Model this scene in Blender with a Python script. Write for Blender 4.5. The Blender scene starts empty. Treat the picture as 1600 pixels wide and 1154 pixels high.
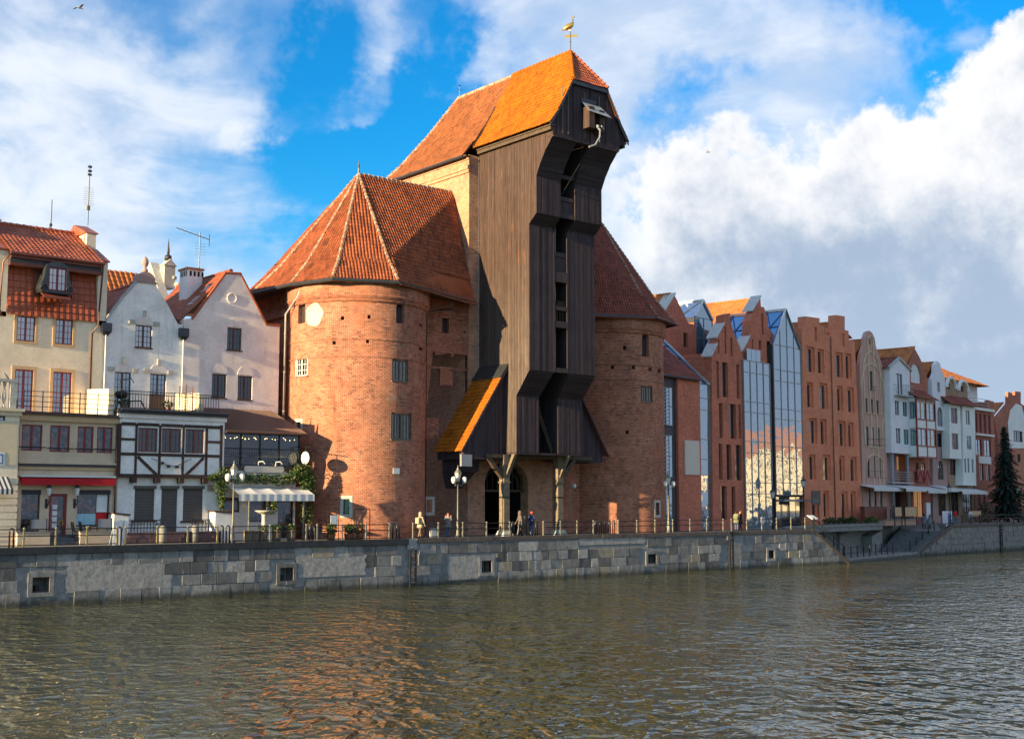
import bpy, bmesh, math, random
from mathutils import Vector, Matrix
from mathutils.geometry import tessellate_polygon
random.seed(7)
R = math.radians
S = bpy.context.scene
COL = S.collection

# ------------------------------------------------------------------ camera
LENS_PX, HORIZON, CX, CY = 1950.0, 784.0, 800.0, 577.0      # of the 1600 x 1154 photograph
PITCH = math.atan((HORIZON - CY) / LENS_PX)
YAW = math.atan(math.hypot(LENS_PX, HORIZON - CY) / 2350.0)
EYE = Vector((0, 0, 2.5))
cam = bpy.data.cameras.new('camera')
cam.sensor_width = 36; cam.sensor_fit = 'HORIZONTAL'; cam.lens = LENS_PX / 1600 * 36
cam.clip_start = .1; cam.clip_end = 5000
camo = bpy.data.objects.new('camera', cam); COL.objects.link(camo)
camo.location = EYE; camo.rotation_euler = (R(90) + PITCH, 0, -YAW)
S.camera = camo

# ------------------------------------------------------------------ light
SUN_AZ, SUN_EL = R(-90 - 3.2), R(11.0)      # azimuth from +Y (inland) towards +X (along the quay)
TO_SUN = Vector((math.sin(SUN_AZ) * math.cos(SUN_EL), math.cos(SUN_AZ) * math.cos(SUN_EL), math.sin(SUN_EL)))
sl = bpy.data.lights.new('sun', 'SUN'); sl.energy = 4.3; sl.angle = R(.5); sl.color = (1, .78, .43)
so = bpy.data.objects.new('sun', sl); COL.objects.link(so)
so.rotation_euler = TO_SUN.to_track_quat('Z', 'Y').to_euler(); so.location = (0, 0, 80)
V = S.view_settings
V.view_transform = 'Standard'; V.look = 'None'; V.gamma = 1; V.exposure = 1.48; V.use_curve_mapping = False
S.cycles.max_bounces = 8; S.cycles.diffuse_bounces = 3; S.cycles.glossy_bounces = 4
S.cycles.transmission_bounces = 4; S.cycles.transparent_max_bounces = 8
S.cycles.caustics_reflective = False; S.cycles.caustics_refractive = False
S.cycles.use_denoising = True

def fwd_ray(x, y):
    f = Vector((math.sin(YAW) * math.cos(PITCH), math.cos(YAW) * math.cos(PITCH), math.sin(PITCH)))
    r = Vector((math.cos(YAW), -math.sin(YAW), 0))
    u = Vector((-math.sin(YAW) * math.sin(PITCH), -math.cos(YAW) * math.sin(PITCH), math.cos(PITCH)))
    return f + r * ((x - CX) / LENS_PX) + u * ((CY - y) / LENS_PX)

W = bpy.data.worlds.new('World'); S.world = W; W.use_nodes = True

class NT:
    """short-hand for building node trees"""
    def __init__(s, tree):
        s.t = tree; s.n = tree.nodes; s.l = tree.links
    def put(s, sock, v):
        if isinstance(v, bpy.types.NodeSocket): s.l.new(v, sock)
        elif v is not None:
            if isinstance(v, (tuple, list)) and len(v) == 3 and sock.type == 'RGBA': v = (*v, 1)
            sock.default_value = v
    def node(s, typ, ins=None, **at):
        n = s.n.new(typ)
        for k, v in at.items(): setattr(n, k, v)
        for k, v in (ins or {}).items(): s.put(n.inputs[k], v)
        return n
    def m(s, op, a, b=None, c=None, clamp=False):
        n = s.n.new('ShaderNodeMath'); n.operation = op; n.use_clamp = clamp
        for i, v in enumerate((a, b, c)): s.put(n.inputs[i], v)
        return n.outputs[0]
    def vm(s, op, a, b=None, out=0):
        n = s.n.new('ShaderNodeVectorMath'); n.operation = op
        s.put(n.inputs[0], a)
        if b is not None:
            s.put(n.inputs['Scale'] if op == 'SCALE' else n.inputs[1], b)
        return n.outputs[1 if op in ('DOT_PRODUCT', 'LENGTH') else 0]
    def mix(s, f, a, b, mode='MIX'):
        n = s.n.new('ShaderNodeMix'); n.data_type = 'RGBA'; n.blend_type = mode
        s.put(n.inputs[0], f); s.put(n.inputs[6], a); s.put(n.inputs[7], b)
        return n.outputs[2]
    def ramp(s, f, lo, hi, a=0., b=1., smooth=True):
        n = s.n.new('ShaderNodeMapRange'); n.interpolation_type = 'SMOOTHSTEP' if smooth else 'LINEAR'
        for i, v in enumerate((f, lo, hi, a, b)): s.put(n.inputs[i], v)
        return n.outputs[0]
    def noise(s, vec, scale, detail=3, rough=.55, dist=0., dims='3D', out=0):
        n = s.n.new('ShaderNodeTexNoise'); n.noise_dimensions = dims
        s.put(n.inputs['Vector'], vec)
        for k, v in (('Scale', scale), ('Detail', detail), ('Roughness', rough), ('Distortion', dist)): s.put(n.inputs[k], v)
        return n.outputs[out]
    def scale(s, vec, x, y, z):
        n = s.n.new('ShaderNodeMapping'); s.put(n.inputs[0], vec); n.inputs['Scale'].default_value = (x, y, z)
        return n.outputs[0]

def make_sky():
    t = NT(W.node_tree); t.n.clear()
    out = t.node('ShaderNodeOutputWorld'); bg = t.node('ShaderNodeBackground', {'Strength': .10})
    t.l.new(bg.outputs[0], out.inputs[0])
    sky = t.node('ShaderNodeTexSky', sky_type='NISHITA', sun_disc=False, sun_elevation=SUN_EL,
                 sun_rotation=SUN_AZ, altitude=0, air_density=1.0, dust_density=.3, ozone_density=2.5)
    tc = t.node('ShaderNodeTexCoord')
    d = tc.outputs['Generated']
    hs = t.node('ShaderNodeHueSaturation', {'Saturation': 1.3, 'Value': 1.0, 'Color': sky.outputs[0]})
    blue = t.mix(1., hs.outputs[0], (.12, .72, .9), 'MULTIPLY')
    sep = t.node('ShaderNodeSeparateXYZ', {0: d})
    up = t.m('MAXIMUM', sep.outputs[2], .02)
    # a sheet of cloud high up, seen in perspective
    sc = t.m('DIVIDE', 1.0, t.m('ADD', up, .30))
    flat = t.vm('SCALE', d, sc)
    warp = t.noise(flat, 1.7, 3, .5, out=1)
    flatw = t.vm('ADD', flat, t.vm('SCALE', t.vm('SUBTRACT', warp, (.5, .5, .5)), .55))
    n1 = t.noise(flatw, 1.9, 7, .54)
    n2 = t.noise(t.vm('ADD', flatw, (4.2, 1.7, 9.1)), 4.4, 6, .58)
    dw = t.vm('ADD', d, t.vm('SCALE', t.vm('SUBTRACT', t.noise(d, 5.5, 6, .6, out=1), (.5, .5, .5)), .34))
    dw = t.vm('NORMALIZE', dw)
    def toward(x, y, k):          # 1 in the direction seen there, falling off around it
        v = fwd_ray(x, y).normalized()
        dt = t.vm('DOT_PRODUCT', dw, tuple(v))
        return t.m('POWER', t.m('MAXIMUM', dt, 0.), k)
    bias = t.m('MULTIPLY', toward(590, 190, 260), -.40)
    for x, y, k, a in ((690, 330, 500, -.22), (1480, 30, 800, -.42), (330, 110, 260, .12), (60, 260, 200, .12), (950, 60, 200, .2), (1300, 110, 500, .12),
                       (1110, 150, 2500, -.22), (560, 40, 1500, .24), (545, 150, 4000, .26), (390, 195, 4000, .18), (250, 10, 900, -.14), (440, 30, 2500, -.16), (730, 90, 900, .14), (330, 300, 900, -.08)):
        bias = t.m('ADD', bias, t.m('MULTIPLY', toward(x, y, k), a))
    dens = t.m('ADD', t.m('ADD', t.m('MULTIPLY', n1, .72), t.m('MULTIPLY', n2, .28)), bias)
    veil = t.ramp(dens, .31, .66)
    veilcol = t.mix(t.ramp(t.m('ADD', n2, t.m('MULTIPLY', toward(120, 300, 60), .12)), .42, .7), (2.15, 2.6, 3.3), (3.45, 3.6, 3.85))
    col = t.mix(t.m('MULTIPLY', veil, .9), blue, veilcol)
    # the big bank of cumulus to the right, below a great circle
    a = fwd_ray(955, 300).normalized(); b = fwd_ray(1620, 25).normalized()
    nrm = a.cross(b).normalized()
    if nrm.z > 0: nrm = -nrm
    h = t.vm('DOT_PRODUCT', d, tuple(nrm))
    bulge = t.noise(t.vm('ADD', d, (3, 8, 2)), 7., 8, .55)
    fine = t.noise(t.vm('ADD', d, (1, 4, 7)), 24., 6, .6)
    hh = t.m('ADD', h, t.m('MULTIPLY_ADD', bulge, .26, -.13))
    hh = t.m('ADD', hh, t.m('MULTIPLY_ADD', fine, .11, -.055))
    right = t.m('MULTIPLY', t.ramp(t.vm('DOT_PRODUCT', d, tuple(Vector((math.cos(R(42)), -math.sin(R(42)), 0)))), -.02, .08), 1.)
    bank = t.m('MULTIPLY', t.ramp(hh, -.006, .018), right)
    puff = t.noise(t.vm('ADD', d, (6, 2, 5)), 15., 9, .66)
    deep = t.ramp(t.m('ADD', hh, t.m('MULTIPLY_ADD', puff, .3, t.m('MULTIPLY_ADD', bulge, .22, -.27))), -.02, .19)
    bankcol = t.mix(deep, (3.7, 3.7, 3.75), (1.4, 1.8, 2.4))
    col = t.mix(bank, col, bankcol)
    # thin haze low over the horizon
    low = t.ramp(sep.outputs[2], .0, .3, 1., 0.)
    col = t.mix(t.m('MULTIPLY', low, .22), col, (2.5, 3.1, 3.9))
    t.l.new(col, bg.inputs['Color'])
make_sky()

# ------------------------------------------------------------------ materials
MAT = {}
def new_mat(name):
    m = bpy.data.materials.new(name); m.use_nodes = True
    t = NT(m.node_tree); t.n.clear()
    o = t.node('ShaderNodeOutputMaterial'); b = t.node('ShaderNodeBsdfPrincipled')
    t.l.new(b.outputs[0], o.inputs[0]); MAT[name] = m
    return t, b, o
def uvco(t): return t.node('ShaderNodeUVMap', uv_map='UVMap').outputs[0]
def obco(t): return t.node('ShaderNodeTexCoord').outputs['Object']
def geopos(t): return t.node('ShaderNodeNewGeometry').outputs['Position']
def bump(t, b, h, dist=.02, strength=.6):
    n = t.node('ShaderNodeBump', {'Height': h, 'Distance': dist, 'Strength': strength}); t.l.new(n.outputs[0], b.inputs['Normal'])

def plain(name, col, rough=.6, metal=0., var=.25, scale=2.5, bmp=.3, spec=.4, streak=0.):
    t, b, o = new_mat(name); p = geopos(t)
    n = t.noise(p, scale, 5, .6); n2 = t.noise(p, scale * 9, 3, .6)
    f = t.m('MULTIPLY_ADD', n, .65, t.m('MULTIPLY', n2, .35))
    k = t.ramp(f, .3, .7, 1 - var, 1 + var * .6)
    c = t.mix(1., col, t.node('ShaderNodeCombineColor', {0: k, 1: k, 2: k}).outputs[0], 'MULTIPLY')
    if streak:
        s = t.noise(t.scale(p, 3.2, 3.2, .16), 1., 5, .65)
        c = t.mix(t.ramp(s, .54, .78, 0, streak), c, tuple(x * y for x, y in zip(col, (.42, .40, .38))))
    t.put(b.inputs['Base Color'], c)
    t.put(b.inputs['Roughness'], t.ramp(n2, .2, .8, max(0, rough - .08), min(1, rough + .08)))
    b.inputs['Metallic'].default_value = metal; b.inputs['Specular IOR Level'].default_value = spec
    if bmp: bump(t, b, n2, .01, bmp)
    return MAT[name]

def brick(name, pal, mortar, bw=.27, rh=.108, ms=.012, dark=.5, rough=.88, pale=0., age=1.):
    """pal: two brick colours; courses run along U, V is height"""
    t, b, o = new_mat(name); uv = uvco(t); p = geopos(t)
    wob = t.vm('SCALE', t.vm('SUBTRACT', t.noise(p, 3.2, 2, .5, out=1), (.5, .5, .5)), .03)
    uvw = t.vm('ADD', uv, wob)
    br = t.node('ShaderNodeTexBrick', {'Vector': uvw, 'Color1': pal[0], 'Color2': pal[1], 'Mortar': mortar, 'Scale': 1.,
                'Mortar Size': ms, 'Mortar Smooth': .3, 'Bias': 0., 'Brick Width': bw, 'Row Height': rh}, offset=.5)
    # a second, independent draw per brick for the odd burnt or pale brick
    sx = t.node('ShaderNodeSeparateXYZ', {0: uvw})
    row = t.m('FLOOR', t.m('DIVIDE', sx.outputs[1], rh))
    off = t.m('MULTIPLY', t.m('MODULO', row, 2.), .5)
    colm = t.m('FLOOR', t.m('ADD', t.m('DIVIDE', sx.outputs[0], bw), off))
    wn = t.node('ShaderNodeTexWhiteNoise', {'Vector': t.node('ShaderNodeCombineXYZ', {0: colm, 1: row}).outputs[0]}, noise_dimensions='2D')
    r = wn.outputs[0]
    c = br.outputs[0]
    notm = t.m('SUBTRACT', 1., br.outputs[1])
    big = t.noise(p, .55, 6, .65); mid = t.noise(p, 2.4, 5, .65)
    c = t.mix(t.m('MULTIPLY', t.ramp(r, .86, .93, 0, dark, False), notm), c, tuple(x * .28 for x in pal[0]))
    c = t.mix(t.m('MULTIPLY', t.ramp(r, .0, .12, .5, 0, False), notm), c, tuple(min(1, x * 1.5) for x in pal[1]))
    k = t.ramp(t.m('MULTIPLY_ADD', big, .6, t.m('MULTIPLY', mid, .4)), .3, .7, 1 - .22 * age, 1.3)
    c = t.mix(1., c, t.node('ShaderNodeCombineColor', {0: k, 1: k, 2: k}).outputs[0], 'MULTIPLY')
    if pale:      # rubbed, lime-stained patches
        c = t.mix(t.ramp(t.noise(p, .8, 6, .7), .56, .72, 0, pale), c, (.5, .4, .3))
    c = t.mix(t.ramp(t.noise(t.vm('ADD', p, (31, 7, 3)), 1.3, 6, .7), .5, .7, 0, .45 * age), c, tuple(x * y for x, y in zip(pal[0], (.62, .72, .95))))
    c = t.mix(t.ramp(t.noise(t.vm('ADD', p, (3, 71, 13)), .45, 5, .65), .5, .68, 0, .4), c, tuple(min(1, x * y) for x, y in zip(pal[1], (1.15, 1.2, 1.15))))
    soot = t.noise(t.scale(p, 1.6, 1.6, .22), 1., 5, .6)
    c = t.mix(t.ramp(soot, .58, .8, 0, .4 * age), c, tuple(x * .3 for x in pal[0]))
    t.put(b.inputs['Base Color'], c); b.inputs['Roughness'].default_value = rough
    b.inputs['Specular IOR Level'].default_value = .25
    h = t.m('MULTIPLY_ADD', br.outputs[1], -1., t.m('ADD', t.m('MULTIPLY', mid, .5), t.m('MULTIPLY', r, .45)))
    bump(t, b, h, .014, .9)
    return MAT[name]

def tiles(name, c1, c2, c3, moss=.25, rough=.62):
    """UV counts tiles: U along the eave, V up the slope"""
    t, b, o = new_mat(name); uv = uvco(t); p = geopos(t)
    fl = t.vm('FLOOR', uv)
    wn = t.node('ShaderNodeTexWhiteNoise', {'Vector': fl}, noise_dimensions='2D')
    c = t.mix(t.ramp(wn.outputs[0], .1, .9, 0, 1, False), c1, c2)
    r2 = t.node('ShaderNodeTexWhiteNoise', {'Vector': t.vm('ADD', fl, (17.3, 5.1, 0))}, noise_dimensions='2D').outputs[0]
    c = t.mix(t.ramp(r2, .84, .98, 0, .8, False), c, c3)
    n = t.noise(p, .7, 6, .65); n2 = t.noise(p, 9., 4, .65)
    k = t.ramp(t.m('MULTIPLY_ADD', n, .6, t.m('MULTIPLY', n2, .4)), .3, .7, .66, 1.2)
    c = t.mix(1., c, t.node('ShaderNodeCombineColor', {0: k, 1: k, 2: k}).outputs[0], 'MULTIPLY')
    c = t.mix(t.m('MULTIPLY', t.ramp(t.noise(p, 1.6, 6, .7), .5, .72), moss), c, (.05, .045, .03))
    t.put(b.inputs['Base Color'], c); b.inputs['Roughness'].default_value = rough
    b.inputs['Specular IOR Level'].default_value = .25
    bump(t, b, n2, .008, .4)
    return MAT[name]

def planks(name, c1, c2, rough=.8, warm=.6, tarred=False):
    """U is metres across the boards (0.2 m each), V along them"""
    t, b, o = new_mat(name); uv = uvco(t); p = geopos(t)
    sx = t.node('ShaderNodeSeparateXYZ', {0: uv})
    bd = t.m('FLOOR', t.m('DIVIDE', sx.outputs[0], .2))
    wn = t.node('ShaderNodeTexWhiteNoise', {'W': bd}, noise_dimensions='1D').outputs[0]
    c = t.mix(wn, c1, c2)
    q = t.node('ShaderNodeCombineXYZ', {0: t.m('MULTIPLY', sx.outputs[0], 26.), 1: t.m('MULTIPLY', sx.outputs[1], .5), 2: t.m('MULTIPLY', bd, 3.7)}).outputs[0]
    g = t.noise(q, 1., 6, .7)
    k = t.ramp(g, .32, .68, .45, 1.35)
    c = t.mix(1., c, t.node('ShaderNodeCombineColor', {0: k, 1: k, 2: k}).outputs[0], 'MULTIPLY')
    q2 = t.node('ShaderNodeCombineXYZ', {0: t.m('MULTIPLY', sx.outputs[0], 9.), 1: t.m('MULTIPLY', sx.outputs[1], .45), 2: bd}).outputs[0]
    c = t.mix(t.ramp(t.noise(q2, 1., 4, .6), .6, .72, 0, warm), c, (.42, .2, .09))
    c = t.mix(t.ramp(t.noise(p, .5, 5, .6), .45, .75, 0, .4), c, tuple(x * .45 for x in c1))
    if tarred:      # the upper boards are older, tarred and redder
        zz = t.node('ShaderNodeSeparateXYZ', {0: p}).outputs[2]
        c = t.mix(t.ramp(t.m('ADD', zz, t.m('MULTIPLY', g, 5.)), 16., 24., 0., 1.), c, (.72, .60, .56), 'MULTIPLY')
    t.put(b.inputs['Base Color'], c); b.inputs['Roughness'].default_value = rough
    b.inputs['Specular IOR Level'].default_value = .25
    bump(t, b, t.m('MULTIPLY_ADD', g, 1., t.m('MULTIPLY', wn, .5)), .012, .7)
    return MAT[name]

def stone(name, c1, c2, stain=.6, rough=.85, scale=1.):
    """a different tone for each block (object), streaks running down it"""
    t, b, o = new_mat(name); p = geopos(t)
    oi = t.node('ShaderNodeObjectInfo').outputs['Random']
    c = t.mix(oi, c1, c2)
    n = t.noise(p, 2.2 * scale, 6, .68); n2 = t.noise(p, 14 * scale, 4, .6)
    k = t.ramp(t.m('MULTIPLY_ADD', n, .6, t.m('MULTIPLY', n2, .4)), .28, .72, .55, 1.35)
    c = t.mix(1., c, t.node('ShaderNodeCombineColor', {0: k, 1: k, 2: k}).outputs[0], 'MULTIPLY')
    s = t.noise(t.scale(p, 3.4, 3.4, .35), 1., 5, .65)
    c = t.mix(t.ramp(s, .6, .74, 0, stain), c, (.52, .53, .54))
    s2 = t.noise(t.scale(t.vm('ADD', p, (9, 9, 9)), 2.1, 2.1, .25), 1., 5, .65)
    c = t.mix(t.ramp(s2, .56, .74, 0, .6), c, tuple(x * .3 for x in c1))
    z = t.node('ShaderNodeSeparateXYZ', {0: p}).outputs[2]
    wet = t.ramp(t.m('ADD', z, t.m('MULTIPLY', n, .5)), -2.85, -2.45, 1., 0.)       # tide mark: algae and damp
    c = t.mix(t.m('MULTIPLY', wet, .8), c, (.03, .03, .016))
    t.put(b.inputs['Base Color'], c); b.inputs['Roughness'].default_value = rough
    bump(t, b, t.m('MULTIPLY_ADD', n, 1., t.m('MULTIPLY', n2, .6)), .03, .8)
    return MAT[name]

def glass(name, tint=(.012, .016, .02), mirror=.3, rough=.03, wav=.0, through=0.):
    t, b, o = new_mat(name)
    b.inputs['Base Color'].default_value = (*tint, 1); b.inputs['Roughness'].default_value = .25
    g = t.node('ShaderNodeBsdfGlossy', {'Color': (.86, .93, 1.), 'Roughness': rough})
    fr = t.node('ShaderNodeFresnel', {'IOR': 1.5})
    f = t.m('MULTIPLY_ADD', fr.outputs[0], 1 - mirror, mirror, clamp=True)
    if wav:
        p = geopos(t)
        bn = t.node('ShaderNodeBump', {'Height': t.noise(p, .55, 2, .4), 'Distance': wav, 'Strength': 1.})
        t.l.new(bn.outputs[0], g.inputs['Normal'])
    base = b.outputs[0]
    if through:
        tr = t.node('ShaderNodeBsdfTransparent', {'Color': (.8, .9, .97)})
        mx = t.node('ShaderNodeMixShader', {0: through, 1: b.outputs[0], 2: tr.outputs[0]}); base = mx.outputs[0]
    mx = t.node('ShaderNodeMixShader', {0: f, 1: base, 2: g.outputs[0]}); t.l.new(mx.outputs[0], o.inputs[0])
    return MAT[name]

brick('brick_tower', ((.37, .105, .06), (.48, .165, .088)), (.46, .31, .23), bw=.29, rh=.12, ms=.014, pale=.38, dark=.7, age=1.35)
brick('brick_gatehouse', ((.46, .19, .11), (.56, .27, .16)), (.52, .39, .29), pale=.35)
brick('brick_arch', ((.30, .11, .06), (.36, .14, .08)), (.3, .22, .16), bw=.1, rh=.28)
brick('brick_museum', ((.56, .145, .085), (.66, .19, .11)), (.38, .22, .15), bw=.3, rh=.11, ms=.012, dark=.25, age=.4)
brick('brick_hotel', ((.72, .20, .10), (.80, .25, .13)), (.58, .30, .19), bw=.28, rh=.1, dark=.12, age=.3)
brick('brick_far', ((.40, .12, .08), (.45, .14, .09)), (.34, .22, .16), dark=.15, age=.4)
brick('brick_plum', ((.27, .13, .105), (.31, .155, .12)), (.3, .2, .16), dark=.15)
brick('brick_tan', ((.36, .22, .14), (.4, .25, .16)), (.36, .28, .2), dark=.15)
tiles('tile_old', (.27, .07, .03), (.36, .10, .04), (.13, .042, .026), moss=.5, rough=.75)
tiles('tile_orange', (.38, .105, .004), (.48, .138, .006), (.27, .07, .006), moss=.22, rough=.8)
tiles('tile_brown', (.28, .09, .035), (.35, .115, .04), (.16, .06, .03), moss=.3, rough=.75)
tiles('tile_red', (.34, .085, .04), (.44, .12, .05), (.24, .06, .03), moss=.12, rough=.4)
tiles('tile_dark', (.26, .07, .045), (.33, .09, .055), (.15, .05, .035), moss=.35)
tiles('tile_glazed', (.36, .085, .04), (.42, .10, .045), (.28, .06, .03), moss=.02, rough=.28)
tiles('tile_far', (.46, .15, .045), (.54, .185, .055), (.36, .11, .04), moss=.1)
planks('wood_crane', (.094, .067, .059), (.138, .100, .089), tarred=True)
planks('wood_dark_shaded', (.045, .031, .036), (.075, .052, .057), warm=.06)  # darker copy of the crane wood: shade of its front put into the colour
plain('timber', (.095, .06, .04), .75, var=.4, scale=4)
plain('timber_pale', (.21, .155, .105), .75, var=.35, scale=4)
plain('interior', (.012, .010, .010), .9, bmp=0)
stone('quay_stone', (.095, .093, .093), (.30, .29, .28), stain=.85)
stone('quay_render', (.30, .29, .28), (.38, .365, .35), stain=.5, scale=1.8)
stone('quay_tan', (.30, .255, .195), (.34, .29, .22), stain=.4)
stone('quay_far', (.24, .22, .2), (.32, .30, .27), stain=.5)
plain('coping_dark', (.035, .036, .04), .6, var=.4, scale=3)
plain('coping_brown', (.13, .1, .085), .8, var=.4, scale=3)
plain('concrete', (.26, .25, .23), .85, var=.35, streak=.4)
plain('concrete_dark', (.13, .13, .135), .85, var=.35, streak=.4)
plain('coping_pale', (.62, .60, .56), .7, var=.15)
plain('limestone', (.52, .49, .43), .8, var=.3, scale=6)
plain('plaster_white', (.90, .85, .80), .9, var=.2, scale=.7, streak=.5)
plain('plaster_pink', (.86, .75, .69), .9, var=.2, scale=.7, streak=.45)
plain('plaster_cream', (.88, .73, .54), .9, var=.16, scale=.7, streak=.3)
plain('plaster_tan', (.70, .53, .37), .9, var=.16, scale=.8, streak=.3)
plain('trim_cream', (.74, .60, .40), .8, var=.08)
plain('trim_white', (.78, .76, .72), .6, var=.08)
plain('trim_ochre', (.60, .40, .22), .8, var=.1)
plain('plaster_lilac', (.80, .77, .80), .9, var=.08, scale=.8, streak=.12)
plain('plaster_grey', (.85, .83, .78), .9, var=.08, scale=.8, streak=.1)
plain('plaster_rose', (.58, .33, .27), .9, var=.12, scale=.8, streak=.15)
plain('plaster_plum', (.42, .27, .24), .9, var=.1, scale=.8)
plain('plaster_orange', (.5, .2, .12), .9, var=.1, scale=.8)
plain('plaster_salmon', (.55, .33, .24), .9, var=.1, scale=.8)
plain('paint_red', (.26, .025, .03), .4, var=.15)
plain('paint_redbrown', (.20, .055, .035), .5, var=.2)
plain('paint_brown', (.09, .045, .035), .5, var=.2)
plain('paint_black', (.012, .012, .013), .4, var=.2)
plain('paint_blue', (.05, .12, .3), .4, var=.15)
plain('shutter_brown', (.105, .085, .075), .6, var=.12)
plain('beam_brown', (.065, .035, .026), .75, var=.4, scale=5)
plain('iron', (.022, .023, .026), .45, .3, var=.3)
plain('iron_post', (.24, .225, .19), .5, .2, var=.35, scale=5)
plain('iron_ochre', (.26, .215, .11), .6, var=.3, scale=5)
plain('iron_rust', (.09, .045, .035), .8, var=.4, scale=5)
plain('zinc', (.40, .41, .42), .5, .25, var=.2)
plain('zinc_dark', (.06, .065, .075), .42, .5, var=.25)
plain('steel_grey', (.30, .30, .31), .42, .2, var=.1)
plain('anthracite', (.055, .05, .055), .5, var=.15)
plain('copper_pipe', (.17, .085, .06), .45, .5, var=.25)
plain('gold', (.85, .52, .12), .3, .85, var=.15, bmp=0)
plain('lead_lantern', (.055, .05, .05), .5, .3, var=.3)
plain('lamp_white', (.7, .7, .68), .35, var=.1)
plain('awning_red', (.5, .012, .02), .8, var=.12)
plain('awning_white', (.7, .68, .66), .8, var=.1)
plain('canvas_grey', (.3, .3, .31), .85, var=.15)
plain('rope', (.35, .3, .24), .9, var=.3)
plain('paving', (.24, .21, .19), .85, var=.3, scale=1.5)
plain('granite_red', (.16, .085, .08), .7, var=.35, scale=6)
plain('sign_beige', (.72, .60, .49), .6, var=.05)
plain('paper_white', (.74, .75, .76), .6, var=.08)
plain('paper_blue', (.32, .55, .68), .6, var=.25, scale=7)
plain('ribbed_brown', (.30, .19, .15), .35, .3, var=.12)
plain('bird_grey', (.25, .25, .27), .8, var=.3, scale=9)
plain('leaf_green', (.055, .105, .022), .6, var=.55, scale=6, bmp=0)
plain('leaf_gold', (.22, .20, .04), .6, var=.5, scale=6, bmp=0)
plain('needle', (.016, .034, .024), .7, var=.6, scale=3, bmp=0)
plain('bark', (.07, .05, .035), .9, var=.4, scale=6)
plain('flower_pink', (.6, .22, .2), .8, var=.4, scale=9, bmp=0)
plain('terracotta', (.45, .19, .11), .8, var=.2)
for n_, c_ in (('skin', (.52, .3, .22)), ('hair_red', (.24, .08, .035)), ('hair_dark', (.03, .02, .015)), ('coat_beige', (.42, .36, .25)), ('coat_grey', (.2, .2, .21)),
               ('coat_brown', (.13, .105, .095)), ('coat_navy', (.035, .05, .13)), ('coat_red', (.55, .02, .03)), ('coat_blue', (.04, .14, .5)), ('coat_green', (.2, .2, .11)),
               ('coat_black', (.015, .015, .017)), ('jeans', (.09, .15, .28)), ('trousers_tan', (.26, .17, .12)), ('trousers_dark', (.025, .025, .03)), ('hat_red', (.55, .09, .04)),
               ('coat_slate', (.13, .15, .19)), ('bag_grey', (.24, .24, .22)), ('shoe', (.02, .017, .015)), ('coat_white', (.6, .58, .55))):
    plain(n_, c_, .85, var=.18, scale=8, bmp=.2)
glass('glass_dark', mirror=.015)
glass('glass_shop', mirror=.02)
t_ = NT(MAT['glass_shop'].node_tree); b_ = next(n for n in t_.n if n.type == 'BSDF_PRINCIPLED'); p_ = geopos(t_)      # goods and furniture behind the pane
c_ = t_.mix(t_.ramp(t_.noise(p_, 2.6, 3, .6), .45, .6), (.012, .012, .016), (.16, .05, .03)); c_ = t_.mix(t_.ramp(t_.noise(t_.vm('ADD', p_, (5, 3, 8)), 3.4, 4, .65), .52, .66), c_, (.10, .14, .2)); c_ = t_.mix(t_.ramp(t_.noise(t_.vm('ADD', p_, (15, 3, 1)), 5., 4, .65), .62, .7), c_, (.45, .38, .3)); t_.put(b_.inputs['Base Color'], c_)
glass('glass_sky', (.02, .03, .045), mirror=.3)
glass('glass_old', (.11, .085, .07), mirror=.05, rough=.2)
glass('glass_museum', (.10, .19, .24), mirror=.3, wav=.035)
glass('glass_roof', (.03, .16, .34), mirror=.3)
glass('glass_clear', (.02, .02, .02), mirror=.06, through=.85)
glass('glass_lamp', (.75, .73, .68), mirror=.08)
t, b, o = new_mat('bulb'); b.inputs['Emission Color'].default_value = (1, .62, .2, 1); b.inputs['Emission Strength'].default_value = 9.
t, b, o = new_mat('lit_window'); b.inputs['Emission Color'].default_value = (1, .5, .2, 1); b.inputs['Emission Strength'].default_value = .10; b.inputs['Base Color'].default_value = (.4, .2, .1, 1)

def water_mat():
    t, b, o = new_mat('river'); p = geopos(t)
    b.inputs['Base Color'].default_value = (.078, .076, .028, 1)
    b.inputs['Roughness'].default_value = .012; b.inputs['IOR'].default_value = 2.0
    b.inputs['Specular IOR Level'].default_value = .5
    # wind ripples: several lengths, stretched across the wind
    rot = t.node('ShaderNodeMapping', {0: p}); rot.inputs['Rotation'].default_value = (0, 0, R(36))
    q = rot.outputs[0]
    n0 = t.noise(t.scale(q, .30, .22, 1), 1., 1, .5)
    n1 = t.noise(t.scale(q, 1.15, .78, 1), 1., 1.4, .5, .8)
    n2 = t.noise(t.scale(q, 2.7, 1.9, 1), 1., 1, .5, .6)
    gust = t.ramp(t.noise(t.scale(q, .06, .1, 1), 1., 3, .55), .3, .7, .6, 1.3)
    h = t.m('ADD', t.m('MULTIPLY', n0, .22), t.m('MULTIPLY', t.m('MULTIPLY_ADD', n1, .25, t.m('MULTIPLY', n2, .075)), gust))
    bump(t, b, h, 1.0, 1.)
water_mat()
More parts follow.
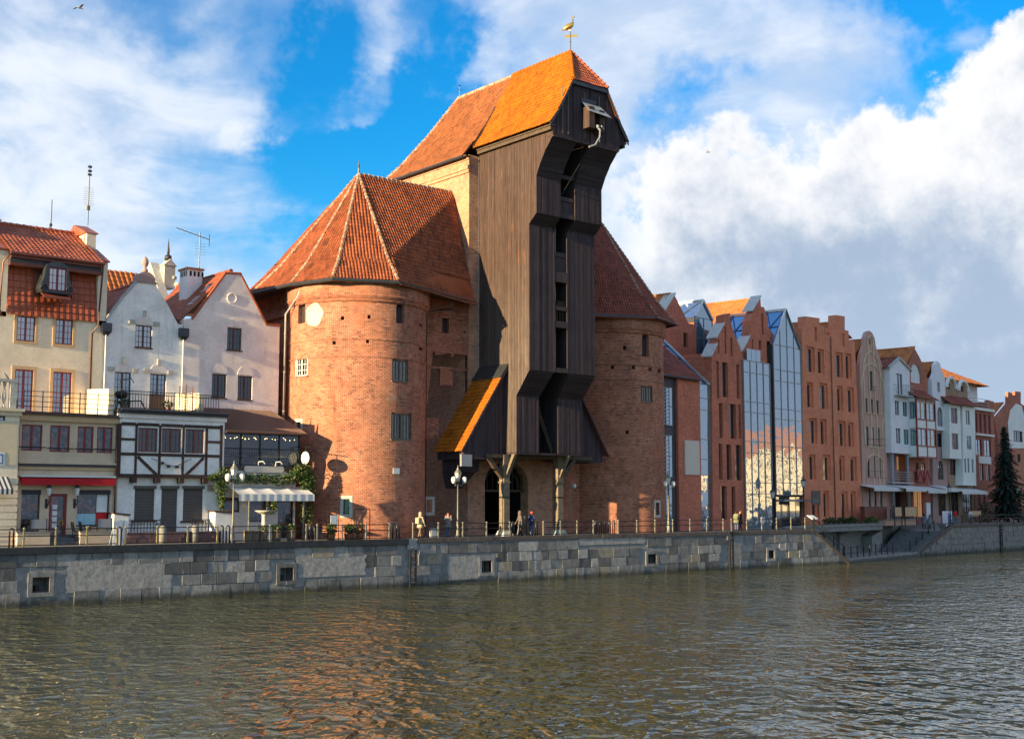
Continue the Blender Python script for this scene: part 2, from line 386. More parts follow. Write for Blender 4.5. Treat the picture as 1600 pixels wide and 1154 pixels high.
# ------------------------------------------------------------------ building helpers
ORG = {}
def ident(u, w, z): return (u, w, z)
class Frame:
    """u along a facade, w into the building, z up"""
    def __init__(s, x, y, deg=0.):
        s.x, s.y, s.c, s.s = x, y, math.cos(R(deg)), math.sin(R(deg))
    def __call__(s, u, w, z): return (s.x + u * s.c - w * s.s, s.y + u * s.s + w * s.c, z)
    def at(s, px, py, w=0.):
        """facade coordinates (u, z) of what the photograph shows there, at depth w"""
        d = fwd_ray(px, py)
        ox, oy = s.x - w * s.s, s.y + w * s.c
        k = (-s.s * (ox - EYE.x) + s.c * (oy - EYE.y)) / (-s.s * d.x + s.c * d.y)
        P = EYE + d * k
        return ((P.x - ox) * s.c + (P.y - oy) * s.s, P.z)
    def rect(s, x0, y0, x1, y1, w=0.):
        ym, xm = (y0 + y1) / 2, (x0 + x1) / 2
        return s.at(x0, ym, w)[0], s.at(x1, ym, w)[0], s.at(xm, y1, w)[1], s.at(xm, y0, w)[1]
def on_ground(px, py, z=0.):
    d = fwd_ray(px, py); k = (z - EYE.z) / d.z
    return EYE + d * k

def props(o, label=None, cat=None, group=None, kind=None):
    for k, v in (('label', label), ('category', cat), ('group', group), ('kind', kind)):
        if v: o[k] = v
    return o
def thing(name, loc, label, cat, group=None, kind=None):
    o = bpy.data.objects.new(name, None); o.empty_display_size = .3; COL.objects.link(o); o.location = loc
    ORG[o.name] = Vector(loc)
    return props(o, label, cat, group, kind)

class MB:
    def __init__(s, T=ident): s.v = []; s.f = []; s.uv = []; s.mi = []; s.T = T; s.cur = 0
    def face(s, pts, uv=None, world=False):
        k = len(s.v)
        s.v += [Vector(p) if world else Vector(s.T(*p)) for p in pts]
        s.f.append(tuple(range(k, k + len(pts)))); s.uv.append(uv); s.mi.append(s.cur); return s
    def hexa(s, p):
        """eight corners: four of one end, four of the other, same order"""
        k = len(s.v); s.v += [Vector(s.T(*q)) for q in p]
        for f in ((3, 2, 1, 0), (4, 5, 6, 7), (0, 1, 5, 4), (1, 2, 6, 5), (2, 3, 7, 6), (3, 0, 4, 7)):
            s.f.append(tuple(k + i for i in f)); s.uv.append(None); s.mi.append(s.cur)
        return s
    def box(s, a0, a1, b0, b1, c0, c1):
        return s.hexa(((a0, b0, c0), (a1, b0, c0), (a1, b1, c0), (a0, b1, c0), (a0, b0, c1), (a1, b0, c1), (a1, b1, c1), (a0, b1, c1)))
    def extrude(s, pts, vec):
        """closed prism from a planar 3D outline"""
        P = [Vector(s.T(*p)) for p in pts]; d = Vector(s.T(*vec)) - Vector(s.T(0, 0, 0)); n = len(P); k = len(s.v)
        s.v += P + [p + d for p in P]
        for f in [tuple(k + i for i in reversed(range(n))), tuple(k + n + i for i in range(n))] + [(k + i, k + (i + 1) % n, k + n + (i + 1) % n, k + n + i) for i in range(n)]:
            s.f.append(f); s.uv.append(None); s.mi.append(s.cur)
        return s
    def tube(s, pts, r, n=6, radii=None):
        P = [Vector(s.T(*p)) for p in pts]; m = len(P); k = len(s.v)
        for i, p in enumerate(P):
            t = (P[min(i + 1, m - 1)] - P[max(i - 1, 0)]).normalized()
            a = t.cross(Vector((0, 0, 1)))
            if a.length < .05: a = t.cross(Vector((1, 0, 0)))
            a.normalize(); b = t.cross(a); rr = radii[i] if radii else r
            for j in range(n):
                g = 2 * math.pi * (j + .5) / n; s.v.append(p + a * (rr * math.cos(g)) + b * (rr * math.sin(g)))
        for i in range(m - 1):
            for j in range(n):
                s.f.append((k + i * n + j, k + i * n + (j + 1) % n, k + (i + 1) * n + (j + 1) % n, k + (i + 1) * n + j)); s.uv.append(None); s.mi.append(s.cur)
        s.f.append(tuple(k + j for j in reversed(range(n)))); s.uv.append(None); s.mi.append(s.cur)
        s.f.append(tuple(k + (m - 1) * n + j for j in range(n))); s.uv.append(None); s.mi.append(s.cur)
        return s
    def lathe(s, prof, c=(0, 0, 0), n=12, sx=1., sy=1.):
        k = len(s.v); m = len(prof)
        for r, z in prof:
            for j in range(n):
                g = 2 * math.pi * j / n; s.v.append(Vector(s.T(c[0] + r * sx * math.cos(g), c[1] + r * sy * math.sin(g), c[2] + z)))
        for i in range(m - 1):
            for j in range(n):
                s.f.append((k + i * n + j, k + i * n + (j + 1) % n, k + (i + 1) * n + (j + 1) % n, k + (i + 1) * n + j)); s.uv.append(None); s.mi.append(s.cur)
        s.f.append(tuple(k + j for j in reversed(range(n)))); s.uv.append(None); s.mi.append(s.cur)
        s.f.append(tuple(k + (m - 1) * n + j for j in range(n))); s.uv.append(None); s.mi.append(s.cur)
        return s
    def build(s, name, mat, parent=None, smooth=False, label=None, cat=None, group=None, kind=None, fix=True):
        me = bpy.data.meshes.new(name)
        if parent is not None: org = ORG[parent.name]
        else:
            xs = [v.x for v in s.v]; ys = [v.y for v in s.v]; zs = [v.z for v in s.v]
            org = Vector(((min(xs) + max(xs)) / 2, (min(ys) + max(ys)) / 2, min(zs)))
        me.from_pydata([v - org for v in s.v], [], s.f)
        uvl = me.uv_layers.new(name='UVMap'); data = uvl.data
        for p in me.polygons:
            u = s.uv[p.index]
            if u is None:
                n = p.normal
                if abs(n.z) > .93:
                    for li in p.loop_indices:
                        c = s.v[me.loops[li].vertex_index]; data[li].uv = (c.x, c.y)
                else:
                    h = math.hypot(n.x, n.y); tx, ty = -n.y / h, n.x / h
                    for li in p.loop_indices:
                        c = s.v[me.loops[li].vertex_index]; data[li].uv = (c.x * tx + c.y * ty, c.z / max(h, .2))
            else:
                for li, q in zip(p.loop_indices, u): data[li].uv = q
        for m in (mat if isinstance(mat, (list, tuple)) else [mat]): me.materials.append(MAT[m] if isinstance(m, str) else m)
        if max(s.mi, default=0): me.polygons.foreach_set('material_index', s.mi)
        if smooth: me.polygons.foreach_set('use_smooth', [True] * len(me.polygons))
        if fix:
            bm = bmesh.new(); bm.from_mesh(me)
            bmesh.ops.remove_doubles(bm, verts=bm.verts, dist=1e-5)
            bmesh.ops.recalc_face_normals(bm, faces=bm.faces); bm.to_mesh(me); bm.free()
        o = bpy.data.objects.new(name, me); COL.objects.link(o)
        if parent is not None: o.parent = parent
        else: o.location = org
        ORG[o.name] = org.copy()
        return props(o, label, cat, group, kind)

def copy_tree(o, parent=None):
    c = o.copy(); COL.objects.link(c); c.parent = parent
    if parent is not None: c.matrix_parent_inverse = o.matrix_parent_inverse
    for ch in list(o.children): copy_tree(ch, c)
    return c

def wall(mb, outline, holes, reveal, T=None, back=None):
    """a facade with openings: front face at w = 0, reveals going in by `reveal`; outline edges going back by `back`"""
    T0 = mb.T
    if T: mb.T = T
    polys = [[Vector((u, z, 0)) for u, z in outline]] + [[Vector((u, z, 0)) for u, z in h] for h in holes]
    flat = [p for q in polys for p in q]
    for tri in tessellate_polygon(polys):
        a, b, c = (flat[i] for i in tri)
        if ((b - a).cross(c - a)).length < 1e-9: continue
        if (b - a).cross(c - a).z < 0: b, c = c, b
        mb.face([(a.x, 0, a.y), (b.x, 0, b.y), (c.x, 0, c.y)], [(a.x, a.y), (b.x, b.y), (c.x, c.y)])
    for h in holes:
        n = len(h)
        for i in range(n):
            (u0, z0), (u1, z1) = h[i], h[(i + 1) % n]
            vert = abs(z1 - z0) > abs(u1 - u0)
            uv = [(0, z0), (0, z1), (reveal, z1), (reveal, z0)] if vert else [(u0, 0), (u1, 0), (u1, reveal), (u0, reveal)]
            mb.face([(u0, 0, z0), (u1, 0, z1), (u1, reveal, z1), (u0, reveal, z0)], uv)
    if back:
        n = len(outline); zmin, zmax = min(z for _, z in outline), max(z for _, z in outline)
        for i in range(n):
            (u0, z0), (u1, z1) = outline[i], outline[(i + 1) % n]
            vert = abs(z1 - z0) > abs(u1 - u0)
            full = (abs(u1 - u0) < .3 * abs(z1 - z0) and min(z0, z1) < zmin + .05) or (n == 4 and abs(z1 - z0) < .05)
            bk = back if full else min(back, .4 if back > 2 else back)       # gable edges are thin parapets
            uv = [(bk, z0), (bk, z1), (0, z1), (0, z0)] if vert else [(u0, bk), (u1, bk), (u1, 0), (u0, 0)]
            mb.face([(u0, bk, z0), (u1, bk, z1), (u1, 0, z1), (u0, 0, z0)], uv)
    mb.T = T0

def rect_hole(u0, u1, z0, z1): return [(u0, z0), (u1, z0), (u1, z1), (u0, z1)]
def arch_hole(u0, u1, z0, z1, rise=None, n=8):
    """opening with an arched head: z1 is the crown"""
    m, hw = (u0 + u1) / 2, (u1 - u0) / 2
    rise = hw if rise is None else rise
    pts = [(u0, z0), (u1, z0)]
    for i in range(n + 1):
        g = math.pi * i / n; pts.append((m + hw * math.cos(g), z1 - rise + rise * math.sin(g)))
    return pts

def window(parent, T, u0, u1, z0, z1, w, cols=2, rows=3, frame='paint_brown', pane='glass_dark', fw=.07, bar=.03, sill=None, leaves=2, depth=.06, name='window', arch=0.):
    """a casement set at depth w: frame with glazing bars, a pane behind it, a sill if the photo shows one"""
    m = MB(T); a = .9 * depth
    m.box(u0, u0 + fw, w, w + depth, z0, z1); m.box(u1 - fw, u1, w, w + depth, z0, z1)
    m.box(u0 + fw, u1 - fw, w, w + depth, z0, z0 + fw); m.box(u0 + fw, u1 - fw, w, w + depth, z1 - fw, z1)
    for i in range(1, leaves):
        c = u0 + (u1 - u0) * i / leaves
        m.box(c - fw * .75, c + fw * .75, w - .012, w + depth, z0 + fw, z1 - fw)
    n = cols * leaves if leaves > 1 else cols
    for i in range(1, n):
        if leaves > 1 and i % cols == 0: continue
        c = u0 + (u1 - u0) * i / n; m.box(c - bar / 2, c + bar / 2, w + .012, w + a, z0 + fw, z1 - fw)
    for i in range(1, rows):
        c = z0 + (z1 - z0) * i / rows; m.box(u0 + fw, u1 - fw, w + .016, w + a, c - bar / 2, c + bar / 2)
    o = m.build(name, frame, parent)
    g = MB(T); g.face([(u0, w + depth * .6, z0), (u1, w + depth * .6, z0), (u1, w + depth * .6, z1), (u0, w + depth * .6, z1)])
    g.build('pane', pane, o, fix=False)
    if sill:
        b = MB(T); b.box(u0 - .06, u1 + .06, -.09, w, z0 - .07, z0 - .002); b.build('sill', sill, o)
    return o

def tile_slope(parent, poly, mat, tw=.235, th=.34, lift=.05, name='roof_tile_course', jit=.011, pan=.045, base=True, level=False):
    """pantiles laid over a convex planar polygon (first edge is the eave, left to right seen from outside)"""
    P = [Vector(p) for p in poly]
    e = (P[1] - P[0]).normalized()
    n = Vector((0, 0, 0))
    for i in range(1, len(P) - 1): n += (P[i] - P[0]).cross(P[i + 1] - P[0])
    n.normalize()
    if n.z < 0: n = -n
    if level:
        h_ = Vector((-n.y, n.x, 0)).normalized(); e = h_ if h_.dot(e) > 0 else -h_
    up = n.cross(e).normalized()
    if up.z < 0: up = -up
    qa = [(p - P[0]).dot(e) for p in P]; qb = [(p - P[0]).dot(up) for p in P]
    a0, a1, b1 = min(qa), max(qa), max(qb); b0 = min(0., min(qb))
    if level: a0 -= tw
    na, nb, j0 = int((a1 - a0) / tw) + 2, int((b1) / th) + 2, int(b0 / th) - (1 if b0 < 0 else 0)
    prof = ((0., .2), (.28, 1.), (.55, .85), (.8, .05))
    bm = bmesh.new(); uvl = bm.loops.layers.uv.new('UVMap')
    sag = lambda a, b: .022 * math.sin(a * .9 + P[0].x) * math.sin(b * .7 + P[0].y) + .012 * math.sin(a * 2.3 + b * 1.7)
    rnd = random.Random(int(abs(P[0].x * 31 + P[0].y * 17 + P[0].z * 7)))
    for j in range(j0, nb):
        lo, hi = [], []
        for i in range(na):
            dz = rnd.uniform(-jit, jit); db = rnd.uniform(-jit, jit) * 1.5
            for f, h in prof:
                a = a0 - tw + (i + f) * tw
                lo.append((a, j * th + db - .02, lift + h * pan + dz + sag(a, j * th), i + f)); hi.append((a, (j + 1) * th, lift * .25 + h * pan + sag(a, (j + 1) * th), i + f))
        vl = [bm.verts.new(P[0] + e * a + up * b + n * c) for a, b, c, _ in lo]
        vr = [bm.verts.new(P[0] + e * a + up * b + n * (c - lift)) for a, b, c, _ in lo]
        vh = [bm.verts.new(P[0] + e * a + up * b + n * c) for a, b, c, _ in hi]
        for i in range(len(lo) - 1):
            ua, ub = lo[i][3] + .001, lo[i + 1][3] - .001
            if int(ub) != int(ua): ub = int(ua) + .999
            for q, vv in (((vl[i], vl[i + 1], vh[i + 1], vh[i]), (j + .02, j + .02, j + .98, j + .98)), ((vr[i], vr[i + 1], vl[i + 1], vl[i]), (j + .01, j + .01, j + .02, j + .02))):
                f = bm.faces.new(q)
                for l, u_, v_ in zip(f.loops, (ua, ub, ub, ua), vv): l[uvl].uv = (u_, v_)
    cen = sum(P, Vector()) / len(P)
    for i in range(len(P)):
        a, b = P[i], P[(i + 1) % len(P)]
        if i == 0 and not level: continue
        side = n.cross(b - a)
        if side.length < 1e-6: continue
        side.normalize()
        if side.dot(cen - a) > 0: side = -side
        bmesh.ops.bisect_plane(bm, geom=bm.verts[:] + bm.edges[:] + bm.faces[:], dist=1e-5, plane_co=a, plane_no=side, clear_outer=True)
    if base:
        try:
            f = bm.faces.new([bm.verts.new(p - n * .01) for p in P])
            for l in f.loops: l[uvl].uv = (0, 0)
        except ValueError: pass
    me = bpy.data.meshes.new(name)
    bmesh.ops.translate(bm, verts=bm.verts, vec=-ORG[parent.name]); bm.to_mesh(me); bm.free()
    me.materials.append(MAT[mat])
    o = bpy.data.objects.new(name, me); COL.objects.link(o); o.parent = parent; ORG[o.name] = ORG[parent.name].copy(); o['kind'] = 'stuff'
    return o

def ridge_cap(parent, a, b, mat, r=.15, step=.34, lump=.035, name='ridge_cap'):
    a, b = Vector(a), Vector(b); L = (b - a).length; n = max(2, int(L / step)); pts, rad = [], []
    for i in range(n):
        for f, k in ((0., r + lump), (.45, r), (.98, r - .01)):
            p = a.lerp(b, (i + f) / n); pts.append(tuple(p)); rad.append(k + random.uniform(-.008, .008))
    m = MB(); m.tube(pts, r, 7, rad); return m.build(name, mat, parent)

def gutter(parent, pts, r=.11, mat='zinc_dark', name='gutter'):
    m = MB(); m.tube(pts, r, 7); return m.build(name, mat, parent)
def pipe(parent, pts, r=.06, mat='zinc_dark', name='drainpipe', brackets=True):
    m = MB(); m.tube(pts, r, 7)
    if brackets:
        a, b = Vector(pts[-2]), Vector(pts[-1]); k = int((b - a).length / 2.2)
        for i in range(k):
            p = a.lerp(b, (i + .5) / k); m.tube([tuple(p + Vector((0, 0, -.03))), tuple(p + Vector((0, 0, .03)))], r * 1.35, 7)
    return m.build(name, mat, parent, smooth=True)

# ------------------------------------------------------------------ water, ground
QY = 70.4                                     # quay face
WZ = -3.2                                     # water level
m = MB(); m.face([(-400, -300, WZ), (700, -300, WZ), (700, 110, WZ), (-400, 110, WZ)])
m.build('river', 'river', label='dark green rippled river in front of the stone quay', kind='structure', fix=False)
RF = Frame(79.5, 74.2, 9.)                    # facades to the right of the crane
m = MB()
GP = [(-300, QY + .2), (95.8, QY + .2), (97.6, 76.3), (114.5, 79.3), (121.0, 80.4), (127., 82.2), (129.5, 79.2), (126.0, 75.95), (400, 96.6), (900, 900), (-300, 900)]
for tri in tessellate_polygon([[Vector((x, y, 0)) for x, y in GP]]):
    q = [GP[i] for i in tri]
    if (q[1][0] - q[0][0]) * (q[2][1] - q[0][1]) - (q[1][1] - q[0][1]) * (q[2][0] - q[0][0]) < 0: q.reverse()
    m.face([(x, y, 0) for x, y in q])
m.build('promenade', 'paving', label='paved quayside promenade and the ground behind it', kind='structure', fix=False)
# ------------------------------------------------------------------ the round brick towers
def cyl_hit(px, py, c, r):
    d = fwd_ray(px, py); ox, oy = EYE.x - c[0], EYE.y - c[1]
    A = d.x ** 2 + d.y ** 2; B = ox * d.x + oy * d.y; D = B * B - A * (ox * ox + oy * oy - r * r)
    k = (-B - math.sqrt(max(D, 0))) / A; P = EYE + d * k
    return math.atan2(P.x - c[0], -(P.y - c[1])), P.z
def cyl_rect(x0, y0, x1, y1, c, r):
    ym, xm = (y0 + y1) / 2, (x0 + x1) / 2
    return cyl_hit(x0, ym, c, r)[0], cyl_hit(x1, ym, c, r)[0], cyl_hit(xm, y1, c, r)[1], cyl_hit(xm, y0, c, r)[1]
def cylT(c, r):
    """u is an angle, w goes inwards"""
    return lambda a, w, z: (c[0] + (r - w) * math.sin(a), c[1] - (r - w) * math.cos(a), z)

def cyl_wall(parent, c, r, a0, a1, z0, z1, holes, mat, deep=.35):
    """brick drum with openings (angle from, to, z from, to, arched)"""
    T = cylT(c, r); m = MB(T)
    av = sorted(set([a0, a1] + [a0 + (a1 - a0) * i / 56 for i in range(57)] + [h[0] for h in holes] + [h[1] for h in holes]))
    zv = sorted(set([z0, z1] + [z0 + (z1 - z0) * i / 6 for i in range(7)] + [h[2] for h in holes] + [h[3] for h in holes]))
    for i in range(len(av) - 1):
        for j in range(len(zv) - 1):
            A, B, C, D = av[i], av[i + 1], zv[j], zv[j + 1]
            if B - A < 1e-6 or D - C < 1e-6: continue
            am, zm = (A + B) / 2, (C + D) / 2
            if any(h[0] < am < h[1] and h[2] < zm < h[3] for h in holes): continue
            m.face([(A, 0, C), (B, 0, C), (B, 0, D), (A, 0, D)], [(A * r, C), (B * r, C), (B * r, D), (A * r, D)])
    for h in holes:
        A, B, C, D = h[:4]; q = deep if (B - A) * r > .35 else .22
        for P, uv in ((((A, C), (A, D)), None), (((B, C), (B, D)), None), (((A, D), (B, D)), None), (((A, C), (B, C)), None)):
            (ua, za), (ub, zb) = P
            m.face([(ua, 0, za), (ub, 0, zb), (ub, q, zb), (ua, q, za)], [(ua * r, za), (ub * r, zb), (ub * r + .3, zb), (ua * r + .3, za)])
        if len(h) > 4 and h[4]:
            mid, hw = (A + B) / 2, (B - A) / 2; n = 8; rise = hw * r
            for i in range(n):
                g0, g1 = math.pi * i / n, math.pi * (i + 1) / n
                x0_, x1_ = mid + hw * math.cos(g0), mid + hw * math.cos(g1); y0_, y1_ = D - rise + rise * math.sin(g0), D - rise + rise * math.sin(g1)
                m.face([(x0_, 0, y0_), (x0_, 0, D), (x1_, 0, D), (x1_, 0, y1_)], [(x0_ * r, y0_), (x0_ * r, D), (x1_ * r, D), (x1_ * r, y1_)])
                m.face([(x0_, 0, y0_), (x1_, 0, y1_), (x1_, q, y1_), (x0_, q, y0_)], [(0, 0), (.1, 0), (.1, q), (0, q)])
    return m.build('wall', mat, parent)

def cyl_band(parent, c, r, a0, a1, prof, mat, name='cornice', n=48):
    """moulding swept round the drum; prof = (out, z) pairs"""
    m = MB(cylT(c, r))
    for i in range(n):
        A, B = a0 + (a1 - a0) * i / n, a0 + (a1 - a0) * (i + 1) / n
        for k in range(len(prof) - 1):
            (o0, z0), (o1, z1) = prof[k], prof[k + 1]
            m.face([(A, -o0, z0), (B, -o0, z0), (B, -o1, z1), (A, -o1, z1)], [(A * r, z0), (B * r, z0), (B * r, z1 + abs(o1 - o0)), (A * r, z1 + abs(o1 - o0))])
    return m.build(name, mat, parent)

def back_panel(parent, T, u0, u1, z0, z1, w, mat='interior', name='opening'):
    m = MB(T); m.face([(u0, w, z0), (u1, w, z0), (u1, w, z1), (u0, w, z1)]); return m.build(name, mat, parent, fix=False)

TZ = 17.7                                      # underside of the tower eaves
CORNICE = [(0, 16.3), (.10, 16.35), (.16, 16.46), (.13, 16.52), (.2, 16.6), (.28, 16.74), (.22, 16.84), (.24, 17.1), (.24, 17.75)]

def tower(sign, c, r, label, arch, squares, slits, putlogs, wing, tile='tile_old'):
    """sign -1: the tower left of the crane, +1: right of it (mirrored in plan)"""
    root = thing('round_tower', (c[0], c[1], 0), label, 'tower', 'brick towers flanking the crane')
    T = cylT(c, r)
    holes, win = [], []
    for p in arch: a = cyl_rect(*p, c, r); holes.append((*a, True)); win.append(('a', a))
    for p in squares: a = cyl_rect(*p[:4], c, r); holes.append((*a, False)); win.append((p[4], a))
    for p in slits: a = cyl_rect(*p, c, r); holes.append((*a, False)); win.append(('s', a))
    for x, y in putlogs: a = cyl_rect(x - 2.6, y - 2.8, x + 2.6, y + 2.8, c, r); holes.append((*a, False)); win.append(('p', a))
    a0, a1 = (R(-128), R(72)) if sign < 0 else (R(-72), R(128))
    cyl_wall(root, c, r, a0, a1, 0, 17.75, holes, 'brick_tower')
    cyl_band(root, c, r, a0, a1, CORNICE, 'brick_tower')
    for z in (13.72, 12.5):
        cyl_band(root, c, r, a0, a1, [(0, z - .07), (.05, z - .05), (.06, z + .04), (0, z + .07)], 'brick_tower', 'string_course')
    for kind, (A, B, C, D) in win:
        if kind == 'a':
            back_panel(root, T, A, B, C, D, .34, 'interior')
            m = MB(T); m.box(A + .01, B - .01, .3, .33, C, C + (D - C) * .82); m.build('shutter', 'wood_dark_shaded', root)
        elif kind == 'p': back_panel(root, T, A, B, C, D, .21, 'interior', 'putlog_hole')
        elif kind == 's':
            back_panel(root, T, A, B, C, D, .34, 'glass_dark', 'slit_window')
            m = MB(T); s_ = .2 / r; q = .22
            m.box(A - s_, A, -.03, .2, C - q, D + q); m.box(B, B + s_, -.03, .2, C - q, D + q)
            m.box(A, B, -.03, .2, C - q, C); m.box(A, B, -.03, .2, D, D + q); m.build('stone_frame', 'limestone', root)
        else:
            white = kind == 'w'
            o = window(root, lambda u, w, z: T(u / r, w, z), A * r, B * r, C, D, .05, cols=2 if kind != 'g' else 3, rows=3, frame='trim_white' if white else 'timber_pale', pane='glass_old' if not white else 'glass_dark', fw=.07, bar=.035)
            o.name = 'window'
            m = MB(T); m.box(A - .1 / r, B + .1 / r, -.1, .04, C - .09, C); m.build('sill', 'timber_pale', o)
            m = MB(T); k = .08 / r; m.box(A - k, A, -.03, .05, C, D + .08); m.box(B, B + k, -.03, .05, C, D + .08); m.box(A, B, -.03, .05, D, D + .08); m.build('architrave', 'trim_white' if white else 'timber', o)
    # flat wall between drum and gatehouse, and the wall running back on the outer side
    wy, u0, u1, wh = wing
    F = Frame(0, wy)
    m = MB(F); hs, ws = [], []
    for k, p in wh:
        a = F.rect(*p); ws.append((k, a)); hs.append(arch_hole(*a) if k == 'a' else rect_hole(*a))
    wall(m, [(u0, 0), (u1, 0), (u1, 17.75), (u0, 17.75)], hs, .3); m.build('flat_wall', 'brick_tower', root)
    for k, a in ws:
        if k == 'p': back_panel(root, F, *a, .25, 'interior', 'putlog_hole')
        elif k == 'a': back_panel(root, F, *a, .29, 'wood_dark_shaded', 'shutter')
        elif k == 's':
            back_panel(root, F, *a, .29, 'glass_dark', 'slit_window')
            m = MB(F); A, B, C, D = a; q = .22
            m.box(A - q, A, -.03, .2, C - q, D + q); m.box(B, B + q, -.03, .2, C - q, D + q); m.box(A, B, -.03, .2, C - q, C); m.box(A, B, -.03, .2, D, D + q)
            m.build('stone_frame', 'limestone', root)
        else: window(root, F, *a, .05, 3, 3, 'timber_pale', 'glass_old', .07, .035)
    m = MB(F); m.box(u0, u1, -.22, .0, 16.5, 16.84); m.box(u0, u1, -.12, 0, 16.3, 16.5); m.build('cornice', 'brick_tower', root)
    for z in (13.66, 12.44): m = MB(F); m.box(u0, u1, -.06, 0, z, z + .12); m.build('string_course', 'brick_tower', root)
    ox = c[0] + sign * (r - .75)
    m = MB(); m.box(min(ox, ox - sign * .4), max(ox, ox - sign * .4), c[1] + 1.0, 90, 0, 17.75); m.build('side_wall', 'brick_tower', root)
    m = MB(); m.box(min(ox, ox + sign * .25), max(ox, ox + sign * .25), c[1] + 1.0, 90, 15.9, 16.4); m.build('cornice', 'brick_tower', root)
    # roof: a steep half-octagon with bell-cast eaves, its ridge running into the gatehouse
    X = lambda dx: c[0] - sign * dx                # dx grows towards the crane
    apex = Vector((X(.1), c[1] + .3, 26.7)); rend = Vector((X(9.2), c[1] + .3, 26.75))
    E = [(X(8.7), 73.9, TZ - .1), (X(-.4), c[1] - 5.72, TZ + .1), (X(-4.6), c[1] - 3.95, TZ + .1), (X(-5.65), c[1] - .2, TZ + .1), (X(-6.05), c[1] + 4.6, TZ + .05), (X(-5.0), c[1] + 9.5, TZ)]
    E = [Vector(p) for p in E]
    tops = [rend, apex, apex, apex, apex, apex]
    M = [e.lerp(t_, .24) + Vector((0, 0, -.42)) for e, t_ in zip(E, tops)]
    for i in range(5):
        lo = [E[i + 1], E[i]] if sign < 0 else [E[i], E[i + 1]]; mo = [M[i], M[i + 1]] if sign < 0 else [M[i + 1], M[i]]
        tile_slope(root, lo + mo, tile, pan=.08, lift=.04)
        if i == 0:
            tile_slope(root, ([M[1], M[0]] if sign < 0 else [M[0], M[1]]) + [rend], tile, level=True, pan=.08, lift=.04)
            tile_slope(root, [M[1], rend, apex] if sign < 0 else [rend, M[1], apex], tile, level=True, pan=.08, lift=.04)
        else: tile_slope(root, ([M[i + 1], M[i]] if sign < 0 else [M[i], M[i + 1]]) + [apex], tile, pan=.08, lift=.04)
    m = MB(); m.face([E[5], M[5], apex, rend, Vector((X(8.7), c[1] + 9.5, TZ))], world=True); m.build('roof_back', tile, root, fix=False)
    m = MB(); m.face([E[0], E[1], E[2], E[3], E[4], E[5], Vector((X(8.7), c[1] + 9.5, TZ))], world=True); m.build('soffit', 'timber', root, fix=False)
    for i in (1, 2, 3):
        ridge_cap(root, E[i] + Vector((0, 0, .05)), M[i] + Vector((0, 0, .06)), 'hip_mortar', .13, .36, .05, 'hip_cap'); ridge_cap(root, M[i] + Vector((0, 0, .06)), apex, 'hip_mortar', .13, .36, .05, 'hip_cap')
    ridge_cap(root, M[4] + Vector((0, 0, .06)), apex, 'hip_mortar', .13, .4, .06, 'hip_cap'); ridge_cap(root, E[4] + Vector((0, 0, .05)), M[4] + Vector((0, 0, .06)), 'hip_mortar', .13, .4, .06, 'hip_cap')
    ridge_cap(root, apex, rend, 'hip_mortar', .14, .4, .04)
    m = MB(); m.tube([tuple(apex), tuple(apex + Vector((0, 0, .5))), tuple(apex + Vector((0, 0, .62))), tuple(apex + Vector((0, 0, 1.05)))], .05, 6, [.09, .05, .09, .015]); m.build('finial', 'zinc_dark', root)
    gutter(root, [tuple(e + Vector((0, 0, -.12)) + (e - Vector((c[0], c[1], e.z))).normalized() * .1) for e in E[:5]], .13)
    return root, E

t, b, o = new_mat('hip_mortar'); p = geopos(t)
c_ = t.mix(t.ramp(t.noise(p, 3.5, 5, .65), .4, .62), (.34, .12, .055), (.42, .35, .26)); t.put(b.inputs['Base Color'], c_); b.inputs['Roughness'].default_value = .85

LC, RC = (49.3, 76.7), (74.4, 76.7)
GX0, GX1, GY = 58.05, 66.55, 74.75             # gatehouse
tower_l, E_l = tower(-1, LC, 5.0, 'sunlit round brick tower left of the timber crane', 
    arch=[(466, 470, 477, 505), (619, 473, 632, 505)],
    squares=[(463.5, 560, 480, 587, 'w'), (613.5, 563, 636, 595, 'o'), (612, 646, 641, 686, 'g')],
    slits=[(536.5, 779, 546, 803), (463.5, 659, 470, 676)],
    putlogs=[(535, 497), (577, 495), (522, 535.5), (574.5, 533), (657.5, 508), (657.5, 545)],
    wing=(74.95, 53.6, GX0 + .02, [('a', (691, 490, 701.5, 520)), ('o', (687.5, 573, 707.5, 602)), ('o', (665.5, 653, 686, 686)), ('s', (666, 780, 675, 800)), ('p', (676, 549, 680, 554)), ('p', (705, 552, 709, 557)), ('p', (727, 554, 731, 559)), ('p', (725, 517, 728, 521))]))
tower_r, E_r = tower(1, RC, 5.0, 'shaded round brick tower right of the timber crane',
    arch=[(1003, 521, 1014, 557)], squares=[(1003, 604, 1018, 627, 'o')], slits=[(1024.5, 785, 1030, 804)],
    putlogs=[(976, 543), (957, 573.5), (990, 574), (1016, 577), (1030.5, 579.5), (980, 675)],
    wing=(74.95, GX1 - .02, 70.2, [('s', (916.5, 785, 924, 804))]), tile='tile_dark')
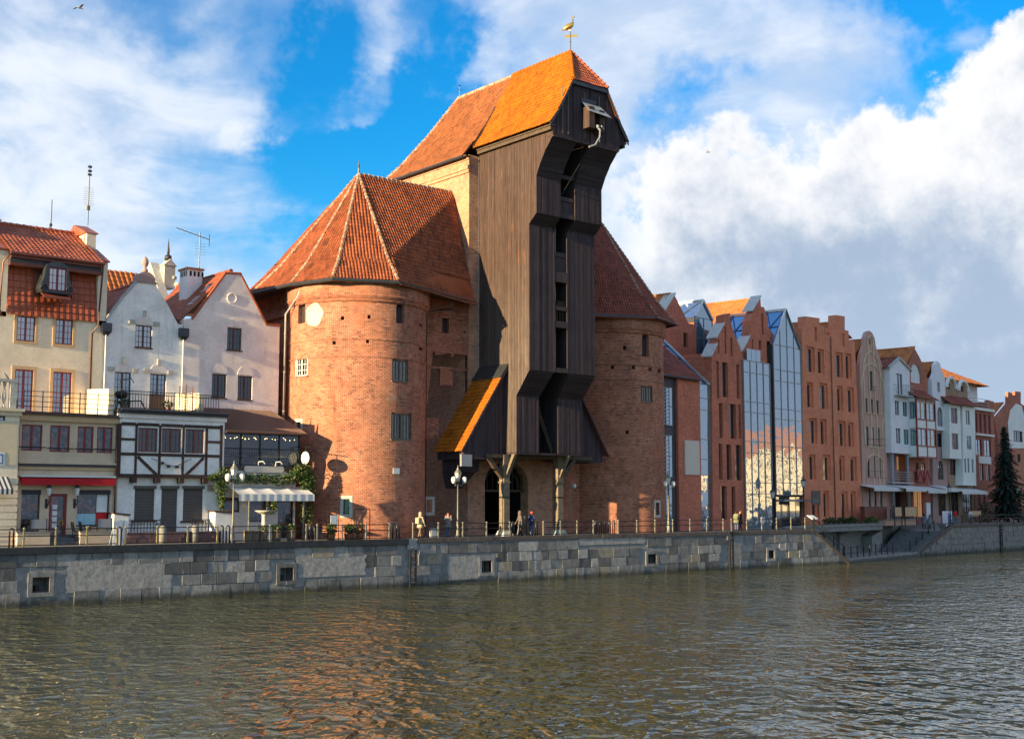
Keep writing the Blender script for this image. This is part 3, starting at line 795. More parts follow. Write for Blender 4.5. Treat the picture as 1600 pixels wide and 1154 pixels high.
# drainpipes, plaques
P_ = Vector
def drain(root, px_top, py_top, px, ytop, wy, gut):
    F = Frame(0, wy); u, z = F.at(px, ytop)
    pipe(root, [gut, (gut[0] + (u - gut[0]) * .15, gut[1], gut[2] - .45), (u, wy - .1, z), (u, wy - .1, .1)], .075)
u_, z_ = Frame(0, 74.8).at(664, 487)
pipe(tower_l, [(u_ + 1.15, 73.0, 17.35), (u_ + 1.15, 73.05, 16.7), (u_ - .02, 74.6, z_), (u_ - .02, 74.6, .1)], .085)
pipe(tower_l, [(44.15, 76.2, 17.4), (44.1, 76.4, 16.9), (44.0, 77.9, 15.8), (44.0, 77.9, 7.5)], .075, 'zinc')
u_, z_ = Frame(0, 74.8).at(930, 520)
pipe(tower_r, [(u_ + .8, 73.2, 17.3), (u_ + .8, 73.25, 16.6), (u_, 74.6, 15.6), (u_, 74.6, .1)], .085)
A_, B_, C_, D_ = cyl_rect(478, 473, 505, 510, LC, 5.0)
m = MB(cylT(LC, 5.0)); am, zm, ha, hz = (A_ + B_) / 2, (C_ + D_) / 2, (B_ - A_) / 2, (D_ - C_) / 2
for i in range(24):
    g0, g1 = 2 * math.pi * i / 24, 2 * math.pi * (i + 1) / 24
    k0, k1 = 1 + .06 * math.sin(5 * g0 + 1), 1 + .06 * math.sin(5 * g1 + 1)
    for ra, rb, wa, wb in ((1., .82, 0, -.1), (.82, .78, -.1, -.05), (.78, 0, -.05, -.16)):
        m.face([(am + ha * ra * k0 * math.cos(g0), wa, zm + hz * ra * k0 * math.sin(g0)), (am + ha * ra * k1 * math.cos(g1), wa, zm + hz * ra * k1 * math.sin(g1)),
                (am + ha * rb * k1 * math.cos(g1), wb, zm + hz * rb * k1 * math.sin(g1)), (am + ha * rb * k0 * math.cos(g0), wb, zm + hz * rb * k0 * math.sin(g0))])
m.build('oval_plaque', 'limestone', tower_l, smooth=True)
A_, B_, C_, D_ = cyl_rect(614, 731, 624, 740, LC, 5.0)
m = MB(cylT(LC, 5.0)); m.box(A_, B_, -.03, .02, C_, D_); m.build('plaque', 'trim_white', tower_l)

# ------------------------------------------------------------------ gatehouse
gate = thing('gatehouse', (62.3, GY, 0), 'tall brick gatehouse with brown tiled roof behind the timber crane', 'building')
GF = Frame(0, GY)
m = MB(GF)
wall(m, [(GX0, 0), (GX1, 0), (GX1, 29.3), (GX0, 29.3)], [arch_hole(59.68, 64.0, -.0 + .02, 5.6, 1.5)], .9, back=10.6)
m.build('wall', 'brick_gatehouse', gate)
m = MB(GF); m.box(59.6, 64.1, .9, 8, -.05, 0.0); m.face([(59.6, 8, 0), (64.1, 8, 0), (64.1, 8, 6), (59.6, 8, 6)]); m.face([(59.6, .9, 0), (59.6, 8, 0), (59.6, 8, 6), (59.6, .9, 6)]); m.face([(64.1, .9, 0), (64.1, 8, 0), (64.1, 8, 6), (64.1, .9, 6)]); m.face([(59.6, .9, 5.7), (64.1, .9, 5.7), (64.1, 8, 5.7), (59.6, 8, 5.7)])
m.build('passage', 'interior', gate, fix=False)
m = MB(GF); m.box(59.68, 64.0, .5, .62, 3.28, 3.45)
for k in range(9): m.box(59.8 + k * .5, 59.85 + k * .5, .5, .56, 3.45, 5.2)
m.build('gate_transom', 'timber', gate)
for s_, x0_, x1_ in ((-1, 59.9, 61.2), (1, 63.8, 62.5)):
    m = MB(GF); m.tube([(x0_, .75, 3.4), (x0_ - s_ * .35, .75, 4.3), (x1_, .75, 5.35)], .13, 5); m.build('brace', 'wood_dark_shaded', gate)
# stepped brick cornice under the eaves of the left side
for a, b_ in ((-1, GX0), (1, GX1)):
    m = MB()
    for z0, z1, o_ in ((27.9, 28.15, .12), (28.15, 28.45, .2), (28.45, 28.9, .05), (28.9, 29.12, .12)): m.box(min(b_, b_ + a * o_), max(b_, b_ + a * o_), GY - .05, GY + 10.6, z0, z1)
    m.build('cornice', 'brick_gatehouse', gate)
RX, RZ = 62.62, 36.55
PB = [(57.65, 29.25), (58.75, 30.55), (60.75, 33.3), (RX, RZ)]           # brown roof section (left side)
YJ, YB = 74.95, 85.9
def mir(x): return 2 * RX - x
for k in range(3):
    (xa, za), (xb, zb) = PB[k], PB[k + 1]
    bk = {0: 0., 1: .9, 2: 2.1, 3: 3.8}
    ya, yb = YB - bk[k], YB - bk[k + 1]
    tile_slope(gate, [(xa, ya, za), (xa, YJ, za), (xb, YJ, zb), (xb, yb, zb)], 'tile_brown')
    tile_slope(gate, [(mir(xa), YJ, za), (mir(xa), ya, za), (mir(xb), yb, zb), (mir(xb), YJ, zb)], 'tile_brown')
    m = MB(); m.face([(xa, ya, za), (mir(xa), ya, za), (mir(xb), yb, zb), (xb, yb, zb)]); m.build('roof_back', 'tile_brown', gate, fix=False)
    ridge_cap(gate, (xa, ya, za + .08), (xb, yb, zb + .08), 'hip_mortar', .14, .4, .06, 'hip_cap')
ridge_cap(gate, (RX, YB - 3.8, RZ + .06), (RX, YJ, RZ + .06), 'hip_mortar', .16, .4, .03)
for a, b_ in ((57.62, GX0), (GX1, mir(57.62))): m = MB(); m.box(a, b_, GY - .1, YB - .1, 29.12, 29.22); m.build('soffit', 'timber', gate)
gutter(gate, [(57.58, YB, 29.15), (57.58, YJ, 29.15)], .1)
m = MB(); m.tube([(RX, YB - 3.9, RZ), (RX, YB - 3.9, RZ + 1.1)], .03, 6); m.tube([(RX - .3, YB - 3.9, RZ + .8), (RX + .3, YB - 3.9, RZ + .8)], .02, 5); m.lathe([(.0, 0), (.1, .1), (0, .2)], (RX, YB - 3.9, RZ + 1.05), 8); m.build('finial', 'zinc_dark', gate)

# ------------------------------------------------------------------ the timber crane
CX0, CX1, SX0, SX1 = 59.09, 65.72, 61.5, 62.93
crane = thing('timber_crane', (62.3, 71.0, 0), 'tall dark timber harbour crane overhanging the quay', 'crane')
PROF = [(70.3, 6.15), (70.3, 10.3), (68.83, 12.1), (68.83, 22.94), (68.0, 23.66), (68.0, 26.4), (67.55, 27.3), (66.95, 28.2), (66.1, 29.1)]
def zlow(y):
    if y >= 70.3: return 6.15
    for (ya, za), (yb, zb) in zip(PROF[1:], PROF[2:]):
        if yb <= y <= ya and ya > yb: return za + (zb - za) * (ya - y) / (ya - yb)
    return 29.1
def zlow2(y, eps): return zlow(y + eps)
TOPZ = 29.75
for X0, sgn in ((CX0, -1), (CX1, 1)):
    m = MB()
    yy = 66.0; bk = sorted({66.1, 66.95, 67.55, 68.0, 68.83, 70.3, 74.74} | {66.1 + .2 * k for k in range(44)})
    bk = [y for y in bk if 66.1 <= y <= 74.74]
    seams = [TOPZ, 24.3, 20.6, 16.2, 12.2, 9.0]
    for a, b_ in zip(bk, bk[1:]):
        if b_ - a < .012: continue
        o_ = random.uniform(0, .016); zl_a, zl_b = zlow(a + 1e-4), zlow(b_ - 1e-4)
        tops = TOPZ; idx = int((a - 66.1) / .2 + .01)
        for k in range(len(seams)):
            zt = seams[k] + (random.uniform(-.012, .012) if k else 0); zb = seams[k + 1] if k + 1 < len(seams) else -99
            la, lb = max(zb, zl_a), max(zb, zl_b)
            if min(zl_a, zl_b) > zt - .05: continue
            la, lb = min(la, zt - .01), min(lb, zt - .01); o2 = o_ + random.uniform(0, .012)
            xa = X0 + sgn * o2; u = idx * .2
            m.face([(xa, a + .004, la), (xa, b_ - .004, lb), (xa, b_ - .004, zt), (xa, a + .004, zt)], [(u + .02, la), (u + .18, lb), (u + .18, zt), (u + .02, zt)])
            m.face([(xa, a + .004, la), (xa, a + .004, zt), (X0 - sgn * .02, a + .004, zt), (X0 - sgn * .02, a + .004, la)], [(u, la), (u, zt), (u + .02, zt), (u + .02, la)])
            m.face([(xa, b_ - .004, lb), (xa, b_ - .004, zt), (X0 - sgn * .02, b_ - .004, zt), (X0 - sgn * .02, b_ - .004, lb)], [(u, lb), (u, zt), (u + .02, zt), (u + .02, lb)])
    m.build('side_planking', 'wood_crane', crane, fix=False, kind='stuff')
    m = MB()
    pts = [(74.74, 6.15)] + PROF + [(66.1, TOPZ), (74.74, TOPZ)]
    P2 = [Vector((y, z, 0)) for y, z in pts]
    for tri in tessellate_polygon([P2]): m.face([(X0 - sgn * .03, P2[i].x, P2[i].y) for i in tri], [(0, 0)] * 3)
    m.build('side_lining', 'wood_dark_shaded', crane, fix=False)
def drum(x0, x1, x0l=None, x1l=None):
    """front boarding between two x positions following the profile (the bottom box may be narrower)"""
    m = MB()
    for k, ((ya, za), (yb, zb)) in enumerate(zip(PROF, PROF[1:])):
        xa, xb = (x0l, x1l) if (x0l and k == 0) else (x0, x1)
        L = math.hypot(yb - ya, zb - za)
        if abs(yb - ya) < .01:
            n = max(1, round((xb - xa) / .2))
            for i in range(n):
                u0, u1 = xa + (xb - xa) * i / n, xa + (xb - xa) * (i + 1) / n; o_ = random.uniform(0, .018)
                q = i * .2 + k * 7.4
                m.face([(u0 + .005, ya - o_, za), (u1 - .005, ya - o_, za), (u1 - .005, ya - o_, zb), (u0 + .005, ya - o_, zb)], [(q + .02, za), (q + .18, za), (q + .18, zb), (q + .02, zb)])
                for uu in (u0 + .005, u1 - .005): m.face([(uu, ya - o_, za), (uu, ya - o_, zb), (uu, ya + .05, zb), (uu, ya + .05, za)], [(q, za), (q, zb), (q, zb), (q, za)])
            m.face([(xa, ya + .02, za), (xb, ya + .02, za), (xb, yb + .02, zb), (xa, yb + .02, zb)], [(0, 0)] * 4)
        else:
            n = max(2, round(L / .2))
            xa2, xb2 = (x0l, x1l) if (x0l and k == 1) else (xa, xb)
            for i in range(n):
                f0, f1 = i / n, (i + 1) / n; o_ = .02 if i % 2 else .0
                y0_, z0_, y1_, z1_ = ya + (yb - ya) * f0, za + (zb - za) * f0, ya + (yb - ya) * f1, za + (zb - za) * f1
                xl0, xl1 = xa2 + (xa - xa2) * f0, xa2 + (xa - xa2) * f1; xr0, xr1 = xb2 + (xb - xb2) * f0, xb2 + (xb - xb2) * f1
                q = i * .2 + k * 5.2; ny, nz = -(zb - za) / L * o_, (yb - ya) / L * o_
                m.face([(xl0, y0_ + ny, z0_ + nz), (xr0, y0_ + ny, z0_ + nz), (xr1, y1_ + ny, z1_ + nz - .004), (xl1, y1_ + ny, z1_ + nz - .004)], [(q + .02, xl0), (q + .02, xr0), (q + .18, xr1), (q + .18, xl1)])
    # cheek beside the slot
    return m
drum(CX0, SX0, CX0, 61.28).build('hoist_front', 'wood_dark_shaded', crane, fix=False, kind='stuff')
drum(SX1, CX1, 63.21, CX1).build('hoist_front', 'wood_dark_shaded', crane, fix=False, kind='stuff')
for X0, low in ((SX0, 61.28), (SX1, 63.21)):
    m = MB(); pr = PROF
    for (ya, za), (yb, zb) in zip(pr, pr[1:]):
        xa = low if za < 10 else X0; xb = low if zb < 10.4 and za < 10 else X0
        if za == 10.3: xa = low
        m.face([(xa, ya, za), (xb, yb, zb), (xb, yb + 2.2, zb), (xa, ya + 2.2, za)])
    m.build('slot_cheek', 'wood_dark_shaded', crane, fix=False)
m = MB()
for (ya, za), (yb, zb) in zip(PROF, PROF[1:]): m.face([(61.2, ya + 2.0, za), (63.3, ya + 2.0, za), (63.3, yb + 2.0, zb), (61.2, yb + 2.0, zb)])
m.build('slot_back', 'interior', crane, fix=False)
# boards and beams crossing the slot
CF = Frame(0, 68.83)
def slot_beam(y, px, h, name='slot_beam', d=.22, mat='wood_dark_shaded'):
    F = Frame(0, y); u, z = F.at(*px); m = MB(F); m.box(SX0, SX1, -.0 + .04, d, z - h / 2, z + h / 2); return m.build(name, mat, crane)
for y, px, h in ((68.0, (889, 278), .3), (68.0, (887, 312), .32), (68.0, (887, 338), .35), (68.83, (876, 398), .34)):
    slot_beam(y, px, h)
def slot_panel(y, pxt, pxb, name='slot_panel'):
    F = Frame(0, y); zt, zb = F.at(*pxt)[1], F.at(*pxb)[1]; m = MB(F)
    for k in range(7): a = SX0 + (SX1 - SX0) * k / 7; m.box(a + .01, a + .19, .1, .14, zb, zt)
    return m.build(name, 'wood_dark_shaded', crane)
slot_panel(68.0, (887, 316), (887, 334)); slot_panel(68.83, (876, 402), (876, 424)); slot_panel(68.83, (876, 426), (876, 439)); slot_panel(68.83, (876, 503), (876, 511))
for pt, pb in (((876, 425), (876, 441)), ((876, 479), (876, 485)), ((876, 502), (876, 512)), ((876, 575), (876, 582))):
    zt, zb = CF.at(*pt)[1], CF.at(*pb)[1]; m = MB(CF); m.box(SX0, SX1, -.02, .2, zb, zt); m.build('slot_rail', 'wood_dark_shaded', crane)
for pt, pb, n in (((876, 470), (876, 480), 9), ((876, 486), (876, 502), 5)):
    zt, zb = CF.at(*pt)[1], CF.at(*pb)[1]; m = MB(CF)
    for k in range(n): a = SX0 + .12 + (SX1 - SX0 - .24) * k / (n - 1); m.box(a - .022, a + .022, .1, .15, zb, zt)
    m.build('baluster_rail', 'timber', crane)
for x_ in (SX0 + .05, SX1 - .05):
    m = MB(CF); m.box(x_ - .06, x_ + .06, -.03, .12, 12.2, 22.8); m.build('slot_jamb', 'wood_dark_shaded', crane)
m = MB(); m.tube([(62.3, 69.6, 12.2), (62.2, 69.4, 29.)], .05, 6); m.build('hoist_rope', 'rope', crane)
m = MB(); m.tube([(63.0, 70.8, 6.2), (62.4, 71.2, 8.2), (61.9, 71.4, 9.9)], .06, 5); m.tube([(63.3, 70.9, 6.2), (62.7, 71.3, 8.2), (62.2, 71.5, 9.9)], .06, 5); m.build('ladder', 'timber', crane)
# underside
m = MB(); m.box(CX0, CX1, 70.3, 74.7, 6.0, 6.14); m.build('floor', 'wood_dark_shaded', crane)
# gable front with the hatch
GYF = 66.1
GOUT = [(CX0 - .1, 29.1), (CX1 + .1, 29.1), (CX1 + .1, 29.9), (65.2, 31.0), (63.75, 33.45), (60.85, 33.45), (59.4, 31.0), (CX0 - .1, 29.9)]
m = MB(); bx = [CX0 - .1 + .2 * k for k in range(35)]
def gtop(x):
    pts = [(58.9, 29.9), (59.4, 31.0), (60.9, 33.45), (64.34, 33.45), (65.84, 31.0), (66.4, 29.9)]
    for (xa, za), (xb, zb) in zip(pts, pts[1:]):
        if xa <= x <= xb: return za + (zb - za) * (x - xa) / (xb - xa)
    return 29.9
gb = sorted(set([round(x, 3) for x in bx if x < 65.82] + [59.4, 60.9, 64.34, 65.84, 66.1, 66.34]))
for i, (a, b_) in enumerate(zip(gb, gb[1:])):
    o_ = random.uniform(0, .02) + (.04 if i % 9 == 3 else 0); zb = 29.1 if a < 65.8 else 29.55
    m.face([(a, GYF - o_, zb), (b_, GYF - o_, zb), (b_, GYF - o_, gtop(b_)), (a, GYF - o_, gtop(a))], [(i * .2 + .02, zb), (i * .2 + .18, zb), (i * .2 + .18, gtop(b_)), (i * .2 + .02, gtop(a))])
m.build('gable_planking', 'wood_dark_shaded', crane, fix=False, kind='stuff')
m = MB(); m.box(CX0 - .02, CX1 + .02, GYF - .03, GYF + .7, 28.98, 29.12); m.build('gable_sill', 'wood_dark_shaded', crane)
G = Frame(0, GYF)
m = MB(G)
for k in (59.95, 60.5, 62.2, 63.7): m.box(k, k + .05, -.05, 0, 29.4, 32.9)
m.build('cover_strip', 'timber_pale', crane)
a0, a1, z0, z1 = G.rect(907, 156, 930, 173); m = MB(G); m.hexa([(a0, -.02, z0), (a1, -.02, z0), (a1, .0, z0), (a0, .0, z0), (a0, -.1, z1), (a1, -.1, z1), (a1, 0, z1), (a0, 0, z1)]); m.build('hatch', 'zinc_dark', crane)
# the little hoist cabin with its tin roof
h0, h1, hz0, hz1 = G.rect(910, 172, 935, 205)
m = MB(G); m.box(h0, h0 + .55, -.75, 0, hz0, hz1); m.box(h1 - .5, h1, -.7, 0, hz0 - .15, hz1 - .1); m.box(h0 + .1, h1 - .1, -.3, 0, hz0 + .1, hz1); m.build('hoist_cabin', 'wood_crane', crane)
m = MB(G); m.hexa([(h0 - .25, -1.0, hz1 - .5), (h1 + .45, -1.0, hz1 - .62), (h1 + .45, -.96, hz1 - .6), (h0 - .25, -.96, hz1 - .48), (h0 - .1, -.1, hz1 + .4), (h1 + .2, -.1, hz1 + .36), (h1 + .2, -.06, hz1 + .4), (h0 - .1, -.06, hz1 + .44)]); m.build('cabin_roof', 'zinc', crane)
m = MB(G); m.tube([(h0 + .9, -.6, hz0 + .2), (h0 + .95, -.9, hz0 - .1), (h0 + .8, -1.0, hz0 - .7), (h0 + .35, -1.0, hz0 - 1.35), (h0 - .2, -.9, hz0 - 1.6)], .07, 6); m.lathe([(.0, -.12), (.16, -.1), (.16, .1), (0, .12)], (h0 + .9, -.65, hz0 + .2), 8); m.tube([(h0 + 1.2, -.75, hz0 + .25), (h0 + 1.6, -.6, hz0 + .1)], .1, 6); m.build('pulley_hook', 'steel_grey', crane)
m = MB(); m.tube([(62.9, 66.3, 28.9), (61.8, 68.2, 25.5)], .035, 5); m.build('chain', 'iron', crane)
# barge boards and orange roof
PO = [(58.62, 29.95), (59.4, 31.05), (60.85, 33.6), (RX, RZ + .12)]
YG, YH = 65.85, 68.05
ys = [YG, YG, YG, YH]
for k in range(3):
    (xa, za), (xb, zb) = PO[k], PO[k + 1]
    tile_slope(crane, [(xa, YJ, za), (xa, ys[k], za), (xb, ys[k + 1], zb), (xb, YJ, zb)], 'tile_orange')
    tile_slope(crane, [(mir(xa), ys[k], za), (mir(xa), YJ, za), (mir(xb), YJ, zb), (mir(xb), ys[k + 1], zb)], 'tile_orange')
tile_slope(crane, [(60.85, YG, 33.6), (mir(60.85), YG, 33.6), (RX, YH, RZ + .12)], 'tile_red')
ridge_cap(crane, (60.85, YG, 33.68), (RX, YH, RZ + .2), 'tile_orange', .15, .36, .03, 'hip_cap'); ridge_cap(crane, (mir(60.85), YG, 33.68), (RX, YH, RZ + .2), 'tile_red', .14, .36, .05, 'hip_cap')
ridge_cap(crane, (RX, YH, RZ + .18), (RX, YJ, RZ + .18), 'tile_orange', .15, .38, .03)
for f in (lambda x: x, mir):
    m = MB()
    for k in range(2):
        (xa, za), (xb, zb) = PO[k], PO[k + 1]
        m.hexa([(f(xa), YG + .02, za - .3), (f(xb), YG + .02, zb - .3), (f(xb), YG + .02, zb + .02), (f(xa), YG + .02, za + .02), (f(xa), YG + .1, za - .3), (f(xb), YG + .1, zb - .3), (f(xb), YG + .1, zb + .02), (f(xa), YG + .1, za + .02)])
    m.build('barge_board', 'zinc_dark', crane)
m = MB(); m.box(60.7, mir(60.7), YG + .03, YG + .11, 33.28, 33.58); m.build('barge_board', 'zinc_dark', crane)
for f in (lambda x: x, mir):
    a, b_ = sorted((f(58.72), f(CX0))); m = MB(); m.box(a, b_, GYF - .1, 74.7, 29.72, 29.82); m.box(f(58.9) - .1, f(58.9) + .1, GYF, 74.7, 29.45, 29.72); m.build('eaves_beam', 'timber', crane)
m = MB()
for k in range(2):
    (xa, za), (xb, zb) = PO[k], PO[k + 1]; m.hexa([(xa - .03, YJ - .05, za + .02), (xb - .03, YJ - .05, zb + .02), (xb - .03, YJ + .1, zb + .02), (xa - .03, YJ + .1, za + .02), (xa - .05, YJ - .05, za + .2), (xb - .05, YJ - .05, zb + .2), (xb - .05, YJ + .1, zb + .2), (xa - .05, YJ + .1, za + .2)])
m.build('verge_board', 'timber', crane)
m = MB(); m.tube([(CX0 - .06, 74.8, 29.3), (CX0 - .06, 74.8, 12.5)], .06, 6); m.build('drainpipe', 'zinc', crane)
# weathervane: a gilded crane over a pennant
vane = thing('weathervane', (RX, YH, RZ + .3), 'gilded bird weathervane with pennant on the crane roof ridge', 'weathervane')
VT = lambda u, w, z: (RX + (u * .77 - w * .64) * .68, YH + (-u * .64 + w * .77) * .68, RZ + .3 + z * .68)     # hangs across the wind
m = MB(VT); m.tube([(0, 0, -.2), (0, 0, 2.1)], .035, 6); m.lathe([(0, .85), (.09, .95), (0, 1.05)], (0, 0, 0), 8); m.build('pole', 'iron', vane)
m = MB(VT); m.extrude([(-.75, -.015, 1.45), (-.45, -.015, 1.42), (.75, -.015, 1.58), (.82, -.015, 1.75), (.62, -.015, 1.86), (.3, -.015, 1.78), (-.4, -.015, 1.78), (-.8, -.015, 1.66), (-.55, -.015, 1.58)], (0, .03, 0)); m.build('pennant', 'gold', vane)
m = MB(VT)
m.tube([(-.95, 0, 2.28), (-.6, 0, 2.52), (-.2, 0, 2.72), (.15, 0, 2.95), (.3, 0, 3.2), (.28, 0, 3.5), (.24, 0, 3.78), (.3, 0, 3.9), (.5, 0, 3.85)], .1, 8, [.03, .16, .24, .19, .08, .055, .05, .09, .015])
m.tube([(-.1, 0, 2.6), (0, 0, 2.05)], .03, 5); m.tube([(-.2, 0, 2.6), (0, 0, 2.05)], .03, 5)
m.build('bird', 'gold', vane, smooth=True)
# lean-to sheds on both sides
for sgn, XA, XE, zt in ((-1, CX0, 54.75, 12.6), (1, CX1, 69.4, 12.0)):
    r_ = [(XE, 74.7, 6.15), (XE, 71.25, 6.15), (XA, 71.25, zt), (XA, 74.7, zt)] if sgn < 0 else [(XE, 71.25, 6.15), (XE, 74.7, 6.15), (XA, 74.7, zt), (XA, 71.25, zt)]
    tile_slope(crane, r_, 'tile_orange' if sgn < 0 else 'tile_dark')
    m = MB(); n = 22
    k_ = (zt - 6.15) / (XA - XE)
    zr = lambda x: 6.15 + (x - XE) * k_ - .12
    for i in range(n):
        a = XE + (XA - XE) * (.09 + .91 * i / n); b_ = XE + (XA - XE) * (.09 + .91 * (i + 1) / n); o_ = random.uniform(0, .02); q = i * .2
        m.face([(a, 71.56 - o_, 5.6), (b_, 71.56 - o_, 5.6), (b_, 71.56 - o_, zr(b_)), (a, 71.56 - o_, zr(a))], [(q + .02, 0), (q + .18, 0), (q + .18, 5), (q + .02, 5)])
    xs_ = XE + (XA - XE) * .09; m.face([(xs_, 71.56, 5.6), (xs_, 74.7, 5.6), (xs_, 74.7, zr(xs_)), (xs_, 71.56, zr(xs_))])
    m.face([(xs_, 71.56, 5.62), (XA, 71.56, 5.62), (XA, 74.7, 5.62), (xs_, 74.7, 5.62)])
    m.build('shed_planking', 'wood_dark_shaded', crane, fix=False, kind='stuff')
    m = MB(); d_ = Vector((XA - XE, 0, zt - 6.15)).normalized()
    m.hexa([(XE, 71.2, 6.0), (XA, 71.2, zt - .16), (XA, 71.2, zt + .1), (XE, 71.2, 6.24), (XE, 71.3, 6.0), (XA, 71.3, zt - .16), (XA, 71.3, zt + .1), (XE, 71.3, 6.24)]); m.build('barge_board', 'wood_dark_shaded', crane)
    a, b_ = sorted((XA, XA - .12 * -sgn)); m = MB(); m.hexa([(XA + sgn * .75, 71.2, zt - 1.0 + .1), (XA, 71.2, zt + .12), (XA, 74.7, zt + .12), (XA + sgn * .75, 74.7, zt - 1.0 + .1), (XA + sgn * .75, 71.2, zt - .94 + .1), (XA, 71.2, zt + .2), (XA, 74.7, zt + .2), (XA + sgn * .75, 74.7, zt - .94 + .1)]); m.build('flashing', 'zinc_dark', crane)
# posts with braces
for x_, xl, xr in ((59.0, -1.75, 1.05), (64.35, -.0, 1.7)):
    m = MB(); m.box(x_ - .27, x_ + .27, 71.3, 71.85, .35, 6.0); m.box(x_ - .33, x_ + .33, 71.24, 71.91, 3.9, 4.0)
    po = m.build('post', 'timber_pale', crane)
    m = MB(); m.hexa([(x_ - .5, 71.05, .0), (x_ + .5, 71.05, .0), (x_ + .5, 72.1, .0), (x_ - .5, 72.1, .0), (x_ - .34, 71.22, .42), (x_ + .34, 71.22, .42), (x_ + .34, 71.92, .42), (x_ - .34, 71.92, .42)]); m.build('post_base', 'limestone', po)
    m = MB(); m.box(x_ - .29, x_ + .29, 71.28, 71.87, 2.8, 2.9); m.build('iron_collar', 'iron', po)
    for dx in (xl, xr):
        if not dx: continue
        m = MB(); s_ = 1 if dx > 0 else -1
        m.hexa([(x_ + s_ * .2, 71.4, 4.1), (x_ + s_ * .2, 71.75, 4.1), (x_ + s_ * .2, 71.75, 4.55), (x_ + s_ * .2, 71.4, 4.55), (x_ + dx, 71.4, 5.65), (x_ + dx, 71.75, 5.65), (x_ + dx, 71.75, 6.1), (x_ + dx, 71.4, 6.1)]); m.build('brace', 'timber', crane)
    m = MB(); m.hexa([(x_ - .12, 71.3, 4.3), (x_ + .12, 71.3, 4.3), (x_ + .12, 71.5, 4.05), (x_ - .12, 71.5, 4.05), (x_ - .12, 70.25, 6.0), (x_ + .12, 70.25, 6.0), (x_ + .12, 70.6, 6.0), (x_ - .12, 70.6, 6.0)]); m.build('brace', 'timber_pale', crane)
m = MB(); m.box(CX0 - 2.0, CX1 + 2.0, 71.35, 71.8, 5.75, 6.0); m.build('cross_beam', 'timber', crane)
# small dark oriel under the left shed and the floodlight by it
m = MB(); m.box(55.6, 57.4, 72.6, 74.7, 4.7, 5.9); m.hexa([(55.9, 74.0, 3.5), (56.9, 74.0, 3.5), (56.9, 74.7, 3.5), (55.9, 74.7, 3.5), (55.6, 72.9, 4.7), (57.3, 72.9, 4.7), (57.3, 74.7, 4.7), (55.6, 74.7, 4.7)]); m.build('oriel', 'wood_dark_shaded', crane)
m = MB(); m.box(54.55, 55.5, 71.0, 71.2, 5.05, 5.9); m.box(54.95, 55.1, 71.2, 71.6, 5.4, 5.5); m.build('floodlight', 'steel_grey', crane)
# ------------------------------------------------------------------ quay
QF = Frame(0, QY)
quay = thing('quay_wall', (60, QY, WZ), 'grey ashlar quay wall patched with rough render', 'quay wall', kind='structure')
culverts = [QF.rect(*p) for p in ((50, 901, 77, 925), (437, 886, 458, 907), (752, 875, 768, 894), (1012, 865, 1025, 880), (1200, 859, 1209, 872))]
holes = [rect_hole(*c) for c in culverts]
m = MB(QF); m.T = Frame(0, QY + .02)
wall(m, [(-40, -4.2), (99.7, -4.2), (99.7, -3.0), (94.6, -.02), (-40, -.02)], holes, .9); m.build('backing', 'quay_stone', quay)
patches = [QF.rect(*p) for p in ((104, 872, 268, 922), (462, 867, 571, 900), (700, 868, 748, 905), (905, 838, 1007, 850))]
rnd = random.Random(3)
for k, (a0, a1, z0, z1) in enumerate(patches):
    m = MB(Frame(0, QY)); nu, nz = max(4, int((a1 - a0) / .14)), max(4, int((z1 - max(z0, -3.4)) / .14)); z0 = max(z0, -3.4)
    g = [[(a0 + (a1 - a0) * (i / nu) + (rnd.uniform(-.05, .05) if 0 < i < nu else rnd.uniform(-.12, .12)), rnd.uniform(-.037, -.027), z0 + (z1 - z0) * j / nz + (rnd.uniform(-.04, .04) if j else 0)) for i in range(nu + 1)] for j in range(nz + 1)]
    for j in range(nz):
        for i in range(nu):
            u, z = g[j][i][0], g[j][i][2]
            if any(c[0] - .3 < u < c[1] + .2 and c[2] - .25 < z < c[3] + .2 for c in culverts): continue
            m.face([g[j][i], g[j][i + 1], g[j + 1][i + 1], g[j + 1][i]])
    m.build('render_patch', 'quay_render', quay, smooth=True)
ladders = [QF.at(643.5, 880)[0], QF.at(1141, 860)[0]]
courses = [-.36, -1.08, -1.78, -2.45, -3.35]
nst = 0
mats = ['quay_stone'] * 13 + ['quay_tan'] + ['quay_render'] * 2
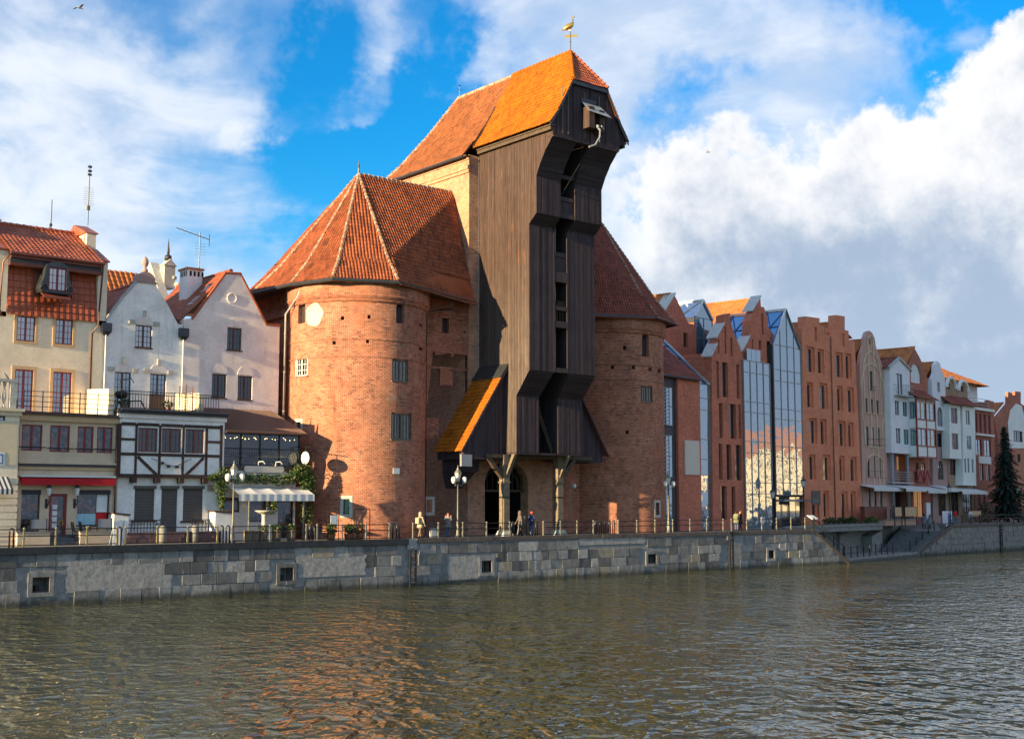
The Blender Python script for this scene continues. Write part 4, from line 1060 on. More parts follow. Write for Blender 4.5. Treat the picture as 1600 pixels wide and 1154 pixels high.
for r_ in range(4):
    zt, zb = courses[r_], courses[r_ + 1]; u = 14 + rnd.uniform(0, 1)
    while u < 99:
        w = rnd.choice((.8, 1.0, 1.2, 1.4, 1.7, 1.1)) * rnd.uniform(.9, 1.1); a, b_ = u, u + w; u = b_
        um, zm = (a + b_) / 2, (zt + zb) / 2
        if any(p[0] < um < p[1] and p[2] < zm < p[3] for p in patches): continue
        if any(c[0] - .28 < b_ and a < c[1] + .28 and c[2] - .1 < zt and zb < c[3] + .1 for c in culverts): continue
        if any(abs(um - l) < w / 2 + .35 for l in ladders) and r_ < 9: continue
        if b_ > 94.3 and zt > -.02 - (b_ - 94.6) * .585 - .1: continue
        o_ = rnd.uniform(-.012, .02); e = .009 + rnd.uniform(0, .006); bv = .02
        m = MB(QF)
        A, B_, Z0, Z1 = a + e, b_ - e, zb + e, zt - e
        m.hexa([(A, .12, Z0), (B_, .12, Z0), (B_, .12, Z1), (A, .12, Z1), (A, -o_ - .02, Z0), (B_, -o_ - .02, Z0), (B_, -o_ - .02, Z1), (A, -o_ - .02, Z1)])
        k = len(m.v)
        m.hexa([(A, -o_ - .02, Z0), (B_, -o_ - .02, Z0), (B_, -o_ - .02, Z1), (A, -o_ - .02, Z1), (A + bv, -o_ - .032, Z0 + bv), (B_ - bv, -o_ - .032 + rnd.uniform(-.015, .015), Z0 + bv), (B_ - bv, -o_ - .032, Z1 - bv), (A + bv, -o_ - .032 + rnd.uniform(-.015, .015), Z1 - bv)])
        del m.f[6], m.f[1]; 
        for q in (m.uv, m.mi): del q[6], q[1]
        m.build('stone', rnd.choice(mats), quay, fix=False); nst += 1
for c in culverts:
    m = MB(QF); A, B_, C_, D_ = c; q = .24
    m.box(A - q, A, -.06, .3, C_ - q, D_ + q); m.box(B_, B_ + q, -.06, .3, C_ - q, D_ + q); m.box(A, B_, -.06, .3, C_ - q, C_); m.box(A, B_, -.06, .3, D_, D_ + q); o = m.build('culvert_frame', 'quay_stone', quay)
    m = MB(QF); q = .07
    m.box(A, A + q, .02, .1, C_, D_); m.box(B_ - q, B_, .02, .1, C_, D_); m.box(A + q, B_ - q, .02, .1, C_, C_ + q); m.box(A + q, B_ - q, .02, .1, D_ - q, D_); m.build('iron_rim', 'iron_rust', o)
    m = MB(QF); m.face([(A, .94, C_), (B_, .94, C_), (B_, .94, D_), (A, .94, D_)]); m.build('culvert_back', 'quay_render', o, fix=False)
    m = MB(QF); xm = (A + B_) / 2; m.box(xm - .12, xm + .1, .5, .8, C_, C_ + .35); m.build('mooring_ring', 'iron', o)
# coping: dark up to the first ladder, brown stone after it
split = QF.at(637, 845)[0]
u = 10.
while u < split:
    w = min(3.1, split - u); m = MB(QF); m.box(u + .006, u + w - .006, -.16 + rnd.uniform(-.01, .01), .5, -.36, .015); m.build('coping', 'coping_dark', quay); u += w
u = ladders[0] + .35
while u < 94.6:
    w = min(2.2, 94.6 - u)
    if not (abs(u + w / 2 - ladders[1]) < 1.4): pass
    m = MB(QF); m.box(u + .006, u + w - .006, -.1 + rnd.uniform(-.015, .015), .6, -.26, .02 + rnd.uniform(0, .012)); m.build('coping', 'coping_brown', quay); u += w
m = MB(QF); m.hexa([(94.6, -.1, -.26), (94.6, .5, -.26), (94.6, .5, .02), (94.6, -.1, .02), (99.7, -.1, -3.24), (99.7, .5, -3.24), (99.7, .5, -2.96), (99.7, -.1, -2.96)]); m.build('coping', 'coping_brown', quay)
def ladder(T, u, zt, label):
    root = thing('quay_ladder', T(u, -.1, -3.2), label, 'ladder', 'ladders on the quay wall')
    for d in (-.22, .22):
        m = MB(T); m.box(u + d - .05, u + d + .05, -.2, -.08, -3.6, zt); m.build('stringer', 'iron', root)
    for k in range(9):
        m = MB(T); z = -3.3 + k * .34; m.box(u - .17, u + .17, -.17, -.12, z, z + .06); m.build('rung', 'steel_grey' if k % 3 else 'paint_red', root)
    m = MB(T); m.box(u - .42, u + .42, -.06, .0, -.7, .02); m.build('head_plate', 'steel_grey', root)
ladder(QF, ladders[0], -.7, 'rusty iron ladder on the quay wall near the walking couple')
ladder(QF, ladders[1], .05, 'dark iron ladder on the quay wall below the slotted brick front')
# stepped landing
m = MB(); LZ = -2.75
m.face([(97.4, 70.5, LZ), (99.7, 70.5, LZ), (119.5, 75.35, LZ), (119.5, 80.5, LZ), (97.4, 77, LZ)]); m.build('landing', 'paving', kind='structure', label='low stone landing at the foot of the steps', fix=False)
m = MB(); m.face([(99.5, 70.42, -4), (119.7, 75.32, -4), (119.7, 75.32, LZ), (99.5, 70.42, LZ)]); m.box(99.4, 99.6, 70.45, 71, -4, LZ)
m.build('landing_edge', 'quay_render', kind='structure', label='worn stone edge of the low landing', fix=False)
ret = thing('retaining_wall', (106, 77.5, LZ), 'concrete retaining wall with overhanging slab above the landing', 'wall')
A_, B_ = Vector((97.4, 76.2, 0)), Vector((114.6, 79.2, 0)); dg = math.degrees(math.atan2(B_.y - A_.y, B_.x - A_.x)); F = Frame(A_.x, A_.y, dg); L_ = (B_ - A_).length
m = MB(F); wall(m, [(-.5, LZ), (L_, LZ), (L_, -.05), (-.5, -.05)], [rect_hole(3.0, 4.1, LZ + .05, -.75), [(8.6 + .3 * math.cos(g * math.pi / 6), -1.5 + .5 * math.sin(g * math.pi / 6)) for g in range(12)]], .3); m.build('wall', 'concrete', ret)
back_panel(ret, F, 2.9, 4.2, LZ, -.7, .25, 'paint_blue', 'door'); back_panel(ret, F, 8.2, 9, -2.1, -.9, .25, 'interior', 'oval_window')
for u in (1.2, 6.2, 11.6): m = MB(F); m.box(u, u + .4, -.35, -.01, LZ, -.5); m.hexa([(u, -1.6, -.5), (u + .4, -1.6, -.5), (u + .4, 0, -1.0), (u, 0, -1.0), (u, -1.6, -.42), (u + .4, -1.6, -.42), (u + .4, 0, -.42), (u, 0, -.42)]); m.build('bracket', 'concrete', ret)
m = MB(F); m.box(-3.2, L_ + 1.2, -1.9, .8, -.42, .02); m.build('slab', 'concrete', ret); m = MB(F); m.box(-3.2, L_ + 1.2, -1.98, -1.7, .02, .26); m.build('slab_edge', 'concrete', ret)
m = MB(F); m.box(L_, L_ + 2.6, -1.2, .2, LZ, -1.2); m.hexa([(L_, -1.2, -1.2), (L_ + 2.6, -1.2, -1.2), (L_ + 2.6, .2, -1.2), (L_, .2, -1.2), (L_, -1.2, -1.1), (L_ + 2.6, -1.2, -.5), (L_ + 2.6, .2, -.5), (L_, .2, -1.1)]); m.build('wing_wall', 'concrete', ret)
st = thing('stone_steps', (119, 77, LZ), 'dark stone steps rising from the low landing', 'steps', kind='structure')
bl, br_, tl, tr = Vector((115.6, 77.6, 0)), Vector((117.8, 74.9, 0)), Vector((122.3, 79.6, 0)), Vector((125.4, 76.3, 0)); NS = 12
for k in range(NS):
    a, b_, c, d = bl.lerp(tl, k / NS), br_.lerp(tr, k / NS), br_.lerp(tr, (k + 1) / NS), bl.lerp(tl, (k + 1) / NS); z = LZ + (k + 1) * (2.07 / NS)
    m = MB(); m.hexa([(p.x, p.y, z - .5) for p in (a, b_, c, d)] + [(p.x, p.y, z) for p in (a, b_, c, d)]); m.build('step', 'concrete_dark', st)
m = MB(); m.hexa([(tl.x, tl.y, -1.2), (tr.x, tr.y, -1.2), (129.5, 79.2, -1.), (127, 82.2, -1.), (tl.x, tl.y, -.69), (tr.x, tr.y, -.69), (129.5, 79.2, .0), (127, 82.2, .0)]); m.build('ramp', 'paving', st)
m = MB(); m.face([(tr.x, tr.y, -1.2), (129.5, 79.2, -1.2), (129.5, 79.2, 0), (126.0, 75.95, 0)]); m.build('ramp_wall', 'concrete', st, fix=False)
for k in range(8):
    m = MB(); x0 = 95.2 + k * .55; z = -.1 - k * .33; m.box(x0, x0 + .56, QY + .6, QY + 2.8, z - .5, z); m.build('step', 'concrete_dark', st)
# quay right of the landing
th2 = math.degrees(math.atan(.075)); Q2 = Frame(119.5, 75.3, th2)
quay2 = thing('quay_wall', (135, 76.5, WZ), 'far stretch of sloping-ended stone quay right of the steps', 'quay wall', kind='structure')
m = MB(Frame(119.5, 75.36, th2)); wall(m, [(-.1, -4.2), (80, -4.2), (80, -.02), (7.6, -.02), (-.1, -2.75)], [], .3); m.build('backing', 'quay_far', quay2)
m = MB(Q2); cr = [-.3, -.95, -1.55, -2.15, -2.75, -3.4]
for r_ in range(5):
    u = .2
    while u < 50:
        w = rnd.uniform(.7, 1.5); a, b_ = u + .02, u + w - .02; u += w
        if cr[r_] > -2.75 + a * .355 - .05: continue
        o_ = rnd.uniform(.0, .07); m.box(a, b_, -o_, .1, cr[r_ + 1] + .015, cr[r_] - .015)
m.build('stonework', 'quay_far', quay2, kind='stuff')
m = MB(Q2); m.box(7.6, 60, -.12, .6, -.28, .02); m.hexa([(-.1, -.12, -3.0), (-.1, .5, -3.0), (-.1, .5, -2.7), (-.1, -.12, -2.7), (7.6, -.12, -.28), (7.6, .5, -.28), (7.6, .5, .02), (7.6, -.12, .02)]); m.build('coping', 'coping_brown', quay2)
ladder(Q2, Q2.at(1563, 840)[0], .0, 'iron ladder on the far quay wall below the spruce')

# ------------------------------------------------------------------ railings and hoops along the edge
def railing(T, u0, u1, n, label, w=.28, z0=0., h=1.02, dz=0., post='iron_post', rails=(1.0, .62, .12), slope=0.):
    zz = lambda u: z0 + slope * (u - u0)
    um = (u0 + u1) / 2; root = thing('quay_railing', T(um, w, zz(um)), label, 'railing', 'iron railings along the water')
    for i in range(n):
        u = u0 + (u1 - u0) * i / max(1, n - 1); m = MB(T); z = zz(u)
        m.box(u - .045, u + .045, w - .045, w + .045, z, z + h); m.lathe([(.0, -.02), (.065, .0), (.065, .06), (0, .1)], (u, w, z + h), 8); m.build('post', post, root)
    for k, zr in enumerate(rails):
        m = MB(T); m.tube([(u0, w, zz(u0) + zr), (u1, w, zz(u1) + zr)], .028, 6); m.build('rail', 'iron', root)
    return root
secs = [(-12, 186, 5, 'iron_ochre', 'iron railing in front of the red-awning shop'), (199, 343, 4, 'iron_ochre', 'iron railing in front of the half-timbered house'),
        (366, 482, 3, 'iron_post', 'iron railing in front of the white-awning cafe'), (499, 612, 4, 'iron_post', 'iron railing along the foot of the sunlit round tower'),
        (649, 800, 5, 'iron_post', 'iron railing between the strolling couple and the crane gate'), (853, 931, 4, 'iron_post', 'iron railing by the right-hand crane post'),
        (970, 1134, 7, 'iron_post', 'iron railing along the shaded round tower and blind brick front'), (1147, 1262, 6, 'iron_post', 'iron railing in front of the tall glass fronts')]
for a, b_, n, pm, lb in secs: railing(QF, QF.at(a, 840)[0], QF.at(b_, 830)[0], n, lb, post=pm)
railing(QF, 95.0, 99.4, 4, 'iron handrail sloping down to the landing', slope=-.585, post='iron', rails=(1., .5))
LF = Frame(99.7, 70.6, math.degrees(math.atan2(4.9, 19.8)))
railing(LF, .3, 13.4, 9, 'low dark railing along the landing edge', z0=LZ, post='iron', rails=(.98,))
railing(Frame(118.0, 75.2, 12), 0, 7.4, 5, 'iron handrail rising beside the far steps', z0=LZ, slope=.28, post='iron', rails=(1., .6))
railing(Q2, 8.2, 28., 10, 'iron railing on the far quay before the children', post='iron', rails=(1., .6))
railing(Q2, 28.4, 44., 7, 'iron railing on the far quay by the spruce', post='iron', rails=(1., .6))
def hoop_mesh():
    m = MB(); m.tube([(-.11, 0, 0), (-.11, 0, .92), (-.08, 0, 1.02), (0, 0, 1.06), (.08, 0, 1.02), (.11, 0, .92), (.11, 0, 0)], .05, 7); return m
proto = None
hoops = [(22, 'by the left edge of the quay'), (191, 'beside the red-awning shop end of the railing'), (351, 'just left of the white lamp by the cafe'), (361, 'just right of the white lamp by the cafe'), (491, 'before the cafe awning corner'), (617, 'left one before the sunlit tower'), (627, 'right one before the sunlit tower'), (807, 'first from the left crane post'), (819, 'second from the left crane post'), (831, 'third from the left crane post'), (844, 'fourth from the left crane post'),
         (937, 'first of five before the shaded tower'), (944, 'second of five before the shaded tower'), (951, 'third of five before the shaded tower'), (958, 'fourth of five before the shaded tower'), (965, 'last of five before the shaded tower')]
for px, lb in hoops:
    u = QF.at(px, 838)[0]
    if proto is None:
        o = hoop_mesh().build('mooring_hoop', 'zinc_dark', None, smooth=True); proto = o
    else: o = proto.copy(); COL.objects.link(o)
    o.location = (u, QY + .42, 0); props(o, 'dark iron hoop bollard ' + lb, 'bollard', 'iron hoops on the quay edge')
# ------------------------------------------------------------------ houses left of the crane
LM, L0 = Frame(0, 78.0), Frame(0, 74.0)        # main facades, and the low terrace fronts before them
def px_outline(F, pts, w=0.): return [F.at(x, y, w) for x, y in pts]
def trim_round(parent, F, a, t=.16, out=.05, mat='trim_ochre', sill=True, name='surround', back=.02):
    A, B, C, D = a; m = MB(F)
    m.box(A - t, A, -out, back, C - (t if sill else 0), D + t); m.box(B, B + t, -out, back, C - (t if sill else 0), D + t); m.box(A, B, -out, back, D, D + t)
    if sill: m.box(A, B, -out, back, C - t, C)
    return m.build(name, mat, parent)
def leaf_cloud(parent, name, mat, centers, n, size, rnd, label=None, cat=None, kind='stuff', extra=None):
    """n small leaf blades scattered through ellipsoids (x, y, z, rx, ry, rz)"""
    m = MB(); tot = sum(c[3] * c[5] for c in centers)
    for c in centers:
        for _ in range(int(n * c[3] * c[5] / tot)):
            while True:
                p = Vector((rnd.uniform(-1, 1), rnd.uniform(-1, 1), rnd.uniform(-1, 1)))
                if .25 < p.length < 1: break
            q = Vector((c[0] + p.x * c[3], c[1] + p.y * c[4], c[2] + p.z * c[5])); s = size * rnd.uniform(.6, 1.35)
            a = Vector((rnd.uniform(-1, 1), rnd.uniform(-1, 1), rnd.uniform(-.6, .6))).normalized(); b = a.cross(Vector((rnd.uniform(-1, 1), rnd.uniform(-1, 1), rnd.uniform(-1, 1)))).normalized()
            m.cur = 1 if extra and rnd.random() < extra else 0
            m.face([q - a * s, q + b * s * .5, q + a * s, q - b * s * .5])
    m.cur = 0
    return m.build(name, mat, parent, fix=False, kind=kind, label=label, cat=cat)

# cream house with the mansard
hb = thing('cream_house', (27, 78, 0), 'cream house with red mansard and bell-shaped dormer window', 'house', 'gabled houses left of the crane')
xl, xr = LM.at(-60, 500)[0], LM.at(165, 520)[0]
zm0 = LM.at(80, 496)[1]; ze = LM.at(85, 404)[1]; zr = LM.at(85, 362, 4.2)[1]
wins = [LM.rect(26, 494, 55, 533), LM.rect(86.5, 499, 113.5, 538)]; doors = [LM.rect(22, 577, 51, 646), LM.rect(82, 581, 111, 648)]
m = MB(LM); wall(m, [(xl, 0), (xr, 0), (xr, zm0 + .1), (xl, zm0 + .1)], [rect_hole(*a) for a in wins + doors], .16, back=9); m.build('wall', 'plaster_cream', hb)
for a in wins: window(hb, LM, *a, .06, 2, 4, 'paint_red', 'glass_sky', .075, .03); trim_round(hb, LM, a, .17)
for a in doors:
    window(hb, LM, *a, .06, 2, 6, 'paint_red', 'glass_sky', .085, .03, name='glazed_door'); trim_round(hb, LM, a, .2, sill=False)
ml, mr = LM.at(12, 450)[0], LM.at(152, 460)[0]
# mansard: big flat clay tiles, each one its own piece
wm = .45
tw_, th_ = .40, .50; rows = int((ze - .75 - zm0) / th_) + 1; cols = int((mr - ml) / tw_)
dm = LM.rect(56, 412, 108, 461)
tmesh = None
for j in range(rows):
    for i in range(cols):
        u = ml + (mr - ml) * i / cols; z = zm0 + j * (ze - .75 - zm0) / rows; uc, zc = u + tw_ / 2, z + th_ / 2
        if dm[0] - .1 < uc < dm[1] + .1 and zc > dm[2] - .1: continue
        f = j / rows; w0, w1 = wm * f, wm * (j + 1) / rows
        if tmesh is None:
            mm = MB(); a_ = (mr - ml) / cols - .02; h_ = (ze - .75 - zm0) / rows
            mm.hexa([(0, -.07, -.03), (a_, -.07, -.03), (a_, .0, h_), (0, .0, h_), (0, -.15, -.03), (a_ * .5, -.18, -.03), (a_ * .5, -.05, h_), (0, -.04, h_)]); mm.hexa([(a_ * .5, -.07, -.03), (a_, -.07, -.03), (a_, 0, h_), (a_ * .5, 0, h_), (a_ * .5, -.18, -.03), (a_, -.14, -.03), (a_, -.035, h_), (a_ * .5, -.05, h_)])
            o = mm.build('mansard_tile', 'tile_glazed', None, fix=False); tmesh = o.data
            off = Vector(o.location); bpy.data.objects.remove(o)
        o = bpy.data.objects.new('mansard_tile', tmesh); COL.objects.link(o); o.parent = hb
        o.location = Vector(LM(u, w0 - .02, z)) + off - ORG[hb.name]; o.rotation_euler.x = rnd.uniform(-.012, .012)
m = MB(LM); m.hexa([(ml, 0, zm0 - .1), (mr, 0, zm0 - .1), (mr, wm, ze), (ml, wm, ze), (ml, .3, zm0 - .1), (mr, .3, zm0 - .1), (mr, wm + .3, ze), (ml, wm + .3, ze)]); m.build('mansard_base', 'paint_redbrown', hb)
m = MB(LM); m.box(ml, mr + .1, -.35, .5, ze - .75, ze - .55); m.box(ml, mr + .15, -.5, .5, ze - .3, ze - .12); m.build('eaves_cornice', 'paint_redbrown', hb)
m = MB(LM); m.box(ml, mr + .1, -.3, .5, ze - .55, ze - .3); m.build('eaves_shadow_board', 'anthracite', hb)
gutter(hb, [LM(ml - .1, -.6, ze - .05), LM(mr + .2, -.6, ze - .05)], .1, 'paint_redbrown')
tile_slope(hb, [LM(ml - .1, -.55, ze), LM(mr + .15, -.55, ze), LM(mr + .15, 4.2, zr), LM(ml - .1, 4.2, zr)], 'tile_red', tw=.3, th=.4)
tile_slope(hb, [LM(mr + .15, 9, ze), LM(ml - .1, 9, ze), LM(ml - .1, 4.2, zr), LM(mr + .15, 4.2, zr)], 'tile_red', tw=.3, th=.4)
ridge_cap(hb, LM(ml - 6, 4.2, zr + .05), LM(mr + .15, 4.2, zr + .05), 'tile_red', .14, .4, .03)
# party walls with their coped tops
for a, b_, cap in ((LM.at(-40, 420)[0], ml - .02, False), (mr + .02, xr, True)):
    m = MB(LM); m.extrude([(a, 0, zm0 - .2), (a, 0, ze + .15), (a, 2.2, ze + 1.3), (a, 2.2, zr - .15), (a, 6, zr - .15), (a, 9, ze), (a, 9, zm0 - .2)], (b_ - a, 0, 0)); o = m.build('parapet', 'plaster_cream', hb)
    m = MB(LM); m.hexa([(a - .1, -.1, ze + .15), (b_ + .1, -.1, ze + .15), (b_ + .1, 2.2, ze + 1.3), (a - .1, 2.2, ze + 1.3), (a - .1, -.1, ze + .25), (b_ + .1, -.1, ze + .25), (b_ + .1, 2.2, ze + 1.4), (a - .1, 2.2, ze + 1.4)]); m.build('coping', 'tile_red', o)
    m = MB(LM); m.extrude([(a - .15, 2.05, zr - .2), (a - .15, 4.2, zr + .65), (a - .15, 6.15, zr - .2)], (b_ - a + .3, 0, 0)); m.build('chimney_cap', 'tile_red', o)
    m = MB(LM)
    for k in range(5): m.box(a - .02, a + .01, 2.5 + k * .5, 2.62 + k * .5, zr - .75, zr - .3)
    m.build('vent_slot', 'interior', o)
# bell-shaped dormer
A, B, C, D = dm
g = lambda fx, fz: (A + (B - A) * fx, C + (D - C) * fz)
out = [(0.02, .12), (.06, .02), (.16, 0), (.84, 0), (.94, .02), (.98, .12), (.97, .25), (.9, .42), (.86, .6), (.85, .78), (.8, .9), (.68, .98), (.5, 1.), (.32, .98), (.2, .9), (.15, .78), (.14, .6), (.1, .42), (.03, .25)]
da = LM.rect(69, 421, 97, 457)
m = MB(LM); T_ = Frame(0, 77.2); wall(m, [g(*q) for q in out], [rect_hole(*da)], .15, T=T_, back=1.0); do = m.build('dormer', 'zinc_dark', hb)
window(do, T_, *da, .06, 2, 3, 'paint_red', 'glass_sky', .08, .03, name='dormer_window')
for fx in (.12, .88):
    u, z = g(fx, .12); m = MB(T_); m.tube([(u + .28 * math.cos(k) * (1 - k / 14), -.05, z + .28 * math.sin(k) * (1 - k / 14)) for k in [i * .5 for i in range(24)]], .05, 5); m.build('scroll', 'zinc_dark', do)
m = MB(T_); m.hexa([(A + .2, -.25, C - .38), (B - .2, -.25, C - .38), (B - .2, .4, C - .02), (A + .2, .4, C - .02), (A + .2, -.25, C - .3), (B - .2, -.25, C - .3), (B - .2, .4, C + .05), (A + .2, .4, C + .05)]); m.build('dormer_apron', 'paint_redbrown', do)
u0, z0 = LM.at(146, 505); pipe(hb, [LM(u0 + .35, -.4, ze - .1), LM(u0 + .2, -.25, zm0 - .25), LM(u0 - .1, -.1, zm0 - .8), LM(u0 - .1, -.1, 7.)], .06, 'copper_pipe')
u0, z0 = LM.at(12, 400); pipe(hb, [LM(u0 + .1, -.6, ze - .05), LM(u0 - .35, -.3, ze - .6), LM(u0 - .4, -.15, zm0 + .2), LM(u0 - .2, -.1, zm0 - .2)], .06, 'copper_pipe', brackets=False)

# white gabled house
hc = thing('white_house', (32.5, 78, 0), 'white gabled house with dark cap and stone ball finial', 'house', 'gabled houses left of the crane')
def gable_roof(parent, F, eL, rd, eR, depth, mat, w0=.25, **k):
    """eL, rd, eR: (u, z) of left eave, ridge, right eave"""
    tile_slope(parent, [F(eL[0], depth, eL[1]), F(eL[0], w0, eL[1]), F(rd[0], w0, rd[1]), F(rd[0], depth, rd[1])], mat, **k)
    tile_slope(parent, [F(eR[0], w0, eR[1]), F(eR[0], depth, eR[1]), F(rd[0], depth, rd[1]), F(rd[0], w0, rd[1])], mat, **k)
    ridge_cap(parent, F(rd[0], w0, rd[1] + .05), F(rd[0], depth, rd[1] + .05), mat, .13, .4, .02)
go = px_outline(LM, [(153, 700), (168, 498), (192, 465), (213.5, 441), (242, 443), (263, 478), (278, 506), (286, 507), (283, 700)])
go[0] = (xr + .03, 0); go[-1] = (go[-2][0], 0); go.insert(1, (xr + .03, go[1][1]))
wc = [LM.rect(211.5, 508, 237.5, 543), LM.rect(178.5, 581, 204, 640)]; dc = LM.rect(234, 584, 259, 646)
m = MB(LM); wall(m, go, [rect_hole(*a) for a in wc + [dc]], .2, back=9); m.build('wall', 'plaster_white', hc)
window(hc, LM, *wc[0], .1, 2, 4, 'paint_brown', 'glass_sky', .07, .03, sill='paint_brown'); window(hc, LM, *wc[1], .1, 2, 5, 'paint_brown', 'glass_sky', .07, .03)
zd = LM.at(247, 617)[1]; window(hc, LM, dc[0], dc[1], zd, dc[3], .1, 2, 4, 'paint_brown', 'glass_sky', .07, .03, name='glazed_door')
m = MB(LM); m.box(dc[0], dc[1], .1, .16, dc[2], zd); m.build('door_panel', 'paint_brown', hc)
def keyed_arch(parent, F, a, mat='plaster_pink', keys=True, h=.62):
    A, B, C, D = a; mid, hw = (A + B) / 2, (B - A) / 2 + .05; m = MB(F)
    pts = [(mid + hw * math.cos(math.pi * i / 10), 0, D + .06 + h * math.sin(math.pi * i / 10)) for i in range(11)]
    m.extrude([(x, -.035, z) for x, _, z in pts], (0, .05, 0)); o = m.build('blind_arch', mat, parent)
    if keys:
        for (u, z, w_, h_) in ((mid, D + h + .16, .1, .2), (A - .28, D + .16, .2, .13), (B + .28, D + .16, .2, .13)):
            m = MB(F); m.box(u - w_, u + w_, -.1, .01, z - h_, z + h_); m.build('keystone', 'limestone', o)
for a in (wc[0], wc[1], dc): keyed_arch(hc, LM, a)
zc_ = LM.at(228, 442)[1]; uc0, uc1 = LM.at(212, 440)[0], LM.at(243.5, 440)[0]; mid = (uc0 + uc1) / 2
m = MB(LM); m.extrude([(uc0 - .1, -.12, zc_)] + [(mid - (uc1 - uc0) * .46 * math.cos(math.pi * i / 10), -.12, zc_ + .12 + .62 * math.sin(math.pi * i / 10)) for i in range(11)] + [(uc1 + .1, -.12, zc_)], (0, .8, 0)); m.build('gable_cap', 'plaster_plum', hc)
m = MB(LM); m.lathe([(.0, 0), (.2, .0), (.22, .2), (.1, .28), (.09, .36), (.2, .5), (.24, .7), (.16, .95), (0, 1.1)], (mid, .2, zc_ + .72), 10); m.build('ball_finial', 'plaster_plum', hc, smooth=True)
m = MB(LM); q = px_outline(LM, [(166, 499), (191, 465), (213.5, 440)]); m.tube([(u, .0, z + .03) for u, z in q], .1, 6); m.build('verge', 'zinc', hc)
gable_roof(hc, LM, (go[1][0] - .15, LM.at(160, 497)[1]), (mid, zc_ + .1), (go[-2][0], LM.at(286, 507)[1]), 9, 'tile_red', w0=.3)
for px in (162, 283):
    u, z = LM.at(px, 512 if px < 200 else 520); m = MB(LM); m.box(u - .2, u + .42, -.35, .1, z - .25, z + .3); m.hexa([(u - .2, -.35, z - .25), (u + .42, -.35, z - .25), (u + .42, .1, z - .25), (u - .2, .1, z - .25), (u, -.1, z - .5), (u + .25, -.1, z - .5), (u + .25, .1, z - .5), (u, .1, z - .5)]); m.build('hopper', 'zinc_dark', hc)
    pipe(hc, [LM(u + .12, -.12, z - .4), LM(u + .12, -.12, 7)], .05, 'lamp_white')

# pinkish gabled house
hd = thing('pink_house', (38.5, 78, 0), 'pale pink gabled house with round medallion beside the sunlit tower', 'house', 'gabled houses left of the crane')
go = px_outline(LM, [(287, 700), (287, 498), (302, 497), (353.6, 427), (376, 428), (396, 466), (416, 507), (437, 509), (436, 700)])
go[0] = (go[1][0] + .02, 0); go[1] = (go[1][0] + .02, go[1][1]); go[-1] = (go[-2][0], 0)
wd = [LM.rect(355, 512, 377.5, 547), LM.rect(331, 584, 353.5, 621), LM.rect(371.5, 587, 394, 624)]
m = MB(LM); wall(m, go, [rect_hole(*a) for a in wd], .2, back=9); m.build('wall', 'plaster_pink', hd)
for a in wd: window(hd, LM, *a, .1, 2, 3, 'paint_brown', 'glass_dark', .075, .02, sill='paint_brown'); keyed_arch(hd, LM, a, keys=False)
u, z = LM.at(362, 466); m = MB(Frame(0, 77.98)); T_ = lambda a, w, z_: LM(u + w * math.cos(a), -.03, z + w * math.sin(a))
m = MB(LM); m.tube([(u + .34 * math.cos(k * math.pi / 10), -.02, z + .34 * math.sin(k * math.pi / 10)) for k in range(21)], .04, 5); m.build('medallion', 'plaster_pink', hd)
eL, rd, eR = LM.at(290, 499), LM.at(365, 425), LM.at(418, 510); gable_roof(hd, LM, (eL[0] - .1, eL[1]), (rd[0], rd[1] + .1), (eR[0], eR[1]), 9, 'tile_red', w0=.35)
for q in ([(300, 499), (353, 427)], [(376, 428), (417, 508)], [(416, 507), (438, 509)], [(352, 427), (377, 428)]):
    m = MB(LM); m.tube([(*[LM.at(*p)[0]], .05, LM.at(*p)[1] + .02) for p in q], .11, 6); m.build('verge', 'tile_red', hd)
for f in (.35, .62):     # skylights in the left slope
    a = Vector((eL[0], 0, eL[1])).lerp(Vector((rd[0], 0, rd[1])), f); d_ = (Vector((rd[0], 0, rd[1])) - Vector((eL[0], 0, eL[1]))).normalized(); n_ = Vector((-d_.z, 0, d_.x))
    p = [a + n_ * .14, a + d_ * .9 + n_ * .14]; m = MB(LM); m.face([(p[0].x, 2.2, p[0].z), (p[0].x, 1.4, p[0].z), (p[1].x, 1.4, p[1].z), (p[1].x, 2.2, p[1].z)]); m.build('skylight', 'glass_sky', hd, fix=False)
# chimney stack behind, carrying the antenna
c0, c1, cz0, cz1 = LM.rect(289, 420, 316, 470, 4.)
ch = thing('chimney', LM((c0 + c1) / 2, 4, cz0), 'white vented chimney stack above the pink gable', 'chimney')
m = MB(LM); m.box(c0, c1 - .2, 3.6, 4.9, cz0 - 1, cz1 - .15); m.build('stack', 'plaster_white', ch); m = MB(LM); m.box(c0 - .1, c1 - .1, 3.5, 5., cz1 - .15, cz1); m.build('cap', 'terracotta', ch)
m = MB(LM)
for k in range(4): m.box(c0 - .01, c0 + .02, 3.75 + k * .28, 3.9 + k * .28, cz1 - .6, cz1 - .25); m.box(c0 + .15 + k * .3, c0 + .3 + k * .3, 3.58, 3.62, cz1 - .6, cz1 - .25)
m.build('vent_slot', 'interior', ch, kind='stuff')
